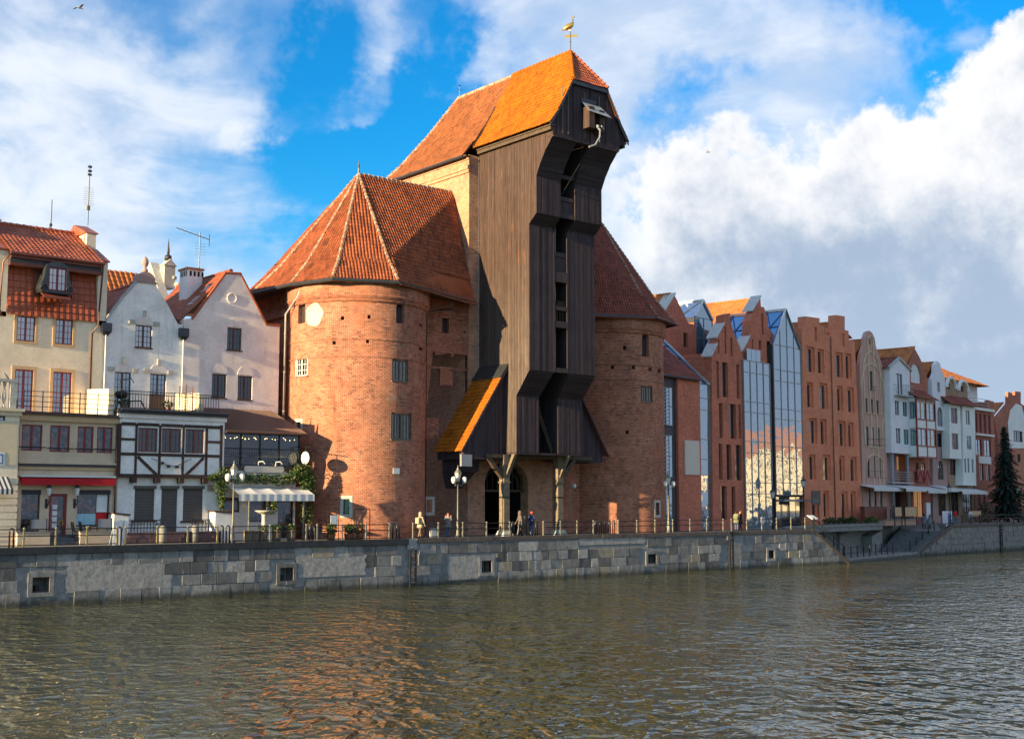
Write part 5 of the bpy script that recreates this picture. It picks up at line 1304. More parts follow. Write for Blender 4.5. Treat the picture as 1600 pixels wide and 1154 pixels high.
# house behind, its tiled roof and stone gable pinnacle
hx = thing('rear_house', (36, 90, 0), 'red tiled roof with carved stone gable pinnacle rising behind', 'house')
BF = Frame(0, 90.); a0, zz0 = BF.at(120, 500); a1, zz1 = BF.at(262, 490); zrd = BF.at(215, 428, 3)[1]; zev = BF.at(215, 500)[1]
m = MB(BF); m.box(a0, a1 + .5, .2, 8, 0, zev); m.build('wall', 'plaster_pink', hx)
tile_slope(hx, [BF(a0, -.2, zev), BF(a1, -.2, zev), BF(a1 - .0, 3, zrd), BF(a0, 3, zrd)], 'tile_far', tw=.42, th=.5, pan=.08)
m = MB(BF); m.face([(a0, 8, zev), (a1, 8, zev), (a1, 3, zrd), (a0, 3, zrd)]); m.build('roof_back', 'tile_far', hx, fix=False)
m = MB(BF); m.extrude([(a1, -.4, zev - .5), (a1, 3, zrd + .5), (a1, 3.6, zrd + 1.2), (a1, 4.2, zrd + .5), (a1, 8, zev - .5)], (.7, 0, 0)); m.build('gable', 'limestone', hx)
u, z = BF.at(264, 420, 2.5)
m = MB(BF); m.box(u - .5, u + .4, 2.2, 3.1, z - 1.6, z + .2); m.extrude([(u - .6, 2.1, z + .2), (u + .5, 2.1, z + .2), (u - .05, 2.1, z + .75)], (0, 1.1, 0)); m.build('pinnacle', 'limestone', hx)
m = MB(BF); m.lathe([(.0, 0), (.3, 0), (.28, .35), (.1, .45), (.12, .7), (.06, 1.2), (0, 1.8)], (u - .05, 2.6, z + .7), 8); m.build('spire', 'lead_lantern', hx, smooth=True)
for k in range(4): m = MB(BF); m.lathe([(.0, -.25), (.28, -.1), (.28, .1), (0, .25)], (u + .35 + k * .26, 2.4 - k * .25, z - .7 - k * .55), 8); m.build('crocket', 'limestone', hx, smooth=True)

# tan shop front with red awning
fs = thing('tan_shop', (27, 74, 0), 'tan shop front with red awning below the roof terrace', 'shop')
s0, s1 = L0.at(28, 750)[0], L0.at(183, 750)[0]; zt = L0.at(105, 650)[1]
wu = [L0.rect(34, 663, 66, 704), L0.rect(78, 664.5, 109, 706), L0.rect(121, 666, 146, 707), L0.rect(151.5, 667, 176, 707.5)]
wl = [L0.rect(33, 766, 62, 830), L0.rect(120, 766, 171, 822)]; dr = L0.rect(76, 771, 104, 845); dr = (dr[0], dr[1], .25, dr[3])
m = MB(L0); wall(m, [(s0, 0), (s1, 0), (s1, zt), (s0, zt)], [rect_hole(*a) for a in wu + wl + [dr]], .22, back=4.0); m.build('wall', 'plaster_tan', fs)
for a in wu:
    o = window(fs, L0, *a, .08, 1, 1, 'paint_red', 'glass_shop', .08, .03)
    m = MB(L0); m.tube([(a[0] - .2, -.12, a[2] + .22), (a[1] + .2, -.12, a[2] + .22)], .03, 5); m.build('guard_bar', 'iron', o)
m = MB(L0)
for k, zz in enumerate(L0.at(105, y)[1] for y in (678, 692)): 
    for a, b_ in ((s0, wu[0][0]), (wu[0][1], wu[1][0]), (wu[1][1], wu[2][0]), (wu[3][1], s1)): m.box(a + .02, b_ - .02, -.012, 0, zz - .02, zz + .02)
m.build('rustication', 'plaster_tan', fs, kind='stuff')
for y0, y1, out, mt in ((650, 659, .18, 'trim_ochre'), (646, 650, .3, 'paint_brown'), (725, 729, .16, 'anthracite'), (729, 734, .1, 'trim_ochre'), (722, 725, .22, 'plaster_tan')):
    z1_, z0_ = L0.at(105, y0)[1], L0.at(105, y1)[1]; m = MB(L0); m.box(s0 - .02, s1 + .1, -out, .0, z0_, z1_); m.build('cornice', mt, fs)
for a in wl:
    o = window(fs, L0, *a, .14, 1, 1, 'paint_black', 'glass_shop', .05, .03, leaves=1, name='shop_window')
    m = MB(L0); m.box(a[0] - .02, a[1] + .02, -.06, .12, a[3] - .22, a[3] + .04); m.build('shutter_box', 'paint_black', o)
a = wl[1]; o = MB(L0); o.box(a[0] + (a[1] - a[0]) * .62, a[1] - .1, .12, .135, a[2] + .85, a[2] + 1.9); o.build('poster', 'paper_white', fs)
o = MB(L0); o.box(a[0] + .03, a[0] + (a[1] - a[0]) * .6, .12, .135, a[2] + .1, a[2] + .75); o.build('poster', 'paper_blue', fs)
o = MB(L0); o.box(a[0] + (a[1] - a[0]) * .62, a[1] - .1, .12, .135, a[2] + .2, a[2] + .8); o.build('poster', 'awning_red', fs)
window(fs, L0, *dr, .12, 1, 1, 'paint_red', 'glass_shop', .16, .04, leaves=1, name='shop_door')
m = MB(L0); m.tube([(dr[1] - .2, .05, 1.15), (dr[1] - .2, .05, 1.45), (dr[1] - .75, .05, 1.3)], .03, 5); m.build('door_handle', 'gold', fs)
m = MB(L0)
for k in range(4):
    u = dr[0] + .25; m.box(u, u + .28, .13, .142, 1.0 + k * .36, 1.27 + k * .36)
m.build('notice', 'paper_white', fs, kind='stuff')
aw = L0.rect(29, 745.5, 175, 757.5); m = MB(L0); m.hexa([(aw[0], -.55, aw[2]), (aw[1], -.55, aw[2]), (aw[1], -.5, aw[2]), (aw[0], -.5, aw[2]), (aw[0], -.55, aw[3] - .08), (aw[1], -.55, aw[3] - .08), (aw[1], -.02, aw[3]), (aw[0], -.02, aw[3])])
ao = m.build('shop_awning', 'awning_red', None, label='red folded awning over the tan shop front', cat='awning'); m = MB(L0); m.box(aw[0] - .05, aw[1] + .05, -.5, 0, aw[3], aw[3] + .1); m.build('cassette', 'trim_white', ao)
def wall_lantern(F, px, py, label):
    u, z = F.at(px, py); r = thing('wall_lantern', F(u, -.35, z - .5), label, 'lantern', 'lanterns beside the shop door')
    m = MB(F); m.lathe([(.0, .0), (.09, .0), (.16, .42), (.17, .44)], (u, -.4, z - .25), 6); m.build('lamp_glass', 'glass_lamp', r)
    m = MB(F); m.lathe([(.2, .0), (.17, .06), (.05, .22), (.02, .32)], (u, -.4, z + .18), 6); m.build('hood', 'lead_lantern', r)
    m = MB(F); m.lathe([(.0, .0), (.05, .06), (.0, .14)], (u, -.4, z - .1), 6); m.build('bulb', 'bulb', r)
    m = MB(F); m.tube([(u, -.02, z - .75), (u, -.3, z - .85), (u, -.42, z - .55), (u, -.4, z - .25)], .03, 5); m.box(u - .07, u + .07, -.04, 0, z - 1.0, z - .45); m.build('bracket', 'iron', r)
wall_lantern(L0, 73, 767, 'lit wall lantern left of the red shop door'); wall_lantern(L0, 117, 767, 'lit wall lantern right of the red shop door')
# terrace railing above the shop
tr_ = thing('terrace_railing', (27, 74, zt), 'plain iron railing round the terrace above the shop', 'railing')
r0, r1 = L0.at(38, 630)[0], L0.at(182, 630)[0]
for k in range(6): u = r0 + (r1 - r0) * k / 5; m = MB(L0); m.box(u - .025, u + .025, .1, .15, zt, zt + 1.45); m.build('post', 'iron', tr_)
for k in range(5): m = MB(L0); m.tube([(r0, .12, zt + .2 + k * .3), (r1, .12, zt + .2 + k * .3)], .02, 5); m.build('rail', 'iron', tr_)
for a, b_, y0, lb in ((140, 181, 607, 'cream terrace screen wall between shop and half-timbered roof'), (304, 322, 614, 'cream screen wall at the right end of the upper terrace')):
    u0 = L0.at(a, 630)[0]; z1_ = L0.at(b_, y0)[1]; m = MB(L0); ue = L0.at(b_, 630)[0]
    m.hexa([(ue - .35, .3, zt), (ue, .3, zt), (ue, 3.8, zt), (ue - .35, 3.8, zt), (ue - .35, .3, z1_), (ue, .3, z1_), (ue, 3.8, z1_ + .2), (ue - .35, 3.8, z1_ + .2)]); m.build('screen_wall', 'plaster_cream', None, label=lb, cat='wall')
# sliver of the neighbour at the left edge, with its balustrade
ha = thing('corner_house', (20, 73.2, 0), 'cream rusticated corner house with balustraded balcony at left edge', 'house')
AF = Frame(0, 73.2); e0 = AF.at(29, 700)[0]; za = AF.at(14, 641)[1]
wa = AF.rect(-22, 649, 7.5, 701)
m = MB(AF); wall(m, [(-20, 0), (e0, 0), (e0, za), (-20, za)], [rect_hole(*wa)], .2, back=4.7); m.build('wall', 'plaster_cream', ha)
window(ha, AF, *wa, .1, 2, 4, 'paint_brown', 'glass_sky', .08, .03)
m = MB(AF); m.box(-20, e0 + .2, -.25, .2, za - .05, za + .12); m.box(-20, e0 + .08, -.12, .1, za - .3, za - .05); m.build('cornice', 'trim_cream', ha)
zb_ = AF.at(14, 592)[1]; m = MB(AF); m.box(-20, e0 - .2, -.1, .25, zb_ - .16, zb_); m.build('balustrade_rail', 'limestone', ha)
m = MB(AF); m.box(e0 - .62, e0 - .26, -.08, .22, za + .12, zb_ - .16); m.build('balustrade_pier', 'limestone', ha)
for k in range(9):
    m = MB(AF); u = e0 - .9 - k * .33; h = zb_ - .16 - za - .12; m.lathe([(.1, 0), (.1, h * .1), (.06, h * .15), (.13, h * .4), (.05, h * .8), (.1, h * .88), (.1, h)], (u, .08, za + .12), 8); m.build('baluster', 'limestone', ha, smooth=True)
m = MB(AF)
for k in range(9): m.box(e0 - 1.5, e0 + .04, -.05, .0, .35 + k * .4, .67 + k * .4)
m.build('quoin_blocks', 'plaster_cream', ha, kind='stuff')
m = MB(AF); m.box(e0 - 1.4, e0 - .1, -.04, 0, 4.6, za - .6); m.build('pilaster', 'trim_cream', ha)
a = AF.rect(-30, 706, 7, 727); m = MB(AF); m.box(a[0], a[1], -.05, -.01, a[2], a[3]); sg = m.build('house_sign', 'paper_white', None, label='white plaque with blue border at the left edge', cat='sign')
m = MB(AF); q = .06; m.box(a[1] - .16, a[1] - .1, -.06, -.05, a[2] + .1, a[3] - .1); m.box(a[0], a[1] - .16, -.06, -.05, a[3] - .16, a[3] - .1); m.box(a[0], a[1] - .16, -.06, -.05, a[2] + .1, a[2] + .16); m.build('border', 'paint_blue', sg)
m = MB(AF); a = AF.rect(-40, 744, 12, 772)
for k in range(14):
    u0, u1 = a[0] + (a[1] - a[0]) * k / 14, a[0] + (a[1] - a[0]) * (k + 1) / 14; m.cur = k % 2
    m.face([(u0, -.05, a[3]), (u1, -.05, a[3]), (u1, -1.0, a[2] + .3), (u0, -1.0, a[2] + .3)]); m.face([(u0, -1., a[2] + .3), (u1, -1., a[2] + .3), (u1, -1.0, a[2]), (u0, -1.0, a[2])])
m.build('striped_awning', ['awning_white', 'anthracite'], None, label='grey striped awning at the left edge of the quay', cat='awning', fix=False)
# half-timbered house
hf = thing('half_timbered_house', (35.5, 74, 0), 'white half-timbered house with shuttered ground floor', 'house')
f0, f1 = L0.at(184, 700)[0], L0.at(346, 700)[0]; zj = L0.at(265, 744)[1]; zt2 = L0.at(265, 656)[1]
sh = [L0.rect(210, 762, 241, 812), L0.rect(251.5, 762, 276.5, 836), L0.rect(286, 762, 316.5, 813)]; sh[1] = (sh[1][0], sh[1][1], .5, sh[1][3])
m = MB(L0); wall(m, [(f0 + .05, 0), (f1, 0), (f1, zj), (f0 + .05, zj)], [rect_hole(*a) for a in sh], .14, back=4); m.build('ground_wall', 'plaster_white', hf)
HF = Frame(0, 73.72)                                                      # jettied upper floor
wf = [HF.rect(215.5, 668, 246, 706), HF.rect(252.5, 669, 283, 707), HF.rect(289.5, 670, 318.5, 708)]
m = MB(HF); wall(m, [(f0, zj - .05), (f1 + .05, zj - .05), (f1 + .05, zt2), (f0, zt2)], [rect_hole(*a) for a in wf], .16, back=.3); m.build('infill', 'plaster_white', hf)
for a in wf: trim_round(hf, HF, a, .07, .03, 'trim_white', name='window_board'); window(hf, HF, *a, .06, 2, 3, 'paint_redbrown', 'glass_dark', .09, .025)
hz = lambda y, x=265: HF.at(x, y)[1]
def beam(x0, y0, x1, y1):
    a = HF.rect(x0, y0, x1, y1); m = MB(HF); m.box(a[0], a[1], -.05, .02, a[2], a[3]); return m.build('timber_beam', 'beam_brown', hf)
for x0, x1 in ((183.5, 188.5), (210.5, 214), (247.5, 251), (284, 287.5), (320.5, 324), (343, 347)): beam(x0, 661 if x0 < 240 else 664, x1, 745)
ubeams = [HF.at(x, 700)[0] for x in (188.5, 210.5, 214, 247.5, 251, 284, 287.5, 320.5, 324, 343)]
for k in range(0, 10, 2):
    a, b_ = ubeams[k], ubeams[k + 1]
    for y, th in ((664.5, .2), (710.5, .18), (743.5, .22)) + (((688, .15),) if k in (0, 8) else ()):
        zc = hz(y + (-.0)); m = MB(HF); m.box(a, b_, -.047, .02, zc - th / 2, zc + th / 2); m.build('timber_beam', 'beam_brown', hf)
for (x0, y0, x1, y1) in ((215, 713, 244, 741), (318, 715, 290, 742)):
    (ua, za_), (ub, zb2) = HF.at(x0, y0), HF.at(x1, y1); d_ = Vector((ub - ua, 0, zb2 - za_)).normalized(); n_ = Vector((-d_.z, 0, d_.x)) * .09
    m = MB(HF); m.hexa([(ua - n_.x, -.045, za_ - n_.z), (ub - n_.x, -.045, zb2 - n_.z), (ub + n_.x, -.045, zb2 + n_.z), (ua + n_.x, -.045, za_ + n_.z), (ua - n_.x, .02, za_ - n_.z), (ub - n_.x, .02, zb2 - n_.z), (ub + n_.x, .02, zb2 + n_.z), (ua + n_.x, .02, za_ + n_.z)]); m.build('timber_beam', 'beam_brown', hf)
for x in (209, 246, 283, 320): u, z = HF.at(x, 747); m = MB(HF); m.box(u - .16, u + .16, -.1, .28, zj - .42, zj - .08); m.build('joist_end', 'beam_brown', hf)
for a, nm in zip(sh, ('roller_shutter', 'roller_shutter', 'roller_shutter')):
    m = MB(L0); n = int((a[3] - a[2]) / .09)
    for k in range(n): z = a[2] + (a[3] - a[2]) * k / n; m.hexa([(a[0], .06, z), (a[1], .06, z), (a[1], .12, z), (a[0], .12, z), (a[0], .075, z + .082), (a[1], .075, z + .082), (a[1], .12, z + .082), (a[0], .12, z + .082)])
    o = m.build(nm, 'shutter_brown', hf, kind='stuff'); m = MB(L0); m.box(a[0] - .08, a[1] + .08, -.1, .1, a[3] - .05, a[3] + .14); m.build('shutter_box', 'shutter_brown', o)
for a in (sh[0], sh[2]): m = MB(L0); m.box(a[0] - .15, a[1] + .12, -.12, .1, a[2] - .12, a[2]); m.build('sill', 'paint_brown', hf)
m = MB(HF); m.box(f0 - .1, f1 + .15, -.1, .3, zt2, zt2 + .28); m.build('fascia', 'plaster_pink', hf); m = MB(HF); m.box(f0 - .12, f1 + .2, -.22, .3, zt2 + .28, zt2 + .52); m.build('roof_edge', 'anthracite', hf)
zt3 = zt2 + .52; m = MB(HF); m.box(f0 - .1, f1 + .15, .3, 4.27, zt3 - .1, zt3); m.build('terrace_deck', 'zinc_dark', hf)
gutter(hf, [HF(f0 - .1, -.28, zt3 - .02), HF(f1 + .2, -.28, zt3 - .02)], .09)
u = L0.at(181, 700)[0]; pipe(hf, [L0(u, -.12, zt2), L0(u, -.12, .3)], .06, 'copper_pipe')
m = MB(HF); q = [HF.at(*p) for p in ((235, 715), (252, 722), (262, 727), (275, 728), (288, 721), (298, 716))]; m.tube([(a, -.12, z) for a, z in q], .02, 5)
for a, z in q[1:4]: m.box(a - .1, a + .1, -.18, -.06, z - .12, z + .04)
m.build('cable_clutter', 'iron', hf)
m = MB(L0); a = L0.rect(324, 757, 333, 767); m.box(a[0], a[1], -.04, 0, a[2], a[3]); m.build('meter_box', 'plaster_plum', hf)
# upper terrace: railing with scrolls, a grill and plants
ur = thing('terrace_railing', (35, 74, zt3), 'ornate iron balcony railing above the half-timbered front', 'railing'); UF = Frame(0, 74.1)
v0, v1 = UF.at(190, 620)[0], UF.at(342, 620)[0]
for k in range(37): u = v0 + (v1 - v0) * k / 36; m = MB(UF); m.box(u - .014, u + .014, 0, .03, zt3 + .15, zt3 + 1.0); m.build('baluster', 'iron', ur)
for z in (.15, 1.0, 1.2): m = MB(UF); m.tube([(v0, .015, zt3 + z), (v1, .015, zt3 + z)], .022, 5); m.build('rail', 'iron', ur)
m = MB(UF)
for k in range(36): u = v0 + (v1 - v0) * (k + .5) / 36; m.tube([(u + .08 * math.cos(a), .015, zt3 + 1.1 + .08 * math.sin(a)) for a in [i * math.pi / 4 for i in range(9)]], .012, 4)
m.build('scrollwork', 'iron', ur, kind='stuff')
gr = thing('barbecue_trolley', UF(UF.at(197, 640)[0], .8, zt3), 'dark cluttered trolley on the upper terrace', 'trolley'); u = UF.at(197, 640)[0]
m = MB(UF); m.lathe([(.0, -.3), (.35, -.2), (.45, 0), (.35, .18), (0, .25)], (u, .8, zt3 + 1.0), 10); m.build('body', 'iron', gr, smooth=True)
for d in (-.3, .3): m = MB(UF); m.tube([(u + d, .8, zt3), (u + d * .6, .8, zt3 + .85)], .03, 5); m.build('leg', 'iron', gr)
m = MB(UF); m.tube([(u - .2, .8, zt3 + 1.2), (u - .1, .7, zt3 + 1.9), (u + .55, .7, zt3 + 2.05), (u + .75, .7, zt3 + 1.75)], .03, 5); m.build('handle', 'iron', gr)
m = MB(UF); m.tube([(u + .4, .6, zt3), (u + .5, .6, zt3 + .6), (u + 1.2, .6, zt3 + .65), (u + 1.5, .6, zt3 + .1)], .05, 5); m.build('side_frame', 'iron', gr)
for px, lb in ((267, 'leafy pot plant on the upper terrace by the brown door'), (200, 'trailing pot plant on the upper terrace beside the dark trolley')):
    u = UF.at(px, 640)[0]; pt = thing('pot_plant', UF(u, .5, zt3), lb, 'plant', 'pot plants on the upper terrace'); m = MB(UF); m.lathe([(.16, 0), (.22, .3), (.24, .3), (.2, .28)], (u, .5, zt3), 10); m.build('pot', 'terracotta', pt)
    leaf_cloud(pt, 'foliage', ['leaf_green'], [(*UF(u, .5, zt3 + .5)[:2], zt3 + .5, .4, .25, .28)], 130, .09, rnd)
m = MB(UF); u = UF.at(296, 620)[0]; pts = [(u - .45 + .9 * (k % 2), .5, zt3 + k * .28) for k in range(8)]
tl_ = thing('garden_trellis', UF(u, .5, zt3), 'reddish openwork trellis screen on the upper terrace', 'trellis')
for d in (-.45, .0, .45): m = MB(UF); m.box(u + d - .03, u + d + .03, .48, .52, zt3, zt3 + 1.75 + (.15 if d == 0 else 0)); m.build('upright', 'terracotta', tl_)
m = MB(UF)
for k in range(9): z = zt3 + .15 + k * .18; m.tube([(u - .45, .5, z), (u, .5, z + .15), (u + .45, .5, z)], .018, 4)
m.build('lattice', 'terracotta', tl_, kind='stuff')

# glazed cafe pavilion
hp = thing('cafe_pavilion', (43, 74, 0), 'glazed cafe veranda with ribbed brown roof against the sunlit tower', 'cafe')
c0, c1 = L0.at(347.5, 700)[0], L0.at(467, 700)[0]; zv0, zv1 = L0.at(405, 729)[1], L0.at(405, 677)[1]
zr1 = LM.at(390, 641)[1]; c1t = LM.at(424, 641)[0]
m = MB(); n = 46
for k in range(n):
    f0_, f1_ = k / n, (k + 1) / n; a0_, a1_, b0_, b1_ = [L0(c0 - .0 + (c1 + .35 - c0) * f, -.4, zv1 + .05) for f in (f0_, f1_)] + [LM(c0 + (c1t - c0) * f, 0, zr1) for f in (f0_, f1_)]
    l = lambda p, q, f, h: tuple(Vector(p).lerp(Vector(q), f) + Vector((0, 0, h)))
    m.face([l(a0_, a1_, 0, 0), l(a0_, a1_, .7, 0), l(b0_, b1_, .7, 0), l(b0_, b1_, 0, 0)]); m.face([l(a0_, a1_, .7, 0), l(a0_, a1_, .78, .07), l(b0_, b1_, .78, .07), l(b0_, b1_, .7, 0)]); m.face([l(a0_, a1_, .78, .07), l(a0_, a1_, .92, .07), l(b0_, b1_, .92, .07), l(b0_, b1_, .78, .07)]); m.face([l(a0_, a1_, .92, .07), l(a0_, a1_, 1, 0), l(b0_, b1_, 1, 0), l(b0_, b1_, .92, .07)])
m.build('ribbed_roof', 'ribbed_brown', hp)
m = MB(); m.face([L0(c1 + .35, -.4, zv1), LM(c1t, 0, zr1), LM(c1t + .6, 0, zv1)]); m.build('roof_end', 'ribbed_brown', hp, fix=False)
gutter(hp, [L0(c0, -.45, zv1), L0(c1 + .38, -.45, zv1)], .08, 'paint_brown')
posts = [c0, L0.at(376, 700)[0], L0.at(406, 700)[0], L0.at(436, 700)[0], c1]
for u in posts: m = MB(L0); m.box(u - .05, u + .05, -.05, .05, zv0, zv1); m.build('veranda_post', 'paint_black', hp)
for a, b_ in zip(posts, posts[1:]): m = MB(L0); m.face([(a + .05, 0, zv0), (b_ - .05, 0, zv0), (b_ - .05, 0, zv1), (a + .05, 0, zv1)]); m.build('pane', 'glass_clear', hp, fix=False)
m = MB(L0); m.face([(c1, .05, zv0), (c1, 3.9, zv0), (c1, 3.9, zv1), (c1, .05, zv1)]); m.build('pane', 'glass_clear', hp, fix=False)
m = MB(L0); m.box(c0, c1, 3.7, 3.95, zv0, zv1 + 1.); m.build('rear_wall', 'plaster_plum', hp)
m = MB(L0); m.box(c0, c1 + .1, -.08, 4, zv0 - .25, zv0); m.build('veranda_floor', 'paint_brown', hp)
zb = L0.at(405, 701)[1]
m = MB(L0)
for k in range(44): u = c0 + .1 + (c1 - c0 - .2) * k / 43; m.tube([(u, -.1, zv0 + .1), (u + .05, -.14, zv0 + .35), (u - .02, -.18, (zv0 + zb) / 2), (u + .03, -.1, zb)], .014, 4)
m.build('veranda_balusters', 'iron', hp, kind='stuff')
for z in (zb, zv0 + .1): m = MB(L0); m.tube([(c0, -.1, z), (c1, -.1, z)], .03, 5); m.build('rail', 'iron', hp)
m = MB(L0)
for k in range(26):
    u = c0 + .3 + (c1 - c0 - .6) * k / 25; m.lathe([(.0, -.02), (.022, 0), (0, .02)], (u, .35 + .25 * math.sin(k * 1.7), zv1 - .25 - .12 * abs(math.sin(k * .6))), 6)
m.build('fairy_lights', 'bulb', None, label='string of small lit bulbs inside the cafe veranda', cat='lights')
for k, (px, lb) in enumerate(((362, 'first cafe table from the left behind the veranda glass'), (391, 'second cafe table from the left behind the veranda glass'), (421, 'third cafe table from the left behind the veranda glass'), (450, 'last cafe table behind the veranda glass'))):
    u = L0.at(px, 715)[0]; tb = thing('cafe_table', L0(u, 1.2, zv0), lb, 'table', 'tables in the cafe veranda'); m = MB(L0); m.lathe([(.45, .72), (.45, .76), (0, .76)], (u, 1.2, zv0), 12); m.build('tabletop', 'trim_white', tb); m = MB(L0); m.lathe([(.25, 0), (.04, .06), (.04, .72)], (u, 1.2, zv0), 8); m.build('pedestal', 'iron', tb)
gz = zv0 - .25
gd = L0.rect(434, 782, 459, 835); gd = (gd[0], gd[1], .1, gd[3]); gw = [L0.rect(347, 777, 375, 800), L0.rect(389, 778, 417, 815)]
m = MB(L0); wall(m, [(c0, 0), (c1 - .2, 0), (c1 - .2, gz), (c0, gz)], [rect_hole(*a) for a in gw + [gd]], .25, back=3.9); m.build('ground_wall', 'plaster_pink', hp)
for a in gw: window(hp, L0, *a, .15, 1, 1, 'paint_brown', 'glass_shop', .06, .03, leaves=1)
window(hp, L0, *gd, .2, 1, 1, 'paint_black', 'glass_shop', .08, .03, leaves=1, name='cafe_door')
a = L0.rect(380, 728, 442, 738); sgn_ = MB(L0); A, B, C, D = a; q = .12
sgn_.extrude([(A + q, -.16, C), (B - q, -.16, C), (B, -.16, C + q), (B, -.16, D - q), (B - q, -.16, D), (A + q, -.16, D), (A, -.16, D - q), (A, -.16, C + q)], (0, .06, 0)); sg = sgn_.build('sign_board', 'sign_beige', None, label='blank pale pink sign board under the cafe veranda', cat='sign')
for px in (402, 429): u = L0.at(px, 725)[0]; m = MB(L0); m.tube([(u, -.1, D), (u - .05, -.3, D + .28), (u + .15, -.5, D + .3), (u + .28, -.52, D + .15)], .035, 5); m.build('sign_lamp', 'trim_white', sg)
# white cafe awning
aa = thing('cafe_awning', (43, 72.6, 4), 'white canvas awning over the cafe terrace', 'awning'); zc0, zc1 = L0.at(400, 759)[1], Frame(0, 71.9).at(420, 772)[1]
xa0, xa1 = L0.at(356, 760)[0], L0.at(474, 760)[0]; xb0, xb1 = Frame(0, 71.9).at(373, 775)[0], Frame(0, 71.9).at(491, 775)[0]
NP = 4
for k in range(NP):
    m = MB()
    for i in range(6):
        fa, fb = (k + i / 6) / NP, (k + (i + 1) / 6) / NP; sg_ = lambda f: -.10 * math.sin(math.pi * ((f * NP) % 1.))
        for j in range(3):
            ga, gb_ = j / 3, (j + 1) / 3
            pt = lambda f, g_: (xa0 + (xa1 - xa0) * f + (xb0 + (xb1 - xb0) * f - xa0 - (xa1 - xa0) * f) * g_, 74. - 2.1 * g_, zc0 + (zc1 - zc0) * g_ + sg_(min(max(f, k / NP + 1e-6), (k + 1) / NP - 1e-6)) * math.sin(math.pi * min(1, .15 + g_)))
            m.face([pt(fa, ga), pt(fb, ga), pt(fb, gb_), pt(fa, gb_)])
    m.build('canvas', 'awning_white', aa, smooth=True)
m = MB()
for i in range(40):
    f0_, f1_ = i / 40, (i + 1) / 40; w_ = lambda f: 71.88 + .012 * math.sin(f * 60)
    m.face([(xb0 + (xb1 - xb0) * f0_, w_(f0_), zc1 - .42), (xb0 + (xb1 - xb0) * f1_, w_(f1_), zc1 - .42), (xb0 + (xb1 - xb0) * f1_, w_(f1_), zc1 + .02), (xb0 + (xb1 - xb0) * f0_, w_(f0_), zc1 + .02)])
m.build('valance', 'awning_white', aa, smooth=True)
for px in (389, 474): u = Frame(0, 72.0).at(px, 800)[0]; m = MB(); m.box(u - .04, u + .04, 71.95, 72.03, 0, zc1 - .05); m.build('pole', 'iron_post', aa)
# ivy round the cafe
iv = thing('climbing_ivy', (43, 73.8, 0), 'green and yellow ivy climbing round the cafe front', 'plant')
blobs = []
for x, y, rx, rz, yy in ((335, 745, .5, .25, 73.6), (345, 760, .55, .5, 73.6), (352, 742, .6, .6, 73.6), (346, 780, .3, .6, 73.7), (375, 747, .9, .38, 73.6), (398, 748, .9, .36, 73.6), (420, 748, .9, .36, 73.6), (440, 750, .9, .4, 73.5), (456, 746, .7, .5, 73.4), (474, 740, .9, .75, 73.2), (482, 752, .65, .8, 73.2), (486, 770, .45, .7, 73.3), (330, 746, .3, .15, 73.6), (427, 790, .35, .6, 73.7), (472, 795, .3, .9, 73.7), (484, 800, .3, .9, 73.7)):
    u, z = Frame(0, yy).at(x, y); blobs.append((u, yy, z, rx, .32, rz))
leaf_cloud(iv, 'foliage', ['leaf_green', 'leaf_gold'], blobs, 5200, .085, rnd, extra=.16)
u = Frame(0, 73.7).at(347, 800)[0]; m = MB(); m.tube([(u, 73.8, .2), (u + .1, 73.8, 2.), (u - .05, 73.8, 3.4), (u + .4, 73.8, 4.6)], .05, 5); m.build('stem', 'bark', iv); u = Frame(0, 73.7).at(483, 810)[0]; m = MB(); m.tube([(u, 73.7, 0), (u - .1, 73.6, 2.), (u + .05, 73.5, 4.)], .06, 5); m.build('stem', 'bark', iv)
# round sign on a bracket by the tower
u, z = Frame(0, 73.2).at(478, 715)
rs = thing('hanging_sign', (u, 73.2, z), 'oval white hanging sign on an iron bracket by the tower', 'sign'); m = MB(); m.extrude([(u, 73.2 + .52 * math.cos(k * math.pi / 10), z + .42 * math.sin(k * math.pi / 10)) for k in range(20)], (-.06, 0, 0)); m.build('disc', 'trim_white', rs)
m = MB(); m.tube([(u - .03, 73.2 + .54 * math.cos(k * math.pi / 10), z + .44 * math.sin(k * math.pi / 10)) for k in range(21)], .035, 5); m.tube([(u - .03, 73.2, z + .45), (u - .03, 73.2, z + .75)], .03, 5); m.tube([(u - .03, 72.6, z + .72), (u - .03, 74.2, z + .78)], .03, 5); m.build('bracket', 'iron', rs)
# ------------------------------------------------------------------ the row right of the crane
def RW(w): return Frame(*RF(0, w, 0)[:2], 9.)
def facade(root, F, outline, mat, wins, depth=8., reveal=.3, base=0., name='wall'):
    """outline and openings given where the photograph shows them on this facade plane; wins: (kind, rect)"""
    o = px_outline(F, outline); o[0] = (o[0][0], base); o[-1] = (o[-1][0], base)
    u0, u1 = o[0][0], o[-1][0]; hs, ws = [], []
    for k, p in wins:
        a = F.rect(*p); hs.append(arch_hole(*a) if k[0] == 'a' else rect_hole(*a)); ws.append((k, a))
    m = MB(F); wall(m, o, hs, reveal, back=depth); m.build(name, mat, root)
    return o, ws
def dress(root, F, ws, style, depth=.2):
    for k, a in ws:
        fr, gl, c, r_ = style.get(k, style['*'])
        if fr is None: back_panel(root, F, a[0] - .02, a[1] + .02, a[2] - .02, a[3] + .02, .29, gl, 'slot_window')
        else: window(root, F, *a, depth - .1, c, r_, fr, gl, .07, .03, leaves=2 if a[1] - a[0] > .75 else 1)
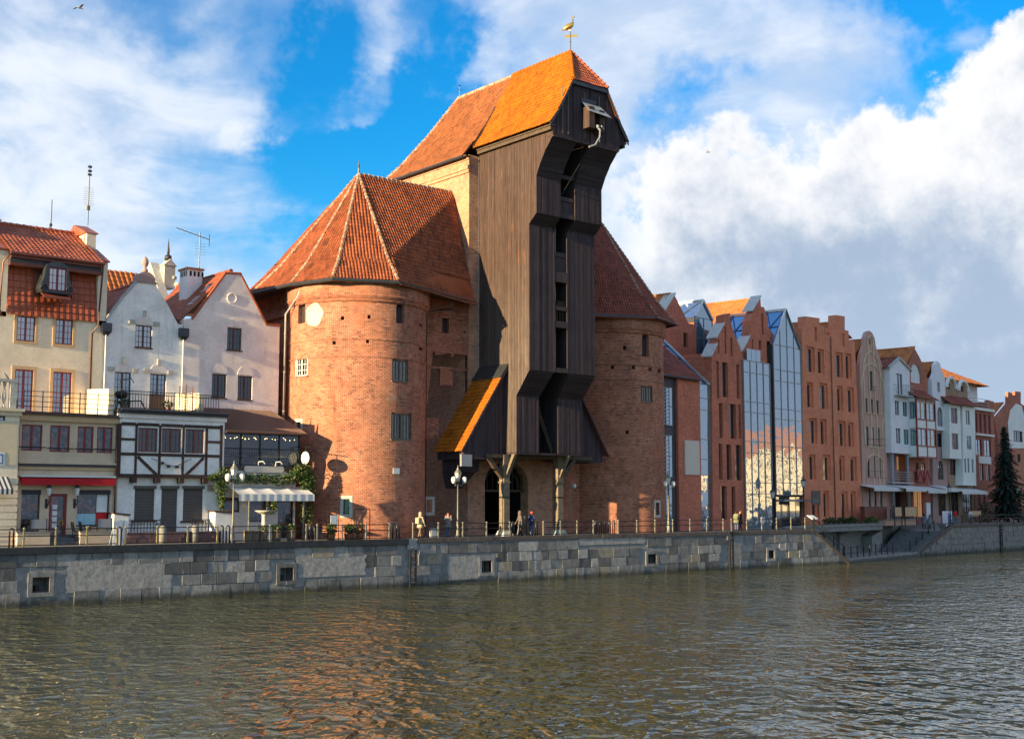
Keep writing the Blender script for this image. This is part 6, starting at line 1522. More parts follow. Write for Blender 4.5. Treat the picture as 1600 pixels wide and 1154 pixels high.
def curtain(root, F, u0, u1, zs, cols, top=None, pane='glass_museum', mull='steel_grey', w=0., mw=.06):
    """glass wall: one pane object per field, mullions between"""
    us = [u0 + (u1 - u0) * i / cols for i in range(cols + 1)]
    for i in range(cols):
        for j in range(len(zs) - 1):
            a, b_, c, d = us[i] + mw / 2, us[i + 1] - mw / 2, zs[j] + mw / 2, zs[j + 1] - mw / 2
            m = MB(F); t_ = rnd.uniform(-.006, .006); s_ = rnd.uniform(-.006, .006)
            m.face([(a, w + t_, c), (b_, w - t_ + s_, c), (b_, w - t_, d), (a, w + t_ - s_, d)]); m.build('pane', pane, root, fix=False)
    for u in us: m = MB(F); m.box(u - mw / 2, u + mw / 2, w - .06, w + .08, zs[0], zs[-1]); m.build('mullion', mull, root)
    for z in zs: m = MB(F); m.box(u0, u1, w - .05, w + .07, z - mw / 2, z + mw / 2); m.build('transom', mull, root)

SLOT = {'*': (None, 'glass_dark', 1, 1)}
R0 = RW(0.)
# low brick wing next to the tower
mw_ = thing('museum_wing', RF(2, 0, 0), 'low brick wing with blank beige panel beside the shaded tower', 'building', 'modern museum fronts')
u0, u1, um = R0.at(1034, 700)[0], R0.at(1095, 700)[0], R0.at(1060, 700)[0]; zt = R0.at(1075, 592)[1]
m = MB(R0); wall(m, [(um, 0), (u1, 0), (u1, zt), (um, zt)], [], .3, back=9); m.build('wall', 'brick_museum', mw_)
a = R0.rect(1069, 688, 1091.5, 741.5); m = MB(R0); m.box(a[0], a[1], -.12, -.01, a[2], a[3]); m.build('blank_panel', 'sign_beige', mw_)
zz = [0.1] + [R0.at(1048, y)[1] for y in (752, 746, 678, 668, 603)] + [zt]
m = MB(R0); m.box(u0 - 1.5, um - .02, .25, .4, 0, zt); m.build('grey_frame', 'anthracite', mw_)
for k, (ya, yb) in enumerate(((603, 665), (678, 746), (756, 825))):
    a = R0.rect(1030, ya, 1054, yb); window(mw_, R0, *a, .14, 2, 2, 'anthracite', 'glass_museum', .08, .05)
    m = MB(R0)
    for i in range(11): z = a[2] + (a[3] - a[2]) * (i + .5) / 11; m.box(a[0], a[0] + (a[1] - a[0]) * .62, .02, .08, z - .04, z + .05)
    m.build('louvre', 'steel_grey', mw_, kind='stuff')
tile_slope(mw_, [R0(u0 - 2, -.3, zt + .05), R0(u1 - .1, -.3, zt + .05), R0(u1 - .1, 6.5, zt + 5.6), R0(u0 - 2, 6.5, zt + 5.6)], 'tile_dark', tw=.32, th=.4)
gutter(mw_, [R0(u0 - 2, -.35, zt), R0(u1 - .05, -.35, zt)], .09)
# glass slit and its sloping glass roof
ms = thing('glass_link', RF(6.4, 0, 0), 'narrow glass slit between the two museum brick blocks', 'building', 'modern museum fronts')
g0, g1 = R0.at(1096, 700)[0], R0.at(1113, 700)[0]; zt2_ = R0.at(1104, 600)[1]
curtain(ms, R0, g0, g1, [.1] + [R0.at(1105, y)[1] for y in (796, 766, 742, 717, 686, 640, 622)] + [zt2_], 1, w=.25)
m = MB(R0); m.face([(g0 - .1, .2, zt2_), (g1, .2, zt2_), (g1, 7, zt2_ + 6.3), (g0 - .1, 7, zt2_ + 6.3)]); m.build('roof_pane', 'glass_roof', ms, fix=False)
for k in range(6): f = k / 5; m = MB(R0); m.box(g0 - .1, g1, .2 + 6.8 * f - .04, .2 + 6.8 * f + .04, zt2_ + 6.3 * f, zt2_ + 6.3 * f + .09); m.build('roof_bar', 'zinc_dark', ms)
for u in (g0 - .1, g1 - .5): m = MB(R0); m.hexa([(u, .1, zt2_), (u + .5, .1, zt2_), (u + .5, .1, zt2_ + .14), (u, .1, zt2_ + .14), (u, 7.1, zt2_ + 6.35), (u + .5, 7.1, zt2_ + 6.35), (u + .5, 7.1, zt2_ + 6.5), (u, 7.1, zt2_ + 6.5)]); m.build('roof_edge', 'zinc', ms)
# slotted brick block
mb_ = thing('slotted_brick_block', RF(10, 0, 0), 'brick block with tall narrow slots and stepped sloping gable', 'building', 'modern museum fronts')
slots = [(1120, 564, 1123.6, 622), (1128.5, 566, 1137.5, 620), (1151, 569, 1155.5, 623), (1124, 629.6, 1129.6, 684), (1140, 631, 1150, 685), (1154.5, 632, 1158, 685), (1123.5, 693, 1129, 748.5), (1135.5, 694, 1143, 749), (1149, 695, 1159, 750), (1126.5, 759, 1136, 812), (1143.5, 760, 1149.5, 812), (1132.5, 510, 1135, 553), (1121.5, 530, 1124, 552), (1141.5, 527, 1144.5, 556)]
o, ws = facade(mb_, R0, [(1114, 825), (1112, 556), (1120, 537), (1120, 527), (1131, 506), (1131, 492), (1141, 489), (1141, 500), (1147, 521), (1156, 541), (1160, 558), (1164, 825)], 'brick_museum', [('s', p) for p in slots], depth=.8, reveal=.3)
m = MB(R0); zsh_ = R0.at(1136, 560)[1]; m.box(o[0][0] + .03, o[-1][0] - .03, .82, 9, 0, zsh_); m.build('body', 'brick_museum', mb_)
dress(mb_, R0, ws, SLOT)
for (xa, ya), (xb, yb) in (((1111, 557), (1120.5, 537)), ((1119, 528), (1131.5, 505))):
    (ua, za_), (ub, zb2) = R0.at(xa, ya), R0.at(xb, yb); m = MB(R0); m.hexa([(ua, -.1, za_), (ub, -.1, zb2), (ub, 1.1, zb2), (ua, 1.1, za_), (ua, -.1, za_ + .12), (ub, -.1, zb2 + .12), (ub, 1.1, zb2 + .12), (ua, 1.1, za_ + .12)]); m.build('coping', 'coping_pale', mb_)
# glass bay with the brick gable behind it
mg = thing('glass_bay_block', RF(15, 0, 0), 'glass bay in front of a brick gable with sloped copings', 'building', 'modern museum fronts')
R3 = RW(.5)
slots = [(1198.5, 533, 1205, 575), (1201, 584, 1207, 633), (1204.5, 643, 1209, 694), (1206.5, 701, 1211, 753), (1208, 766, 1213, 820), (1175, 530, 1177, 545), (1185.5, 532, 1190, 546), (1190, 490, 1193, 522)]
o, ws = facade(mg, R3, [(1161, 825), (1160, 548), (1171, 526), (1171, 501), (1178, 485), (1188, 464), (1189, 479), (1194, 480), (1200, 500), (1200, 511), (1208, 521), (1211, 540), (1216, 825)], 'brick_museum', [('s', p) for p in slots], depth=.8)
m = MB(R3); zsh_ = R3.at(1185, 552)[1]; m.box(o[0][0] + .03, o[-1][0] - .03, .82, 9, 0, zsh_); m.build('body', 'brick_museum', mg)
dress(mg, R3, ws, SLOT)
for (xa, ya), (xb, yb), dp in (((1159, 549), (1171.5, 525), 1.1), ((1175, 486), (1188.5, 463), 1.1)):
    (ua, za_), (ub, zb2) = R3.at(xa, ya), R3.at(xb, yb); m = MB(R3); m.hexa([(ua, -.1, za_), (ub, -.1, zb2), (ub, dp, zb2), (ua, dp, za_), (ua, -.1, za_ + .12), (ub, -.1, zb2 + .12), (ub, dp, zb2 + .12), (ua, dp, za_ + .12)]); m.build('coping', 'coping_pale', mg)
b0, b1 = R0.at(1161.5, 700)[0], R0.at(1203, 700)[0]
curtain(mg, R0, b0, b1, [.05] + [R0.at(1182, y)[1] for y in (771, 754, 708, 690, 645, 629, 584, 566)], 4, w=-.15)
zb_ = R0.at(1182, 566)[1]; m = MB(R0); m.box(b0, b1, -.1, .5, zb_, zb_ + .08); m.build('bay_roof', 'zinc', mg); m = MB(R0); m.face([(b1, -.1, .05), (b1, .5, .05), (b1, .5, zb_), (b1, -.1, zb_)]); m.face([(b0, -.1, .05), (b0, .5, .05), (b0, .5, zb_), (b0, -.1, zb_)]); m.build('bay_side', 'glass_museum', mg, fix=False)
c0, c1 = R0.at(1168.5, 555)[0], R0.at(1190, 555)[0]; zc = R0.at(1180, 546)[1]
for k in range(3): m = MB(R0); ua, ub = c0 + (c1 - c0) * k / 3, c0 + (c1 - c0) * (k + 1) / 3; m.box(ua + .03, ub - .03, .12, .15, zb_ + .1, zc); m.build('screen_pane', 'glass_museum', mg)
# glass gable
mgl = thing('glass_gable_house', RF(21, 0, 0), 'tall mirrored glass front with pointed gable', 'building', 'modern museum fronts')
a0, a1 = R0.at(1212, 700)[0], R0.at(1255, 700)[0]; zs_ = [R0.at(1233, y)[1] for y in (826, 773, 754, 715, 698, 656, 640, 597, 580, 542)]; zs_[0] = 3.2
curtain(mgl, R0, a0, a1, zs_, 4, w=.05)
zsh = zs_[-1]; am = (a0 + a1) / 2 - .15; zap = R0.at(1229, 485)[1]
us = [a0 + (a1 - a0) * i / 4 for i in range(5)]; zt_ = lambda u: zsh + (zap - zsh) * (1 - abs(u - am) / ((a1 - am) if u > am else (am - a0)))
for i in range(4):
    pts = [(us[i] + .03, .05, zsh + .03), (us[i + 1] - .03, .05, zsh + .03), (us[i + 1] - .03, .05, max(zsh + .04, zt_(us[i + 1] - .03)))]
    if us[i] < am < us[i + 1]: pts.append((am, .05, zap))
    pts.append((us[i] + .03, .05, max(zsh + .04, zt_(us[i] + .03)))); m = MB(R0); m.face(pts); m.build('pane', 'glass_museum', mgl, fix=False)
    if i: m = MB(R0); m.box(us[i] - .03, us[i] + .03, 0, .1, zsh, zt_(us[i])); m.build('mullion', 'steel_grey', mgl)
for ua, ub in ((a0, am), (a1, am)):
    m = MB(R0); m.hexa([(ua - .05, -.1, zsh - .1), (ua + .05, -.1, zsh - .1), (ua + .05, .12, zsh - .1), (ua - .05, .12, zsh - .1), (ub - .05, -.1, zap + .15), (ub + .05, -.1, zap + .15), (ub + .05, .12, zap + .15), (ub - .05, .12, zap + .15)]); m.build('verge_frame', 'trim_white' if ua == a0 else 'steel_grey', mgl)
m = MB(R0); m.face([(a0, .1, zsh), (a0, 8, zsh), (am, 8, zap), (am, .1, zap)]); m.build('roof_pane', 'glass_roof', mgl, fix=False); m = MB(R0); m.face([(a1, .1, zsh), (a1, 8, zsh), (am, 8, zap), (am, .1, zap)]); m.build('roof_pane', 'glass_roof', mgl, fix=False)
m = MB(R0)
for k in range(4):
    w0_, w1_ = .1 + 2 * k, 2.1 + 2 * k; L = lambda f: (a0 + (am - a0) * f, zsh + (zap - zsh) * f)
    for fa, fb, wa, wb in ((0, 1, w0_, w1_), (1, 0, w0_, w1_), (.5, .5, w0_, w1_), (0, 1, w0_, w0_)): (xa, za_), (xb, zb2) = L(fa), L(fb); m.tube([(xa, wa, za_ + .06), (xb, wb, zb2 + .06)], .06, 5)
m.build('roof_lattice', 'paint_blue', mgl, kind='stuff'); m = MB(R0); m.box(am - .12, am + .12, 0, 8, zap + .05, zap + .2); m.build('ridge_beam', 'trim_white', mgl)
m = MB(R0); m.box(a0, a1, .1, 8, 0, .05); m.box(a0 - .05, a0 + .02, .1, 8, .05, zsh); m.box(a1 - .02, a1 + .05, .1, 8, .05, zsh); m.face([(a0, 4, 0), (a1, 4, 0), (a1, 4, zsh), (a0, 4, zsh)]); m.build('side_walls', 'anthracite', mgl)
window(mgl, R0, a0, a1, .05, 3.1, .2, 2, 2, 'anthracite', 'glass_sky', .1, .06, name='entrance_door'); m = MB(R0); m.box(a0, a1, -.8, .15, 2.55, 2.75); m.build('entrance_canopy', 'steel_grey', mgl)
# set-back museum roofs
RB = RW(9.)
bk = thing('museum_rear_gable', RB(6, 0, 0), 'brick gable with orange tiled roof set back beside the tower roof', 'building', 'set-back museum roofs')
o, ws = facade(bk, RB, [(1036, 700), (1036, 490), (1054, 461), (1076, 505), (1088, 508), (1088, 700)], 'brick_museum', [('s', (1068, 520, 1075, 542))], depth=9); dress(bk, RB, ws, SLOT)
q = px_outline(RB, [(1030, 500), (1054, 460), (1078, 507)]); gable_roof(bk, RB, q[0], (q[1][0], q[1][1] + .1), q[2], 12, 'tile_far', tw=.32, th=.4, w0=.5)
m = MB(RB); m.hexa([(q[0][0] - .1, -.15, q[0][1]), (q[1][0], -.15, q[1][1]), (q[1][0], 1.2, q[1][1]), (q[0][0] - .1, 1.2, q[0][1]), (q[0][0] - .1, -.15, q[0][1] + .18), (q[1][0], -.15, q[1][1] + .2), (q[1][0], 1.2, q[1][1] + .2), (q[0][0] - .1, 1.2, q[0][1] + .18)]); m.build('coping', 'coping_pale', bk)
gk = thing('glass_rear_gable', RB(12, 0, 0), 'glass lantern roof with white frame between the set-back gables', 'building', 'set-back museum roofs')
q = px_outline(RB, [(1087, 505), (1099, 469), (1114, 500)]); curtain(gk, RB, q[0][0], q[2][0], [5, RB.at(1100, 560)[1], RB.at(1100, 530)[1], q[2][1]], 2, w=.1)
m = MB(RB); m.face([(q[0][0], .1, q[2][1]), (q[2][0], .1, q[2][1]), (q[1][0], .1, q[1][1])]); m.build('pane', 'glass_museum', gk, fix=False)
m = MB(RB); m.face([(q[0][0], .1, q[2][1]), (q[0][0], 9, q[2][1]), (q[1][0], 9, q[1][1]), (q[1][0], .1, q[1][1])]); m.build('roof_pane', 'glass_roof', gk, fix=False); m = MB(RB); m.face([(q[2][0], .1, q[2][1]), (q[2][0], 9, q[2][1]), (q[1][0], 9, q[1][1]), (q[1][0], .1, q[1][1])]); m.build('roof_pane', 'glass_roof', gk, fix=False)
for a, b_ in ((q[0], q[1]), (q[2], q[1])): m = MB(RB); m.tube([(a[0], .0, q[2][1]), (b_[0], 0, b_[1])], .14, 5); m.build('verge_frame', 'trim_white', gk)
m = MB(RB); m.tube([(q[1][0], 0, q[1][1]), (q[1][0], 9, q[1][1])], .14, 5); m.build('ridge_beam', 'trim_white', gk)
m = MB(RB)
for k in range(4):
    for fa, fb in ((0, 1), (1, 0)): m.tube([(q[0][0] + (q[1][0] - q[0][0]) * fa, .1 + 2.2 * k, q[2][1] + (q[1][1] - q[2][1]) * fa + .05), (q[0][0] + (q[1][0] - q[0][0]) * fb, 2.3 + 2.2 * k, q[2][1] + (q[1][1] - q[2][1]) * fb + .05)], .08, 5)
m.build('roof_lattice', 'trim_white', gk, kind='stuff')
ok_ = thing('orange_rear_roof', RB(20, 0, 0), 'steep orange tiled roof set back behind the slotted block', 'building', 'set-back museum roofs')
RB2 = RW(9.3); q = px_outline(RB2, [(1149, 519), (1176, 468), (1200, 519)])
m = MB(RB2); m.extrude([(q[0][0], 0, 3), (q[2][0], 0, 3), (q[2][0], 0, q[0][1]), (q[1][0], 0, q[1][1] - .1), (q[0][0], 0, q[0][1])], (0, 15, 0)); m.build('wall', 'brick_museum', ok_)
gable_roof(ok_, RB2, (q[0][0] - .15, q[0][1] - .2), (q[1][0], q[1][1] + .05), (q[2][0], q[2][1]), 17, 'tile_far', tw=.32, th=.4, w0=-.3)
m = MB(RB2); m.tube([(q[0][0] - .2, -.32, q[0][1] - .2), (q[1][0], -.32, q[1][1] + .1)], .13, 5); m.build('verge', 'zinc', ok_)
# brick hotel with twin stepped gables
ht = thing('stepped_gable_hotel', RF(30, 0, 0), 'orange brick building with twin stepped gables and slit windows', 'building')
sx = lambda x: 1230 + x / 3.394
sy = lambda y: 480 + y / 3.394
hw = [(117, 222, 138, 343), (172, 235, 188, 350), (268, 252, 288, 370), (320, 258, 334, 378), (115, 410, 130, 530), (184, 415, 208, 538), (275, 430, 288, 548), (330, 438, 347, 555), (127, 600, 152, 720), (187, 605, 202, 725), (282, 615, 303, 735), (334, 622, 345, 738), (127, 792, 144, 912), (199, 795, 224, 915), (287, 800, 298, 918), (344, 805, 361, 920), (145, 1000, 158, 1108), (202, 985, 215, 1110), (297, 988, 314, 1112), (348, 988, 358, 1112)]
rec = [('s', (sx(a - 9), sy(b_ - 13), sx(c + 8), sy(d))) for a, b_, c, d in hw] + [('s', (sx(145), sy(105), sx(158), sy(180))), ('s', (sx(294), sy(140), sx(304), sy(208)))]
o, ws = facade(ht, R0, [(1256, 825), (1253, 512), (1258.6, 511), (1258.6, 494), (1280.7, 497), (1280.7, 508), (1287.5, 510), (1287.5, 521), (1297, 524), (1300.7, 523), (1300.7, 512), (1306, 511), (1306, 492), (1320, 494), (1320, 515), (1326, 517), (1326, 530), (1335.5, 533), (1349, 820)], 'brick_hotel', rec, depth=.9, reveal=.22)
for k, (kk, a) in enumerate(ws):
    if k < len(hw):
        b_ = R0.rect(sx(hw[k][0]), sy(hw[k][1]), sx(hw[k][2]), sy(hw[k][3])); m = MB(R0); m.T = RW(.2)
        wall(m, [(a[0] - .02, a[2] - .02), (a[1] + .02, a[2] - .02), (a[1] + .02, a[3] + .02), (a[0] - .02, a[3] + .02)], [rect_hole(*b_)] if b_[2] > a[2] + .01 else [rect_hole(b_[0], b_[1], a[2] + .01, b_[3])], .25); m.build('recess', 'brick_hotel', ht)
        window(ht, RW(.2), b_[0], b_[1], max(b_[2], a[2] + .01), b_[3], .12, 1, 2, 'anthracite', 'glass_dark', .05, .04, leaves=1, sill='concrete')
    else: back_panel(ht, R0, *a, .21, 'brick_hotel', 'blind_slot')
zr = R0.at(1290, 520)[1]; m = MB(R0); m.box(o[0][0] + .2, o[-1][0] - .2, 0.92, 9, 0, zr); m.build('rear_block', 'brick_hotel', ht)
for x0, x1, xm in ((1250, 1297, 1270), (1297, 1338, 1313)):
    e0, e1, rm = R0.at(x0, 524), R0.at(x1, 528), R0.at(xm, 503); gable_roof(ht, R0, e0, (rm[0], rm[1]), e1, 10, 'tile_far', tw=.32, th=.4, w0=.45)
u = R0.at(1300, 650)[0]; pipe(ht, [R0(u, -.1, zr - .3), R0(u, -.1, .3)], .05, 'copper_pipe')
# pink house with bell gable and white ribs
hk = thing('bell_gable_house', RF(40, 0, 0), 'brown-pink house with bell gable and white curved ribs', 'house', 'narrow houses along the far quay')
pw = [('w', (1358, 580, 1363.5, 610)), ('w', (1351, 622, 1355.7, 645)), ('w', (1359.6, 623, 1364.3, 646)), ('w', (1368, 625, 1373, 647)), ('w', (1353, 666, 1357.3, 697)), ('w', (1361.2, 667, 1365.7, 698)), ('w', (1370, 668, 1375, 699)), ('w', (1355, 715, 1359, 745)), ('w', (1363.5, 713, 1368, 745)), ('w', (1372, 716, 1376.5, 746)), ('w', (1356.5, 765, 1361, 795)), ('w', (1365.5, 765, 1370, 795)), ('w', (1374.5, 765, 1379, 795)), ('a', (1356, 529, 1360.5, 538))]
o, ws = facade(hk, R0, [(1349.2, 812), (1343.5, 568), (1346, 552), (1350.5, 540), (1351, 528), (1354, 519), (1358.5, 516.5), (1363, 520), (1367, 529), (1368.5, 541), (1374, 556), (1380, 575), (1390, 812)], 'plaster_rose', pw, depth=9.)
dress(hk, R0, ws, {'*': ('zinc_dark', 'glass_sky', 1, 2), 'a': (None, 'paper_white', 1, 1)})
rib = lambda pts: MB(R0).tube([(R0.at(*p)[0], -.06, R0.at(*p)[1]) for p in pts], .07, 5).build('rib', 'trim_cream', hk)
rib([(1355, 532), (1357.5, 600), (1361, 660), (1365, 760)]); rib([(1363.5, 534), (1365.5, 600), (1369.5, 660), (1374, 760)])
rib([(1348, 580), (1349, 565), (1353, 553), (1359, 549.5), (1366, 553), (1371.5, 565), (1374, 580), (1376.5, 648), (1351.5, 645), (1348, 580)])
rib([(1351, 690), (1350, 663), (1346.5, 648), (1345.5, 600), (1348, 580), (1352, 571), (1358, 568), (1366, 571), (1374, 583), (1379, 600), (1381.5, 652), (1378, 663), (1379, 700), (1353, 697), (1351, 690)])
rib([(1355.5, 535), (1355.5, 528), (1359, 524.5), (1362.5, 527), (1363.8, 536)]); rib([(1354.5, 760), (1353.5, 722), (1356, 714), (1364, 709), (1375, 714), (1379, 722), (1380, 760)])
for z in (604, 609, 685, 694, 735, 745): p0, p1 = (R0.at(1352.5, z), R0.at(1380, z + 1.5)) if z > 650 else (R0.at(1356, z), R0.at(1367, z + 1)); m = MB(R0); m.tube([(p0[0], -.25, p0[1]), (p1[0], -.25, p1[1])], .03, 4); m.build('guard_bar', 'iron', hk)
gable_roof(hk, R0, R0.at(1338, 566), R0.at(1362, 530), R0.at(1381, 570), 12, 'tile_far', tw=.34, th=.42, w0=.8)
# white house
hw_ = thing('white_oriel_house', RF(47, 0, 0), 'white house with pointed gable and grey pillared loggia', 'house', 'narrow houses along the far quay')
RP = RW(-.7)
ww = [('d', (1400.5, 584, 1410, 617)), ('w', (1398, 626, 1405, 648)), ('w', (1410.5, 628, 1417.5, 650)), ('w', (1399.5, 669, 1407, 692)), ('w', (1412, 671, 1420, 694))]
o, ws = facade(hw_, RP, [(1393, 708), (1390, 573), (1404, 560), (1421, 578), (1425.5, 709)], 'plaster_lilac', ww, depth=8., base=RP.at(1408, 708)[1])
dress(hw_, RP, ws, {'*': ('timber', 'glass_sky', 1, 2)})
m = MB(RP); a = RP.rect(1397, 602, 1417, 618); m.box(a[0], a[1], -.8, 0, a[2] - .12, a[2]); bo = m.build('balcony', 'zinc', hw_)
m = MB(RP)
for k in range(9): u = a[0] + (a[1] - a[0]) * k / 8; m.box(u - .015, u + .015, -.78, -.75, a[2], a[3])
for z in (a[3], (a[2] + a[3]) / 2): m.tube([(a[0], -.76, z), (a[1], -.76, z)], .03, 4); m.tube([(a[0], -.76, z), (a[0], 0, z)], .03, 4); m.tube([(a[1], -.76, z), (a[1], 0, z)], .03, 4)
m.build('balcony_rail', 'zinc', bo, kind='stuff')
q = px_outline(RP, [(1387.5, 574), (1404, 559), (1423, 579)]); gable_roof(hw_, RP, q[0], q[1], q[2], 10, 'tile_dark', tw=.34, th=.42, w0=.2)
for i in (0, 1): m = MB(RP); m.tube([(q[i][0], -.05, q[i][1]), (q[i + 1][0], -.05, q[i + 1][1])], .17, 5); m.build('verge', 'zinc', hw_)
o2, ws = facade(hw_, RW(1.2), [(1386, 812), (1386, 700), (1428, 705), (1428, 812)], 'plaster_plum', [('w', (1401, 712, 1410, 735)), ('g', (1399, 765, 1409, 800)), ('g', (1412, 765, 1420, 800))], depth=6, name='loggia_wall'); dress(hw_, RW(1.2), ws, {'*': ('trim_ochre', 'lit_window', 1, 2), 'g': ('paint_brown', 'glass_dark', 1, 1)})
zl = RP.at(1408, 709)[1]
for px in (1398.5, 1422.5): u = RP.at(px, 750)[0]; m = MB(RP); m.lathe([(.2, 0), (.2, zl)], (u, .3, 0), 10); m.build('pillar', 'steel_grey', hw_, smooth=True)
zb2 = RP.at(1410, 753)[1]; m = MB(RP); m.box(o[0][0], o[-1][0], -.1, 1.8, zb2 - .15, zb2); m.build('loggia_floor', 'zinc', hw_)
for k in range(4): m = MB(RP); z = zb2 + .3 + k * .28; m.tube([(o[0][0] + .1, -.05, z), (o[-1][0], -.05, z)], .03, 5); m.build('loggia_rail', 'zinc', hw_)
# brick gable with the glazed oriel
ho = thing('red_oriel_house', RF(54, 0, 0), 'brick gabled house with white and dark red oriel', 'house', 'narrow houses along the far quay')
o, ws = facade(ho, R0, [(1424, 812), (1417, 574), (1429, 544), (1438, 560), (1449, 592), (1455, 812)], 'brick_far', [('a', (1423, 568, 1438, 598)), ('w', (1431, 722, 1436, 735)), ('w', (1440, 723, 1446, 735)), ('g', (1428, 765, 1442, 808))], depth=8.)
dress(ho, R0, ws, {'*': ('timber', 'glass_sky', 1, 2), 'a': ('trim_white', 'paper_white', 2, 2), 'g': ('paint_brown', 'lit_window', 2, 2)})
q = px_outline(R0, [(1414, 576), (1429, 543), (1451, 594)]); gable_roof(ho, R0, q[0], q[1], q[2], 10, 'tile_far', tw=.34, th=.42, w0=.4)
m = MB(R0); m.hexa([(q[0][0], -.08, q[0][1] + .3), (q[1][0], -.08, q[1][1]), (q[1][0], .7, q[1][1]), (q[0][0], .7, q[0][1] + .3), (q[0][0], -.08, q[0][1] + .5), (q[1][0], -.08, q[1][1] + .2), (q[1][0], .7, q[1][1] + .2), (q[0][0], .7, q[0][1] + .5)]); m.build('coping', 'tile_far', ho)
RO = RW(-1.5); p0, p1 = RO.at(1433, 670)[0], RO.at(1462, 670)[0]; z0_, z1_, z2_, z3_, z4_ = [RO.at(1448, y)[1] for y in (714, 697, 670, 656, 627)]
m = MB(RO); m.box(p0, p1, 0, 1.45, z0_, z1_); m.box(p0, p1, 0, 1.45, z2_, z3_); m.box(p0, p1, 0, 1.45, z4_ - .15, z4_ + .25); m.build('oriel_band', 'plaster_grey', ho)
for za_, zb2 in ((z1_, z2_), (z3_, z4_ - .15)):
    for k in range(2): window(ho, RO, p0 + .1 + (p1 - p0 - .2) * k / 2, p0 + .1 + (p1 - p0 - .2) * (k + .92) / 2, za_, zb2, .03, 1, 2, 'trim_ochre', 'glass_sky', .1, .05)
    m = MB(RO); m.face([(p0, .05, za_), (p0, 1.4, za_), (p0, 1.4, zb2), (p0, .05, zb2)]); m.build('oriel_side_pane', 'glass_sky', ho, fix=False); m = MB(RO); m.face([(p1, .05, za_), (p1, 1.4, za_), (p1, 1.4, zb2), (p1, .05, zb2)]); m.build('oriel_side_pane', 'glass_sky', ho, fix=False)
for u in (p0, (p0 + p1) / 2, p1): m = MB(RO); m.box(u - .1, u + .1, -.06, .1, z0_ - .1, z4_ + .2); m.build('oriel_post', 'paint_red', ho)
for z in (z0_, z1_, z2_, z3_, z4_): m = MB(RO); m.box(p0 - .02, p1 + .02, -.04, .05, z - .08, z + .08); m.build('oriel_rail', 'paint_red', ho)
tile_slope(ho, [RO(p0 - .3, -.4, z4_ + .2), RO(p1 + .3, -.4, z4_ + .2), RO(p1 + .3, 1.6, z4_ + 1.5), RO(p0 - .3, 1.6, z4_ + 1.5)], 'tile_dark', tw=.34, th=.42)
for px in (1432, 1443): a = R0.rect(px - 4, 733, px + 5, 752); m = MB(R0); m.box(a[0], a[1], -.45, -.38, a[2], a[3]); m.tube([(a[0] + .1, -.48, a[2] + .1), ((a[0] + a[1]) / 2, -.48, a[3] - .15), (a[1] - .1, -.48, a[2] + .1)], .04, 4); m.build('balcony_panel', 'paint_red', ho)
# lilac shaped gable
hl = thing('lilac_gable_house', RF(60, 0, 0), 'pale lilac house with curved gable above plum ground storeys', 'house', 'narrow houses along the far quay')
RL = RW(-.3)
o, ws = facade(hl, RL, [(1458, 672), (1456, 592), (1460, 583), (1460.5, 570), (1464.5, 564), (1469, 568), (1471, 578), (1476, 588), (1481, 673)], 'plaster_lilac', [('w', (1464.6, 597, 1469, 612.5)), ('a', (1464.5, 636, 1473, 666))], depth=8, base=RL.at(1468, 672)[1]); dress(hl, RL, ws, {'*': ('zinc', 'glass_sky', 1, 2), 'a': ('zinc', 'glass_sky', 1, 2)})
o, ws = facade(hl, RW(.1), [(1458, 812), (1457, 668), (1482, 670), (1483, 812)], 'plaster_plum', [('w', (1463.5, 677, 1472, 698)), ('a', (1465.5, 719, 1474, 749)), ('g', (1466, 765, 1478, 805))], depth=7, name='lower_wall'); dress(hl, RW(.1), ws, {'*': ('zinc_dark', 'glass_sky', 1, 2), 'g': ('paint_brown', 'glass_dark', 2, 1)})
gable_roof(hl, RL, RL.at(1452, 592), RL.at(1466, 566), RL.at(1478, 592), 10, 'tile_far', tw=.36, th=.44, w0=.6)
# brown twin-arched house with white bays
hn = thing('twin_arch_house', RF(68, 0, 0), 'tan house with twin round gables and white bays', 'house', 'narrow houses along the far quay')
pts = [(1484, 812), (1478, 612)] + [(1485 - 7.5 * math.cos(k * math.pi / 8), 606 - 17 * math.sin(k * math.pi / 8)) for k in range(9)] + [(1496, 612)] + [(1504 - 7.5 * math.cos(k * math.pi / 8), 611 - 17 * math.sin(k * math.pi / 8)) for k in range(9)] + [(1513, 640), (1523, 812)]
o, ws = facade(hn, R0, pts, 'brick_tan', [('o', (1480, 599, 1484.5, 608)), ('o', (1501, 603, 1506, 612)), ('r', (1484, 717, 1494, 742)), ('g', (1486, 765, 1498, 805)), ('g', (1504, 768, 1519, 800))], depth=7); dress(hn, R0, ws, {'*': ('paint_brown', 'glass_dark', 2, 2), 'o': (None, 'interior', 1, 1), 'r': ('paint_red', 'glass_dark', 2, 3)})
for c_, yy in ((1485, 606), (1504, 611)):
    m = MB(R0); m.tube([(R0.at(c_ - 7 * math.cos(k * math.pi / 10), yy)[0], -.1, R0.at(c_, yy - 16 * math.sin(k * math.pi / 10))[1]) for k in range(11)], .22, 5); m.build('arch_trim', 'trim_white', hn)
RBy = RW(-1.)
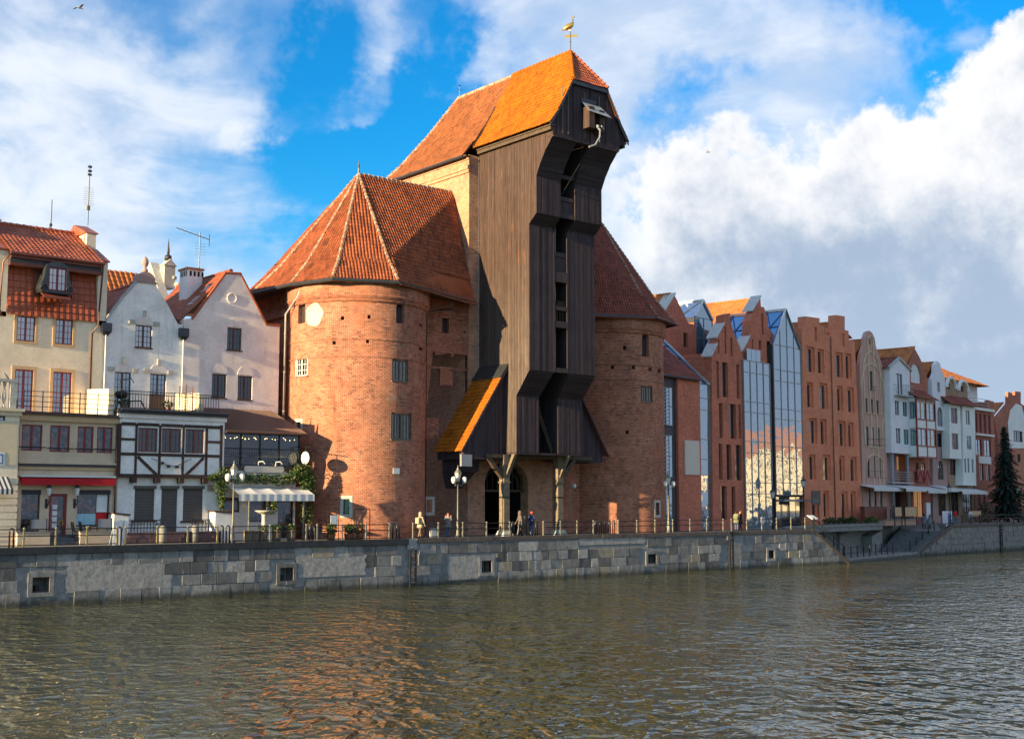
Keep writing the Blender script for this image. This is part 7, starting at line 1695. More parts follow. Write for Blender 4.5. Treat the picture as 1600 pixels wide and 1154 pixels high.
for i, (xa, xb, yt, yb, wn) in enumerate(((1483, 1501, 630, 716, [('r', (1486, 637, 1496, 661)), ('r', (1487.5, 677, 1497.5, 701.5))]), (1504, 1524, 632, 758, [('w', (1508.5, 641, 1515.5, 663)), ('w', (1510.5, 681, 1518, 702)), ('w', (1507, 716, 1510, 738)), ('w', (1512, 716, 1515, 738)), ('w', (1518.5, 717, 1521.5, 738))]))):
    o, ws = facade(hn, RBy, [(xa + 1.5, yb), (xa, yt), (xb - 1, yt + 3), (xb + 1.5, yb)], 'plaster_grey', wn, depth=1., base=RBy.at((xa + xb) / 2, yb)[1], name='bay'); dress(hn, RBy, ws, {'*': ('steel_grey', 'glass_sky', 1, 2), 'r': ('paint_red', 'glass_dark', 2, 3)})
    z = o[1][1]; tile_slope(hn, [RBy(o[0][0] - .5, -.5, z - .1), RBy(o[-1][0] + .4, -.5, z - .1), RBy(o[-1][0] + .4, 1.0, z + 1.1), RBy(o[0][0] - .5, 1.0, z + 1.1)], 'tile_dark', tw=.34, th=.42)
# big orange hipped roof and white attic behind
RA = RW(4.); q = [RA.at(*p) for p in ((1462, 612), (1471, 565), (1491, 563), (1532, 598))]
ra = thing('hipped_roof_house', RA(q[1][0] + 4, 0, 0), 'large orange hipped roof with white attic at the end of the row', 'house', 'narrow houses along the far quay')
m = MB(RA); m.box(q[0][0], q[3][0] - .5, .3, 9, 0, q[3][1] - .2); m.build('wall', 'plaster_lilac', ra)
ev = q[3][1] - .6; zp = q[2][1]; um_ = q[2][0]
tile_slope(ra, [RA(q[0][0], -1.2, ev), RA(q[3][0], -1.2, ev), RA(um_, 4, zp), RA(q[1][0], 4, zp)], 'tile_far', tw=.36, th=.44); tile_slope(ra, [RA(q[3][0], -1.2, ev), RA(q[3][0], 10, ev), RA(um_, 5, zp), RA(um_, 4, zp)], 'tile_dark', tw=.36, th=.44); tile_slope(ra, [RA(q[0][0], 10, ev), RA(q[0][0], -1.2, ev), RA(q[1][0], 4, zp), RA(q[1][0], 5, zp)], 'tile_far', tw=.36, th=.44)
# brick end house with rounded balcony
he = thing('brick_end_house', RF(75, 0, 0), 'red brick end house with white bands and roof balcony', 'house', 'narrow houses along the far quay')
o, ws = facade(he, R0, [(1524, 812), (1522, 642), (1543, 640), (1543, 625), (1553, 627), (1556, 812)], 'brick_far', [('w', (1523.8, 645, 1527.5, 675)), ('w', (1530, 646, 1534, 676)), ('w', (1537, 647, 1541, 677)), ('w', (1544, 648, 1548, 678)), ('w', (1525, 686, 1534, 711)), ('w', (1538, 687, 1548.5, 713)), ('w', (1531, 725, 1537, 750)), ('w', (1541, 726, 1547, 751)), ('w', (1527, 768, 1532, 792)), ('w', (1535, 768, 1540, 792))], depth=8); dress(he, R0, ws, {'*': ('paint_red', 'glass_sky', 1, 3)})
for ya, yb in ((638, 642), (678, 681)): a = R0.rect(1521, ya, 1549, yb); m = MB(R0); m.box(a[0], a[1], -.45, .0, a[2], a[3]); m.build('white_band', 'trim_white', he)
a = R0.rect(1529, 713, 1548, 724); m = MB(R0); m.box(a[0], a[1], -.06, 0, a[2], a[3]); m.build('white_panel', 'trim_white', he)
zq = R0.at(1532, 638)[1]; u0, u1 = R0.at(1520, 630)[0], R0.at(1543, 630)[0]
for k in range(3): m = MB(R0); m.tube([(u0, 2., zq + .4 + k * .4), (u0, -.3, zq + .4 + k * .4), (u1, -.3, zq + .4 + k * .4)], .035, 5); m.build('balcony_rail', 'zinc', he)
# last house across the side street
hz_ = thing('crowstep_far_house', RF(90, 3, 0), 'far brick house with white plaster arch and square turret top', 'house')
RZ_ = RW(2.5)
o, ws = facade(hz_, RZ_, [(1566, 812), (1560, 690), (1554, 655), (1575, 630), (1575, 612), (1582, 614), (1582, 617), (1586, 617), (1586, 611), (1595, 612), (1595, 630), (1625, 650), (1640, 812)], 'brick_far', [('w', (1583, 673, 1597, 690)), ('w', (1589, 709, 1594, 722)), ('w', (1605, 673, 1618, 690))], depth=10); dress(hz_, RZ_, ws, {'*': ('paint_black', 'glass_dark', 2, 1)})
pl = px_outline(RZ_, [(1577, 700), (1574, 660), (1578, 640), (1587, 630), (1596, 634), (1612, 700)]); m = MB(RZ_); wh = [rect_hole(*a) for k, a in ws[:1]]; wall(m, pl, wh, .05, T=RW(2.44)); m.build('plaster_arch', 'plaster_grey', hz_)
pl = px_outline(RZ_, [(1566, 790), (1562, 700), (1577, 699), (1584, 790)]); m = MB(RZ_); wall(m, px_outline(RZ_, [(1584, 790), (1580, 701), (1625, 704), (1640, 790)]), [rect_hole(*a) for k, a in ws[1:2]], .05, T=RW(2.44)); m.build('orange_ground', 'plaster_orange', hz_)
m = MB(RZ_); q = px_outline(RZ_, [(1554, 654), (1575, 628), (1595, 628), (1628, 650)]); tile_slope(hz_, [RZ_(q[0][0], 10, q[0][1]), RZ_(q[0][0], .5, q[0][1]), RZ_(q[1][0], .5, q[1][1]), RZ_(q[1][0], 10, q[1][1])], 'tile_far', tw=.36, th=.44)
# long awnings over the restaurant terraces
for a, b_, ya, F, lb in ((1348, 1395, 756, RW(-.3), 'white awning on the bell-gable house'), (1398, 1432, 757, RW(-1.), 'white awning on the white oriel house'), (1433, 1463, 760, RW(-1.2), 'white awning on the red oriel house'), (1459, 1482, 758, RW(-.6), 'white awning on the lilac gable house'), (1487, 1527, 762, RW(-1.), 'white awning on the twin-arch house')):
    u0, z = F.at(a, ya); u1, _ = F.at(b_, ya + 2); m = MB(F); m.hexa([(u0, -1.3, z - .45), (u1, -1.3, z - .45), (u1, 1.0, z), (u0, 1.0, z), (u0, -1.3, z - .38), (u1, -1.3, z - .38), (u1, 1.0, z + .08), (u0, 1.0, z + .08)]); ao = m.build('terrace_awning', 'awning_white', None, label=lb, cat='awning', group='awnings on the far row')
    m = MB(F); n = int((u1 - u0) / .25)
    for k in range(n): a0_, a1_ = u0 + (u1 - u0) * k / n, u0 + (u1 - u0) * (k + 1) / n; m.face([(a0_, -1.31, z - .42), (a1_, -1.31, z - .42), (a1_, -1.31, z - .7), ((a0_ + a1_) / 2, -1.31, z - .78), (a0_, -1.31, z - .7)])
    m.build('valance', 'awning_white', ao, fix=False)
# wall behind the steps
m = MB(); m.face([(114.5, 79.3, LZ), (121, 80.4, LZ), (121, 80.4, 0), (114.5, 79.3, 0)]); m.face([(121, 80.4, LZ), (127, 82.2, LZ), (127, 82.2, 0), (121, 80.4, 0)]); m.build('stair_back_wall', 'concrete', None, label='concrete wall behind the stone steps', kind='structure', fix=False)
# ------------------------------------------------------------------ lamps
def lantern(m_glass, m_metal, x, y, z, s=1.):
    m_glass.lathe([(.0, 0), (.12 * s, 0), (.24 * s, .55 * s), (.0, .55 * s)], (x, y, z), 6)
    m_metal.lathe([(.30 * s, 0), (.26 * s, .06 * s), (.10 * s, .26 * s), (.07 * s, .36 * s), (.03 * s, .40 * s), (.045 * s, .46 * s), (.0, .58 * s)], (x, y, z + .55 * s), 6)
    for k in range(6):
        g = math.pi * k / 3; m_metal.tube([(x + .125 * s * math.cos(g), y + .125 * s * math.sin(g), z), (x + .245 * s * math.cos(g), y + .245 * s * math.sin(g), z + .56 * s)], .014 * s, 4)
    m_metal.lathe([(.05 * s, -.14 * s), (.14 * s, -.04 * s), (.13 * s, .01 * s)], (x, y, z), 6)
def lamp(loc, h, label, white=True):
    x, y, z = loc; r = thing('street_lamp', loc, label, 'lamp', 'lamps along the quay'); mt = 'iron_post' if white else 'iron'
    m = MB(); m.lathe([(.19, 0), (.19, .12), (.13, .2), (.15, .45), (.09, .6), (.1, 1.0), (.06, 1.15), (.07, 1.2), (.055, 1.3), (.045, h - 1.15), (.07, h - 1.12), (.045, h - 1.05)], loc, 10); m.build('pole', mt, r, smooth=True)
    g, k = MB(), MB(); lantern(g, k, x, y, z + h - 1.0); k.build('lantern_frame', mt if white else 'lead_lantern', r); g.build('lantern_glass', 'glass_lamp', r)
    if white:
        for d in (-1, 1):
            m = MB(); m.tube([(x, y, z + h - 1.25), (x + d * .28, y - .1, z + h - 1.35), (x + d * .42, y - .15, z + h - 1.05)], .03, 5); o = m.build('floodlight_arm', mt, r)
            m = MB(); m.lathe([(.0, -.26), (.12, -.22), (.19, 0), (.15, .2), (0, .27)], (x + d * .48, y - .15, z + h - .95), 10); m.build('floodlight', 'lamp_white', o, smooth=True)
    return r
def lamp_px(px, ytop, Y, label, white=True, F=None, z0=0.):
    F = F or Frame(0, Y); u, zt = F.at(px, ytop); lamp(F(u, 0, z0), zt - z0, label, white)
lamp_px(366, 722, 71.0, 'white lantern lamp with two floodlights before the cafe'); lamp_px(715.5, 729, 71.2, 'white lantern lamp with two floodlights left of the crane gate'); lamp_px(1043.5, 738, 71.2, 'white lantern lamp with two floodlights by the brick wing')
lamp_px(1207, 761, 0, 'dark lantern lamp before the glass bay', False, RW(-2.0)); lamp_px(1255, 744, 0, 'dark lantern lamp before the stepped-gable building', False, RW(-2.6)); lamp_px(1483, 755, 0, 'dark lantern lamp by the far restaurant terraces', False, RW(-3.6)); lamp_px(1589.5, 757, 0, 'dark lantern lamp beside the spruce', False, RW(-5.0))
u, zt = Frame(0, 72.2).at(803, 757); cp = thing('camera_pole', (u, 72.2, 0), 'white pole with round camera right of the crane gate post', 'pole'); uu = Frame(0, 72.2).at(890, 757)[0]; cp.location = (uu, 72.2, 0); ORG[cp.name] = Vector((uu, 72.2, 0)); u = uu
m = MB(); m.tube([(u, 72.2, 0), (u, 72.2, zt - .1), (u + .1, 72.15, zt), (u + .35, 72.1, zt)], .055, 7); m.build('pole', 'iron_post', cp); m = MB(); m.lathe([(.0, -.2), (.13, -.12), (.15, .05), (.1, .16), (0, .2)], (u + .42, 72.1, zt - .05), 9); m.build('camera_dome', 'lamp_white', cp, smooth=True)

# ------------------------------------------------------------------ people
def person(label, loc, face, h, coat, legs, hair='hair_dark', hat=None, pose='stand', stride=.0, arms=((.1, .0), (.1, .0)), lean=0., extra=None, skirt=.0, hood=False, bag=None):
    """face: heading in degrees (0 = +Y, 90 = +X); arms: (forward swing, elbow bend) for left and right; a single skin of bones"""
    k = h / 1.75; co, si = math.cos(R(-face)), math.sin(R(-face))
    def W_(x, y, z): return Vector(((x * co - y * si) * k, (x * si + y * co) * k, z * k))       # x right, y ahead
    V_, E_, Rr, G = [], [], [], []
    def add(p, r, par=None, g='c'):
        V_.append(W_(*p)); Rr.append(r * k); G.append(g)
        if par is not None: E_.append((par, len(V_) - 1))
        return len(V_) - 1
    ly = lean
    pel = add((0, 0, .93), .155); sp = add((0, ly * .3, 1.12), .145, pel); ch = add((0, ly * .7, 1.34), .165, sp); nk = add((0, ly, 1.50), .062, ch, 's'); hd = add((0, ly + .015, 1.60), .088, nk, 's'); tp = add((0, ly + .01, 1.71), .075, hd, 's')
    for sgn, st, (sw, el) in ((-1, stride, arms[0]), (1, -stride, arms[1])):
        hip = add((sgn * .095, 0, .88), .115, pel, 'l'); kn = add((sgn * .1, st * .5 + .03, .5), .075, hip, 'l'); kb = -abs(st) * .25 if st < 0 else 0
        an = add((sgn * .1, st + kb, .09 if st >= 0 else .12), .05, kn, 'l'); add((sgn * .105, st + kb + .15, .04 if st >= 0 else .05), .042, an, 'f')
        s_ = add((sgn * .2, ly * .75, 1.41), .075, ch); e_ = add((sgn * .25, ly * .75 + sw * .28, 1.41 - .28 * math.cos(sw)), .056, s_)
        ex, ey, ez = sgn * .25, ly * .75 + sw * .28, 1.41 - .28 * math.cos(sw); a = sw + el
        w_ = add((ex - sgn * .06 * (el > .8), ey + .25 * math.sin(a), ez - .25 * math.cos(a)), .042, e_); p = (ex - sgn * .06 * (el > .8), ey + .25 * math.sin(a), ez - .25 * math.cos(a)); d = (math.sin(a), -math.cos(a))
        hn_ = add((p[0], p[1] + d[0] * .07, p[2] + d[1] * .07), .034, w_, 's')
        for f in range(4):
            q = add((p[0] + (f - 1.5) * .018, p[1] + d[0] * .12, p[2] + d[1] * (.125 - .008 * abs(f - 1.5))), .0105, hn_, 's'); add((p[0] + (f - 1.5) * .02, p[1] + d[0] * .155 + .012, p[2] + d[1] * (.16 - .01 * abs(f - 1.5))), .0095, q, 's')
        add((p[0] - sgn * .05, p[1] + d[0] * .085 + .02, p[2] + d[1] * .085), .011, hn_, 's')
    add((0, ly + .115, 1.6), .018, hd, 's')            # nose
    me = bpy.data.meshes.new('person'); me.from_pydata(V_, E_, [])
    o = bpy.data.objects.new('person', me); COL.objects.link(o); o.location = loc
    sk = o.modifiers.new('skin', 'SKIN'); sd = o.modifiers.new('sub', 'SUBSURF'); sd.levels = 1; sd.render_levels = 1
    for i, sv in enumerate(me.skin_vertices[0].data): sv.radius = (Rr[i] * (1.18 if G[i] == 'c' and i < 3 else 1), Rr[i] * (.82 if G[i] == 'c' and i < 3 else 1)); sv.use_root = i == 0
    bpy.context.view_layer.update(); dg = bpy.context.evaluated_depsgraph_get(); nm = bpy.data.meshes.new_from_object(o.evaluated_get(dg)); o.modifiers.clear(); o.data = nm; nm.materials.clear()
    for mt in (coat, legs, 'skin', 'shoe'): nm.materials.append(MAT[mt])
    idx = {'c': 0, 'l': 1, 's': 2, 'f': 3}
    segs = [(V_[a], V_[b_], G[b_] if G[b_] != 's' or a == hd or b_ in (hd, tp) or G[a] == 's' else G[b_], Rr[b_]) for a, b_ in E_]
    for p in nm.polygons:
        c = p.center; best, bg = 9, 'c'
        for a, b_, g, r_ in segs:
            ab = b_ - a; t_ = max(0, min(1, (c - a).dot(ab) / max(ab.length_squared, 1e-9))); dd = (c - a - ab * t_).length - r_
            if dd < best: best, bg = dd, g
        p.material_index = idx[bg] if not (bg == 'l' and c.z > .8 * k) else 0; p.use_smooth = True
    props(o, label, 'person', 'people on the quay'); ORG[o.name] = Vector(loc)
    L = Vector(loc)
    T = lambda x, y, z: tuple(L + W_(x, y, z))
    m = MB(T)
    if hat or hood: m.lathe([(.0, .15), (.07, .14), (.105, .08), (.115, 0), (.1, -.04)] if not hood else [(.0, .17), (.09, .15), (.128, .06), (.13, -.06), (.14, -.16)], (0, ly - (.02 if hood else 0), 1.66), 12); m.build('hat' if hat else 'hood', hat or coat, o, smooth=True)
    if not hood:
        m = MB(T); m.lathe([(.0, .135), (.07, .12), (.1, .06), (.105, -.02), (.1, -.1 if hair == 'hair_dark' else -.2), (.06, -.14 if hair == 'hair_dark' else -.26)], (0, ly - .03, 1.64), 12, 1., .92); m.build('hair', hair, o, smooth=True)
    for sgn in (-1, 1): m = MB(T); m.lathe([(.0, -.012), (.012, 0), (0, .012)], (sgn * .034, ly + .098, 1.625), 6); m.build('eye', 'hair_dark', o)
    if skirt: m = MB(T); m.lathe([(.17, 1.05), (.19, .93), (.215, .93 - skirt * .5), (.23, .93 - skirt), (.2, .93 - skirt + .01)], (0, 0, 0), 14, 1.1, .85); m.build('coat_hem', coat, o, smooth=True)
    if bag: m = MB(T); m.box(-.16, .16, ly - .36, ly - .14, 1.0, 1.42); m.build('backpack', bag, o)
    return o
def foot(px, Y): return (Frame(0, Y).at(px, 838)[0], Y, 0.)
person('person in beige hooded coat walking with a small case', foot(656, 71.25), 80, 1.76, 'coat_beige', 'trousers_tan', stride=.2, arms=((.35, .2), (.25, .2)), lean=.06, skirt=.2, hood=True, bag='coat_beige')
case = thing('wheeled_case', (foot(677, 71.2)[0], 71.2, 0), 'small pale case standing beside the hooded walker', 'case'); u = foot(677, 71.2)[0]
m = MB(); m.box(u - .22, u + .22, 71.1, 71.35, .05, .68); m.build('shell', 'coat_white', case); m = MB(); m.tube([(u - .14, 71.3, .68), (u - .14, 71.3, .95), (u + .14, 71.3, .95), (u + .14, 71.3, .68)], .018, 5); m.build('handle', 'steel_grey', case)
person('person with red hair in grey coat raising a phone', foot(700, 71.4), 215, 1.72, 'coat_grey', 'jeans', hair='hair_red', arms=((.95, 1.7), (.95, 1.7)), stride=.05, skirt=.22)
person('person in brown-grey coat walking by the left crane post', foot(813, 71.0), -70, 1.8, 'coat_brown', 'coat_grey', stride=.26, arms=((-.2, .3), (.3, .3)), lean=.05, skirt=.3, hood=True, bag='coat_brown')
person('person in navy jacket and red hat by the crane gate', foot(831, 71.1), 240, 1.76, 'coat_navy', 'jeans', hat='hat_red', arms=((.4, 1.2), (.2, .5)), stride=.06)
person('person in olive and white coat before the slotted brick block', foot(1151, 71.3), 60, 1.74, 'coat_green', 'jeans', hair='hair_dark', arms=((.2, .2), (.6, 1.3)), stride=.1, skirt=.2)
person('long-haired person in black beside the olive coat', foot(1157.5, 71.5), -60, 1.74, 'coat_black', 'trousers_dark', hair='hair_red', stride=.14, skirt=.3)
def gfoot(px, py, z, F): u = F.at(px, py)[0]; x, y, _ = F(u, 0, 0); return (x, y, z)
S1 = Frame(122.5, 78.4, 0); u = S1.at(1445, 815)[0]
person('person in slate coat at the head of the stone steps', (122.5 + S1.at(1444, 815)[0] - 0, 78.4, -.62), 30, 1.82, 'coat_slate', 'trousers_dark', arms=((.2, .2), (.2, .2)), stride=.12, skirt=.4); person('person in grey coat beside the slate coat on the steps', (122.5 + S1.at(1449, 815)[0], 78.1, -.62), 20, 1.74, 'coat_grey', 'trousers_dark', stride=-.12, skirt=.35, hair='hair_red')
u = Q2.at(1504, 812)[0]; person('child in bright blue by the far railing', Q2(u, 1.6, 0), 180, 1.25, 'coat_blue', 'jeans', stride=.05)
u = Q2.at(1513, 812)[0]; person('person in red jacket by the far railing', Q2(u, 1.5, 0), 10, 1.7, 'coat_red', 'jeans', stride=.05, arms=((.3, .6), (.3, .6)))
u = Q2.at(1537, 812)[0]; person('person in white jacket right of the wooden panel', Q2(u, 1.6, 0), 200, 1.6, 'coat_white', 'jeans', stride=.1, arms=((.4, .8), (.2, .3)), hair='hair_red')

# ------------------------------------------------------------------ terrace things before the houses
GT = Frame(0, 72.9)
m = MB(GT); a = GT.rect(27, 833, 78, 850); b_ = GT.rect(125, 833, 184, 850); tw = thing('terrace_wall', GT((a[0] + b_[1]) / 2, 0, 0), 'low tan terrace wall before the shop', 'wall')
for q in (a, b_): m = MB(GT); m.box(q[0], q[1], 0, .3, 0, .72); m.build('wall_panel', 'plaster_tan', tw); m = MB(GT); m.box(q[0] - .04, q[1] + .04, -.05, .35, .72, .8); m.build('coping', 'concrete', tw)
for k in range(3): m = MB(GT); m.box(a[1] + .05, b_[0] - .05, .1 + .3 * k, .42 + .3 * k, 0, .2 * (k + 1)); m.build('step', 'concrete_dark', tw)
for a_, b_x, lb in ((49, 74, 'grey fabric wind screen left of the shop steps'), (153, 176, 'grey fabric wind screen right of the shop steps')):
    q = GT.rect(a_, 818, b_x, 830); s_ = thing('wind_screen', GT((q[0] + q[1]) / 2, .15, .8), lb, 'screen', 'wind screens on the shop terrace'); m = MB(GT); m.box(q[0], q[1], .12, .16, .95, 1.5); m.build('panel', 'canvas_grey', s_)
    for u in (q[0], q[1]): m = MB(GT); m.box(u - .025, u + .025, .11, .17, .8, 1.55); m.build('upright', 'iron', s_)
def chair(px, lb, Y=73.3, flip=1):
    u = Frame(0, Y).at(px, 830)[0]; c = thing('terrace_chair', (u, Y, 0), lb, 'chair', 'black chairs on the shop terrace'); z = .35
    for dx in (-.2, .2):
        for dy in (-.2, .2): m = MB(); m.box(u + dx - .02, u + dx + .02, Y + dy - .02, Y + dy + .02, 0, z + .45); m.build('leg', 'paint_black', c)
    m = MB(); m.box(u - .23, u + .23, Y - .23, Y + .23, z + .42, z + .48); m.build('seat', 'paint_black', c); m = MB(); m.hexa([(u - flip * .22, Y - .2, z + .45), (u - flip * .26, Y - .2, z + .45), (u - flip * .26, Y + .2, z + .45), (u - flip * .22, Y + .2, z + .45), (u - flip * .32, Y - .2, z + 1.0), (u - flip * .36, Y - .2, z + 1.0), (u - flip * .36, Y + .2, z + 1.0), (u - flip * .32, Y + .2, z + 1.0)]); m.build('backrest', 'paint_black', c)
chair(121, 'black terrace chair right of the red shop door'); chair(133, 'black terrace chair under the shop window posters', 73.5); chair(183, 'black terrace chair at the right end of the shop terrace', 73.3, -1)
for px, lb in ((141, 'small dark table on the shop terrace'),):
    u = Frame(0, 73.3).at(px, 830)[0]; c = thing('terrace_table', (u, 73.3, 0), lb, 'table'); m = MB(); m.lathe([(.42, 1.05), (.42, 1.1), (0, 1.1)], (u, 73.3, 0), 12); m.build('tabletop', 'paint_black', c); m = MB(); m.tube([(u, 73.3, .02), (u, 73.3, 1.05)], .035, 6); m.lathe([(.25, 0), (.05, .05)], (u, 73.3, 0), 10); m.build('pedestal', 'iron', c)
u = Frame(0, 71.5).at(181, 845)[0]; c = thing('folding_sign', (u, 71.5, 0), 'white folding pavement sign by the railing', 'sign')
for d in (-1, 1): m = MB(); m.hexa([(u - .3, 71.5 + d * .28, 0), (u + .3, 71.5 + d * .28, 0), (u + .3, 71.5 + d * .31, 0), (u - .3, 71.5 + d * .31, 0), (u - .2, 71.5 + d * .02, .95), (u + .2, 71.5 + d * .02, .95), (u + .2, 71.5 + d * .05, .95), (u - .2, 71.5 + d * .05, .95)]); m.build('board', 'paper_white', c)
# red granite terrace before the half-timbered house
gw_ = thing('granite_terrace', (35.5, 72.8, 0), 'red granite terrace edge before the half-timbered house', 'wall'); a0, a1 = GT.at(196, 840)[0], GT.at(346, 840)[0]
for k in range(10): m = MB(GT); u0 = a0 + (a1 - a0) * k / 10; 
for j in range(2):
    n = 9
    for k in range(n):
        u0, u1 = a0 + (a1 - a0) * (k + (.3 if j else 0)) / n, min(a1, a0 + (a1 - a0) * (k + 1 + (.3 if j else 0)) / n)
        if u1 - u0 < .1: continue
        m = MB(GT); m.box(u0 + .01, u1 - .01, rnd.uniform(-.02, .02), .3, j * .34 + .01, j * .34 + .33); m.build('granite_block', 'granite_red', gw_)
for px in (251, 301): u = GT.at(px, 835)[0]; m = MB(GT); m.lathe([(.22, 0), (.22, .9), (.16, 1.05), (0, 1.1)], (u, -.3, 0), 10); m.build('bollard_post', 'concrete', gw_, smooth=True)
for a_, b_x, lb in ((200, 250, 'scrolled iron railing under the left shutter'), (300, 352, 'scrolled iron railing under the right shutter')):
    F = Frame(0, 73.2); u0, u1 = F.at(a_, 820)[0], F.at(b_x, 820)[0]; r_ = thing('scroll_railing', F((u0 + u1) / 2, 0, .5), lb, 'railing', 'scrolled railings of the half-timbered house')
    for k in range(11): u = u0 + (u1 - u0) * k / 10; m = MB(F); m.box(u - .016, u + .016, -.016, .016, .4, 1.5 if k in (0, 10) else 1.38); m.build('bar', 'iron', r_)
    for z in (.6, 1.15, 1.4): m = MB(F); m.tube([(u0, 0, z), (u1, 0, z)], .02, 5); m.build('rail', 'iron', r_)
    m = MB(F)
    for u in (u0 + .25, u1 - .25):
        for z in (.85, 1.1): m.tube([(u + .13 * math.cos(i * .7) * (1 - i / 12), -.02, z + .13 * math.sin(i * .7) * (1 - i / 12)) for i in range(11)], .014, 4)
    m.build('scroll', 'iron', r_, kind='stuff')
for a_, b_x, yt, lb in ((178, 201, 800, 'white plastered pier left of the half-timbered steps'), (336, 362, 797, 'white plastered pier between half-timbered house and cafe')):
    F = Frame(0, 73.1); q = F.rect(a_, yt, b_x, 832); p_ = thing('plaster_pier', F((q[0] + q[1]) / 2, 0, 0), lb, 'pier', 'plastered piers before the houses'); m = MB(F); m.box(q[0], q[1], 0, .8, 0, q[3] - .1); m.build('body', 'plaster_white', p_); m = MB(F); m.hexa([(q[0] - .08, -.08, q[3] - .1), (q[1] + .08, -.08, q[3] - .2), (q[1] + .08, .88, q[3] - .2), (q[0] - .08, .88, q[3] - .1), (q[0] - .08, -.08, q[3]), (q[1] + .08, -.08, q[3] - .1), (q[1] + .08, .88, q[3] - .1), (q[0] - .08, .88, q[3])]); m.build('cap', 'paint_brown', p_)
# cafe terrace
CF_ = Frame(0, 71.9)
u, z = CF_.at(413, 797); ph = thing('stone_bird_bath', CF_(u, 0, 0), 'white pedestal bowl on the cafe terrace', 'bird bath'); m = MB(CF_); m.lathe([(.3, 0), (.3, .12), (.17, .2), (.15, z - .35), (.2, z - .25)], (u, 0, 0), 10); m.build('pedestal', 'limestone', ph, smooth=True); m = MB(CF_); m.lathe([(.2, -.25), (.55, -.08), (.62, 0), (.55, 0), (.1, -.06)], (u, 0, z), 14); m.build('bowl', 'limestone', ph, smooth=True)
for px, lb in ((388, 'first wooden planter tub from the lamp on the cafe terrace'), (398, 'second wooden planter tub from the lamp'), (411, 'third wooden planter tub from the lamp'), (432, 'fourth wooden planter tub from the lamp'), (455, 'last wooden planter tub by the cafe awning pole')):
    F = Frame(0, 71.2); u = F.at(px, 832)[0]; b_ = thing('planter_tub', F(u, 0, 0), lb, 'planter', 'wooden tubs on the cafe terrace')
    for k in range(10): g0, g1 = 2 * math.pi * k / 10, 2 * math.pi * (k + .94) / 10; m = MB(F); m.hexa([(u + r_ * math.cos(g), r_ * math.sin(g), z_) for z_, (ra, rb) in ((0, (.26, .22)), (.72, (.32, .28))) for r_, g in ((ra, g0), (ra, g1), (rb, g1), (rb, g0))]); m.build('stave', 'timber_pale', b_)
    if px in (411, 455, 432): leaf_cloud(b_, 'foliage', ['leaf_green', 'leaf_gold'], [(u, 71.2, .9, .4, .3, .22)], 170, .07, rnd, extra=.2)
u, z = Frame(0, 71.3).at(521, 803); mn = thing('menu_board', (u, 71.3, 0), 'menu board on black stand before the sunlit tower', 'sign'); m = MB(); m.box(u - .3, u + .3, 71.28, 71.32, z - .85, z); m.build('frame', 'paint_black', mn); m = MB(); m.box(u - .24, u + .24, 71.26, 71.279, z - .79, z - .06); m.build('menu_sheet', 'paper_white', mn)
for d in (-.42, .42): m = MB(); m.tube([(u + d, 71.32, 0), (u + d, 71.32, z + .35)], .025, 5); m.lathe([(.0, 0), (.07, .06), (0, .14)], (u + d, 71.32, z + .33), 8); m.build('stand_post', 'iron', mn)
u2, z2 = Frame(0, 71.5).at(566, 795); aw_ = thing('iron_archway', (u2, 71.5, 0), 'slender iron gateway frame before the sunlit tower', 'gateway'); m = MB()
for d in (-.62, .62): m = MB(); m.tube([(u2 + d, 71.5, 0), (u2 + d, 71.5, z2)], .03, 5); m.build('upright', 'iron', aw_)
m = MB(); m.tube([(u2 - .62, 71.5, z2), (u2 + .62, 71.5, z2)], .025, 5); m.build('crossbar', 'iron', aw_)
for px, n, fl, lb in ((518, 420, 'leaf_gold', 'bushy green plant in a pot below the menu board'), (544, 260, 'leaf_green', 'dark leafy plant in a pot before the tower slit window'), (552, 280, 'flower_pink', 'pink flowering plant trough before the sunlit tower'), (562, 160, 'leaf_gold', 'small bright plant beside the pink trough')):
    F = Frame(0, 71.1); u = F.at(px, 832)[0]; p_ = thing('potted_plant', F(u, 0, 0), lb, 'plant', 'potted plants before the sunlit tower'); m = MB(F); m.lathe([(.2, 0), (.28, .38), (.31, .4), (.26, .36)], (u, 0, 0), 10); m.build('pot', 'terracotta', p_, smooth=True)
    leaf_cloud(p_, 'foliage', ['leaf_green', fl], [(u, 71.1, .72, .42, .32, .38)], n, .085, rnd, extra=.4)
u = Frame(0, 71.15).at(494, 835)[0]; bn = thing('litter_bin', (u, 71.15, 0), 'dark square litter bin at the cafe corner', 'bin'); m = MB(); m.hexa([(u - .2, 70.95, .08), (u + .2, 70.95, .08), (u + .2, 71.35, .08), (u - .2, 71.35, .08), (u - .26, 70.9, .85), (u + .26, 70.9, .85), (u + .26, 71.4, .85), (u - .26, 71.4, .85)]); m.build('body', 'anthracite', bn); m = MB(); m.box(u - .28, u + .28, 70.88, 71.42, .85, .92); m.build('lid', 'iron', bn)

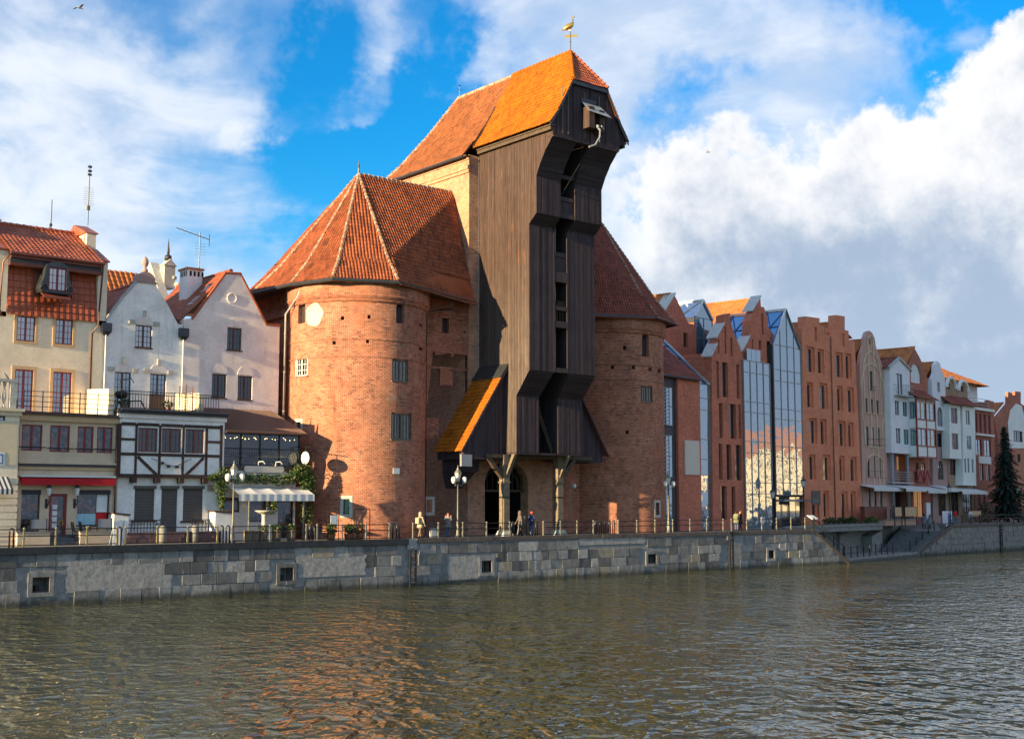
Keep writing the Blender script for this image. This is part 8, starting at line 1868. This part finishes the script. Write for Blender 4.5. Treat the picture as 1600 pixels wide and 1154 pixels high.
# ------------------------------------------------------------------ right-hand terraces
for k, (px, w_, lb) in enumerate(((1297, 2.2, 'first low green shrub from the brick front on the slab'), (1316, 1.8, 'second low green shrub on the slab'), (1331, 1.8, 'third low green shrub on the slab'), (1362, 2.6, 'rightmost yellow-green shrub on the slab'))):
    F = Frame(*RF(0, -2.2, 0)[:2], 9.); u = F.at(px, 812)[0]; x, y, _ = F(u, 0, 0); sb = thing('low_shrub', (x, y, 0), lb, 'shrub', 'shrubs on the concrete slab'); m = MB(F); m.box(u - w_ / 2, u + w_ / 2, -.3, .3, 0, .35); m.build('trough', 'concrete_dark', sb)
    leaf_cloud(sb, 'foliage', ['leaf_green', 'leaf_gold' if k == 3 else 'needle'], [(x, y, .62, w_ * .55, .4, .4)], 520, .1, rnd, extra=.3)
F = RW(-1.8); q = F.rect(1351, 791, 1386, 809); pb = thing('rust_planter', F((q[0] + q[1]) / 2, 0, 0), 'long rust-red planter box before the bell-gable house', 'planter'); m = MB(F); m.box(q[0], q[1], 0, .5, q[2] - .3, q[3] - .1); m.build('box', 'paint_redbrown', pb); m = MB(F); m.box(q[0] - .1, q[1] + .1, -.06, .56, q[3] - .1, q[3]); m.build('rim', 'anthracite', pb); m = MB(F); m.box(q[0] + .1, q[1] - .1, .05, .45, 0, q[2] - .3); m.build('plinth', 'concrete', pb)
F = RW(-.25); q = F.rect(1268.5, 766, 1282, 788); sg = thing('notice_board', F((q[0] + q[1]) / 2, 0, 0), 'dark grey notice board on posts before the stepped-gable building', 'sign'); F = RW(-1.6); q = F.rect(1268.5, 766, 1282, 788); m = MB(F); m.box(q[0], q[1], 0, .06, q[2], q[3]); m.build('panel', 'zinc_dark', sg)
for d in (q[0] + .25, q[1] - .25): m = MB(F); m.box(d - .03, d + .03, .06, .12, 0, q[3] - .1); m.build('post', 'iron', sg)
m = MB(F); m.box(q[0] + .25, q[1] - .25, -.006, 0, q[2] + .35, q[2] + .38); m.box(q[0] + .25, q[1] - .4, -.006, 0, q[2] + .5, q[2] + .53); m.build('print', 'steel_grey', sg)
F = Frame(0, 71.4); u = F.at(1270, 812)[0]; ip = thing('info_lectern', (u, 71.4, 0), 'slanted white information panel at the quay corner', 'sign'); m = MB(); m.hexa([(u - .45, 71.1, .95), (u + .45, 71.1, .95), (u + .45, 71.13, .9), (u - .45, 71.13, .9), (u - .45, 71.7, 1.3), (u + .45, 71.7, 1.3), (u + .45, 71.73, 1.25), (u - .45, 71.73, 1.25)]); m.build('panel', 'paper_white', ip); m = MB(); m.box(u - .05, u + .05, 71.4, 71.5, 0, 1.1); m.build('post', 'iron', ip)
for k, (pa, pb_, mt, lb) in enumerate(((1398, 1409, 'trim_ochre', 'left lit wooden screen on the restaurant terrace'), (1414, 1432, 'trim_ochre', 'right lit wooden screen on the restaurant terrace'), (1515, 1533, 'trim_ochre', 'wooden panel on the far quay by the red jacket'), (1472, 1488, 'plaster_lilac', 'pale patterned screen beside the far lamp'))):
    F = RW(-3.4); q = F.rect(pa, 792 if k < 2 else 798, pb_, 806 if k != 3 else 818); s_ = thing('terrace_screen', F((q[0] + q[1]) / 2, 0, 0), lb, 'screen', 'screens on the restaurant terraces'); m = MB(F); m.box(q[0], q[1], 0, .05, max(.1, q[2]), q[3]); m.build('panel', mt, s_)
    for u in (q[0], q[1]): m = MB(F); m.box(u - .04, u + .04, -.02, .07, 0, q[3] + .1); m.build('post', 'iron', s_)
F = RW(-3.0); rt = thing('restaurant_terrace', F(45, 0, 0), 'raised restaurant terrace with glass and iron edge', 'terrace'); u0, u1 = F.at(1388, 810)[0], F.at(1436, 810)[0]; m = MB(F); m.box(u0, u1, .3, 2.6, 0, .55); m.build('plinth', 'plaster_salmon', rt); m = MB(F); m.box(u0 - .1, u1 + .1, .2, .4, .55, .7); m.build('edge', 'concrete', rt)
for k in range(7): u = u0 + (u1 - u0) * k / 6; m = MB(F); m.box(u - .03, u + .03, .28, .34, .7, 1.7); m.build('post', 'iron', rt)
m = MB(F); m.tube([(u0, .31, 1.7), (u1, .31, 1.7)], .03, 5); m.build('rail', 'iron', rt)
for px, lb in ((1418, 'dark terrace table left of the menu stand'), (1426, 'dark terrace table right of the menu stand')):
    F = RW(-1.8); u = F.at(px, 802)[0]; c = thing('terrace_table', F(u, 0, .55), lb, 'table', 'tables on the far restaurant terrace'); m = MB(F); m.lathe([(.5, .74), (.5, .78), (0, .78)], (u, 0, .55), 10); m.build('tabletop', 'paint_black', c); m = MB(F); m.lathe([(.3, 0), (.05, .06), (.05, .74)], (u, 0, .55), 8); m.build('pedestal', 'iron', c)
F = RW(-2.); q = F.rect(1448, 785, 1454, 808); ms_ = thing('menu_stand', F(q[0], 0, 0), 'pale menu stand at the top of the ramp', 'sign'); m = MB(F); m.box(q[0], q[1], 0, .1, .5, q[3]); m.build('panel', 'paper_white', ms_); m = MB(F); m.box(q[0] + .2, q[1] - .2, .0, .1, 0, .5); m.build('post', 'iron', ms_)
# boulder-like clipped bush and planting near the spruce
F = RW(-2.6); x, y, _ = F(F.at(1541, 800)[0], 0, 0); sb = thing('clipped_bush', (x, y, 0), 'brown clipped bush left of the spruce', 'shrub'); leaf_cloud(sb, 'foliage', ['bark', 'trousers_tan'], [(x, y, 1.3, 1.3, 1., 1.3)], 1500, .12, rnd, extra=.5); m = MB(); m.tube([(x, y, 0), (x, y, 1.)], .12, 6); m.build('stem', 'bark', sb)
F = RW(-3.6); x, y, _ = F(F.at(1574, 800)[0], 0, 0); zt = F.at(1569, 664)[1]
tr = thing('spruce_tree', (x, y, 0), 'dark green spruce tree at the right edge', 'tree'); m = MB(); m.tube([(x, y, 0), (x + .05, y, zt * .5), (x, y, zt)], .2, 7, [.3, .18, .03]); m.build('trunk', 'bark', tr)
m = MB(); zb = .8
nl = 44
for i in range(nl):
    f = i / nl; z = zb + (zt - zb) * f; rad = (2.75 * (1 - f) ** .85 + .12) * rnd.uniform(.62, 1.2); nb = max(4, int(13 * (1 - f) + 4))
    for k in range(nb):
        g = 2 * math.pi * (k + rnd.random()) / nb; L = rad * rnd.uniform(.5, 1.18); dx, dy = math.cos(g), math.sin(g); dr = .35 * L; ns = max(3, int(L / .17))
        for s in range(ns):
            q = (s + .5) / ns; c = Vector((x + dx * L * q, y + dy * L * q, z + .12 * L - dr * q * q + rnd.uniform(-.05, .05))); w_ = .30 * (1.15 - q) + .10; a_ = Vector((-dy, dx, rnd.uniform(-.5, .1))); b2 = Vector((dx * .5, dy * .5, rnd.uniform(-.45, .1)))
            m.face([c - a_ * w_ * .1, c + a_ * w_ + b2 * .35, c + b2 * .5, c - a_ * w_ + b2 * .35]); m.face([c, c + a_ * .1, c + b2 * .3 + Vector((0, 0, -.26)), c - a_ * .08 + Vector((0, 0, -.16))])
m.build('crown', 'needle', tr, fix=False, kind='stuff')
# ramp rails at the far right
F = Frame(*Q2(33, 4, 0)[:2], 6)
for k, lb in ((0, 'near sloping ramp handrail right of the spruce'), (1.6, 'rear sloping ramp handrail right of the spruce')): railing(F, 0, 11, 5, lb, w=k, z0=.9, slope=-.05, post='iron_post', rails=(1., .55))

# ------------------------------------------------------------------ antennas, birds
def antenna(F, px, yb, yt, w, label, kind):
    u, z0 = F.at(px, yb, w); z1 = F.at(px, yt, w)[1]; r_ = thing('roof_antenna', F(u, w, z0), label, 'antenna', 'antennas on the roofs'); m = MB(F); m.tube([(u, w, z0), (u, w, z1)], .04, 6); m.build('mast', 'zinc_dark', r_); h = z1 - z0
    if kind == 0:
        for k in range(9): m = MB(F); z = z0 + h * (.34 + .035 * k); m.tube([(u - .35, w, z), (u + .35, w, z)], .012, 4); m.build('element', 'zinc', r_)
        for z in (.82, .88, .95): m = MB(F); m.box(u - .1, u + .14, w - .06, w + .06, z0 + h * z, z0 + h * z + .14); m.build('dipole_box', 'zinc_dark', r_)
        m = MB(F); m.box(u - .1, u + .1, w - .08, w + .08, z0 + h * .25, z0 + h * .25 + .3); m.build('amplifier', 'iron_ochre', r_)
    elif kind == 1:
        m = MB(F); a, b_ = F.at(270, 358, w), F.at(331, 373, w); m.tube([(a[0], w - .6, a[1]), (b_[0], w + .4, b_[1])], .03, 5); m.build('boom', 'zinc_dark', r_)
        for k in range(5): m = MB(F); z = z0 + h * (.42 + .07 * k); m.tube([(u - .4, w, z), (u + .5, w, z)], .013, 4); m.build('element', 'zinc', r_)
        for k in range(7): m = MB(F); p = Vector((a[0], w - .6, a[1])).lerp(Vector((b_[0], w + .4, b_[1])), (k + .5) / 7); m.tube([(p.x, p.y - .35, p.z), (p.x, p.y + .35, p.z)], .012, 4); m.build('element', 'zinc', r_)
        m = MB(F); m.tube([(b_[0], w + .4, b_[1] - .5), (b_[0], w + .4, b_[1] + .4)], .025, 4); m.build('reflector', 'zinc_dark', r_)
    else: m = MB(F); m.tube([(u - .1, w, z0 + .5), (u + .5, w, z0 + .15)], .04, 5); m.lathe([(.0, 0), (.12, .1), (.03, .3)], (u, w, z0 + .5), 7); m.build('dipole_box', 'zinc_dark', r_)
antenna(LM, 137, 352, 257, 4., 'tall roof antenna mast on the cream parapet', 0); antenna(LM, 311, 424, 362, 4.2, 'roof antenna with long boom over the chimney stack', 1); antenna(LM, 79, 366, 312, 4.2, 'short thin aerial on the cream house ridge', 2)
def bird(loc, span, head, bank, label, mat='trim_white'):
    r_ = thing('seagull', loc, label, 'bird', 'birds in flight'); co, si = math.cos(head), math.sin(head); cb, sb_ = math.cos(bank), math.sin(bank)
    def T(x, y, z): x, z = x * cb - z * sb_, x * sb_ + z * cb; return (loc[0] + x * co - y * si, loc[1] + x * si + y * co, loc[2] + z)
    m = MB(T); m.tube([(0, -.3, 0), (0, -.18, .0), (0, 0, 0), (0, .16, .02), (0, .26, .04), (0, .34, .03)], .05, 8, [.015, .05, .075, .055, .045, .01]); m.build('body', mat, r_, smooth=True)
    for s_ in (-1, 1): m = MB(T); m.hexa([(0, -.1, .03), (0, .1, .03), (0, .1, .05), (0, -.1, .05), (s_ * span * .25, -.1, .16), (s_ * span * .25, .08, .16), (s_ * span * .25, .08, .175), (s_ * span * .25, -.1, .175)]); m.hexa([(s_ * span * .25, -.1, .16), (s_ * span * .25, .08, .16), (s_ * span * .25, .08, .175), (s_ * span * .25, -.1, .175), (s_ * span * .5, -.2, .05), (s_ * span * .5, -.12, .05), (s_ * span * .5, -.12, .055), (s_ * span * .5, -.2, .055)]); m.build('wing', 'bird_grey', r_)
bird(tuple(EYE + fwd_ray(125, 13).normalized() * 105), 1.15, -1.2, .15, 'white gull flying high at the upper left'); bird(tuple(EYE + fwd_ray(1106, 238).normalized() * 150), 1.2, -2.2, -.6, 'grey gull banking right of the crane', 'bird_grey')
u, z = AF.at(9, 592); pg = thing('pigeon', AF(u, .05, z), 'pigeon perched on the corner balustrade', 'bird'); m = MB(AF); m.tube([(u + .2, .05, z + .02), (u + .1, .05, z + .12), (u, .05, z + .2), (u - .08, .05, z + .3), (u - .1, .05, z + .36), (u - .16, .05, z + .35)], .06, 8, [.02, .06, .08, .05, .045, .01]); m.build('body', 'bird_grey', pg, smooth=True); m = MB(AF); m.tube([(u, .05, z), (u + .02, .05, z + .15)], .012, 4); m.build('leg', 'iron_rust', pg)
# ------------------------------------------------------------------ houses on the opposite bank, seen in the glass fronts
for k, (x, y, w_, h, wm_, lb) in enumerate(((300, 4, 34, 15, 'plaster_cream', 'cream house on the opposite bank mirrored in the glass gable'), (345, -4, 30, 18, 'trim_ochre', 'ochre house on the opposite bank mirrored in the glass gable'), (385, 2, 40, 14, 'plaster_white', 'white house on the opposite bank mirrored in the glass bay'))):
    F = Frame(x, y, 180 + 70); hh = thing('opposite_house', (x, y, 0), lb, 'house', 'houses on the opposite bank'); ws = [rect_hole(u, u + 1.4, z, z + 2.) for u in [-w_ / 2 + 2 + 3.2 * i for i in range(int(w_ / 3.2) - 1)] for z in (1.5, 5.2, 8.9, 12.2) if z + 2.5 < h]
    m = MB(F); wall(m, [(-w_ / 2, 0), (w_ / 2, 0), (w_ / 2, h), (-w_ / 2, h)], ws, .3, back=12); m.build('wall', wm_, hh)
    for q in ws: m = MB(F); m.face([(p[0], .25, p[1]) for p in q]); m.build('window', 'glass_dark', hh, fix=False)
    m = MB(F); m.hexa([(-w_ / 2 - .5, -.5, h), (w_ / 2 + .5, -.5, h), (w_ / 2 + .5, 12.5, h), (-w_ / 2 - .5, 12.5, h), (-w_ / 2 + 3, 5.5, h + 6), (w_ / 2 - 3, 5.5, h + 6), (w_ / 2 - 3, 6.5, h + 6), (-w_ / 2 + 3, 6.5, h + 6)]); m.build('roof', 'terracotta', hh)
    m = MB(); m.box(x - 60, x + 60, y - 60, y - 30 if k else y - 30, -4, 0) if False else None
m = MB(); m.face([(250, 40, -.02), (700, 40, -.02), (700, -200, -.02), (330, -200, -.02), (270, -20, -.02)]); m.build('opposite_bank', 'paving', None, label='ground of the opposite river bank', kind='structure', fix=False)
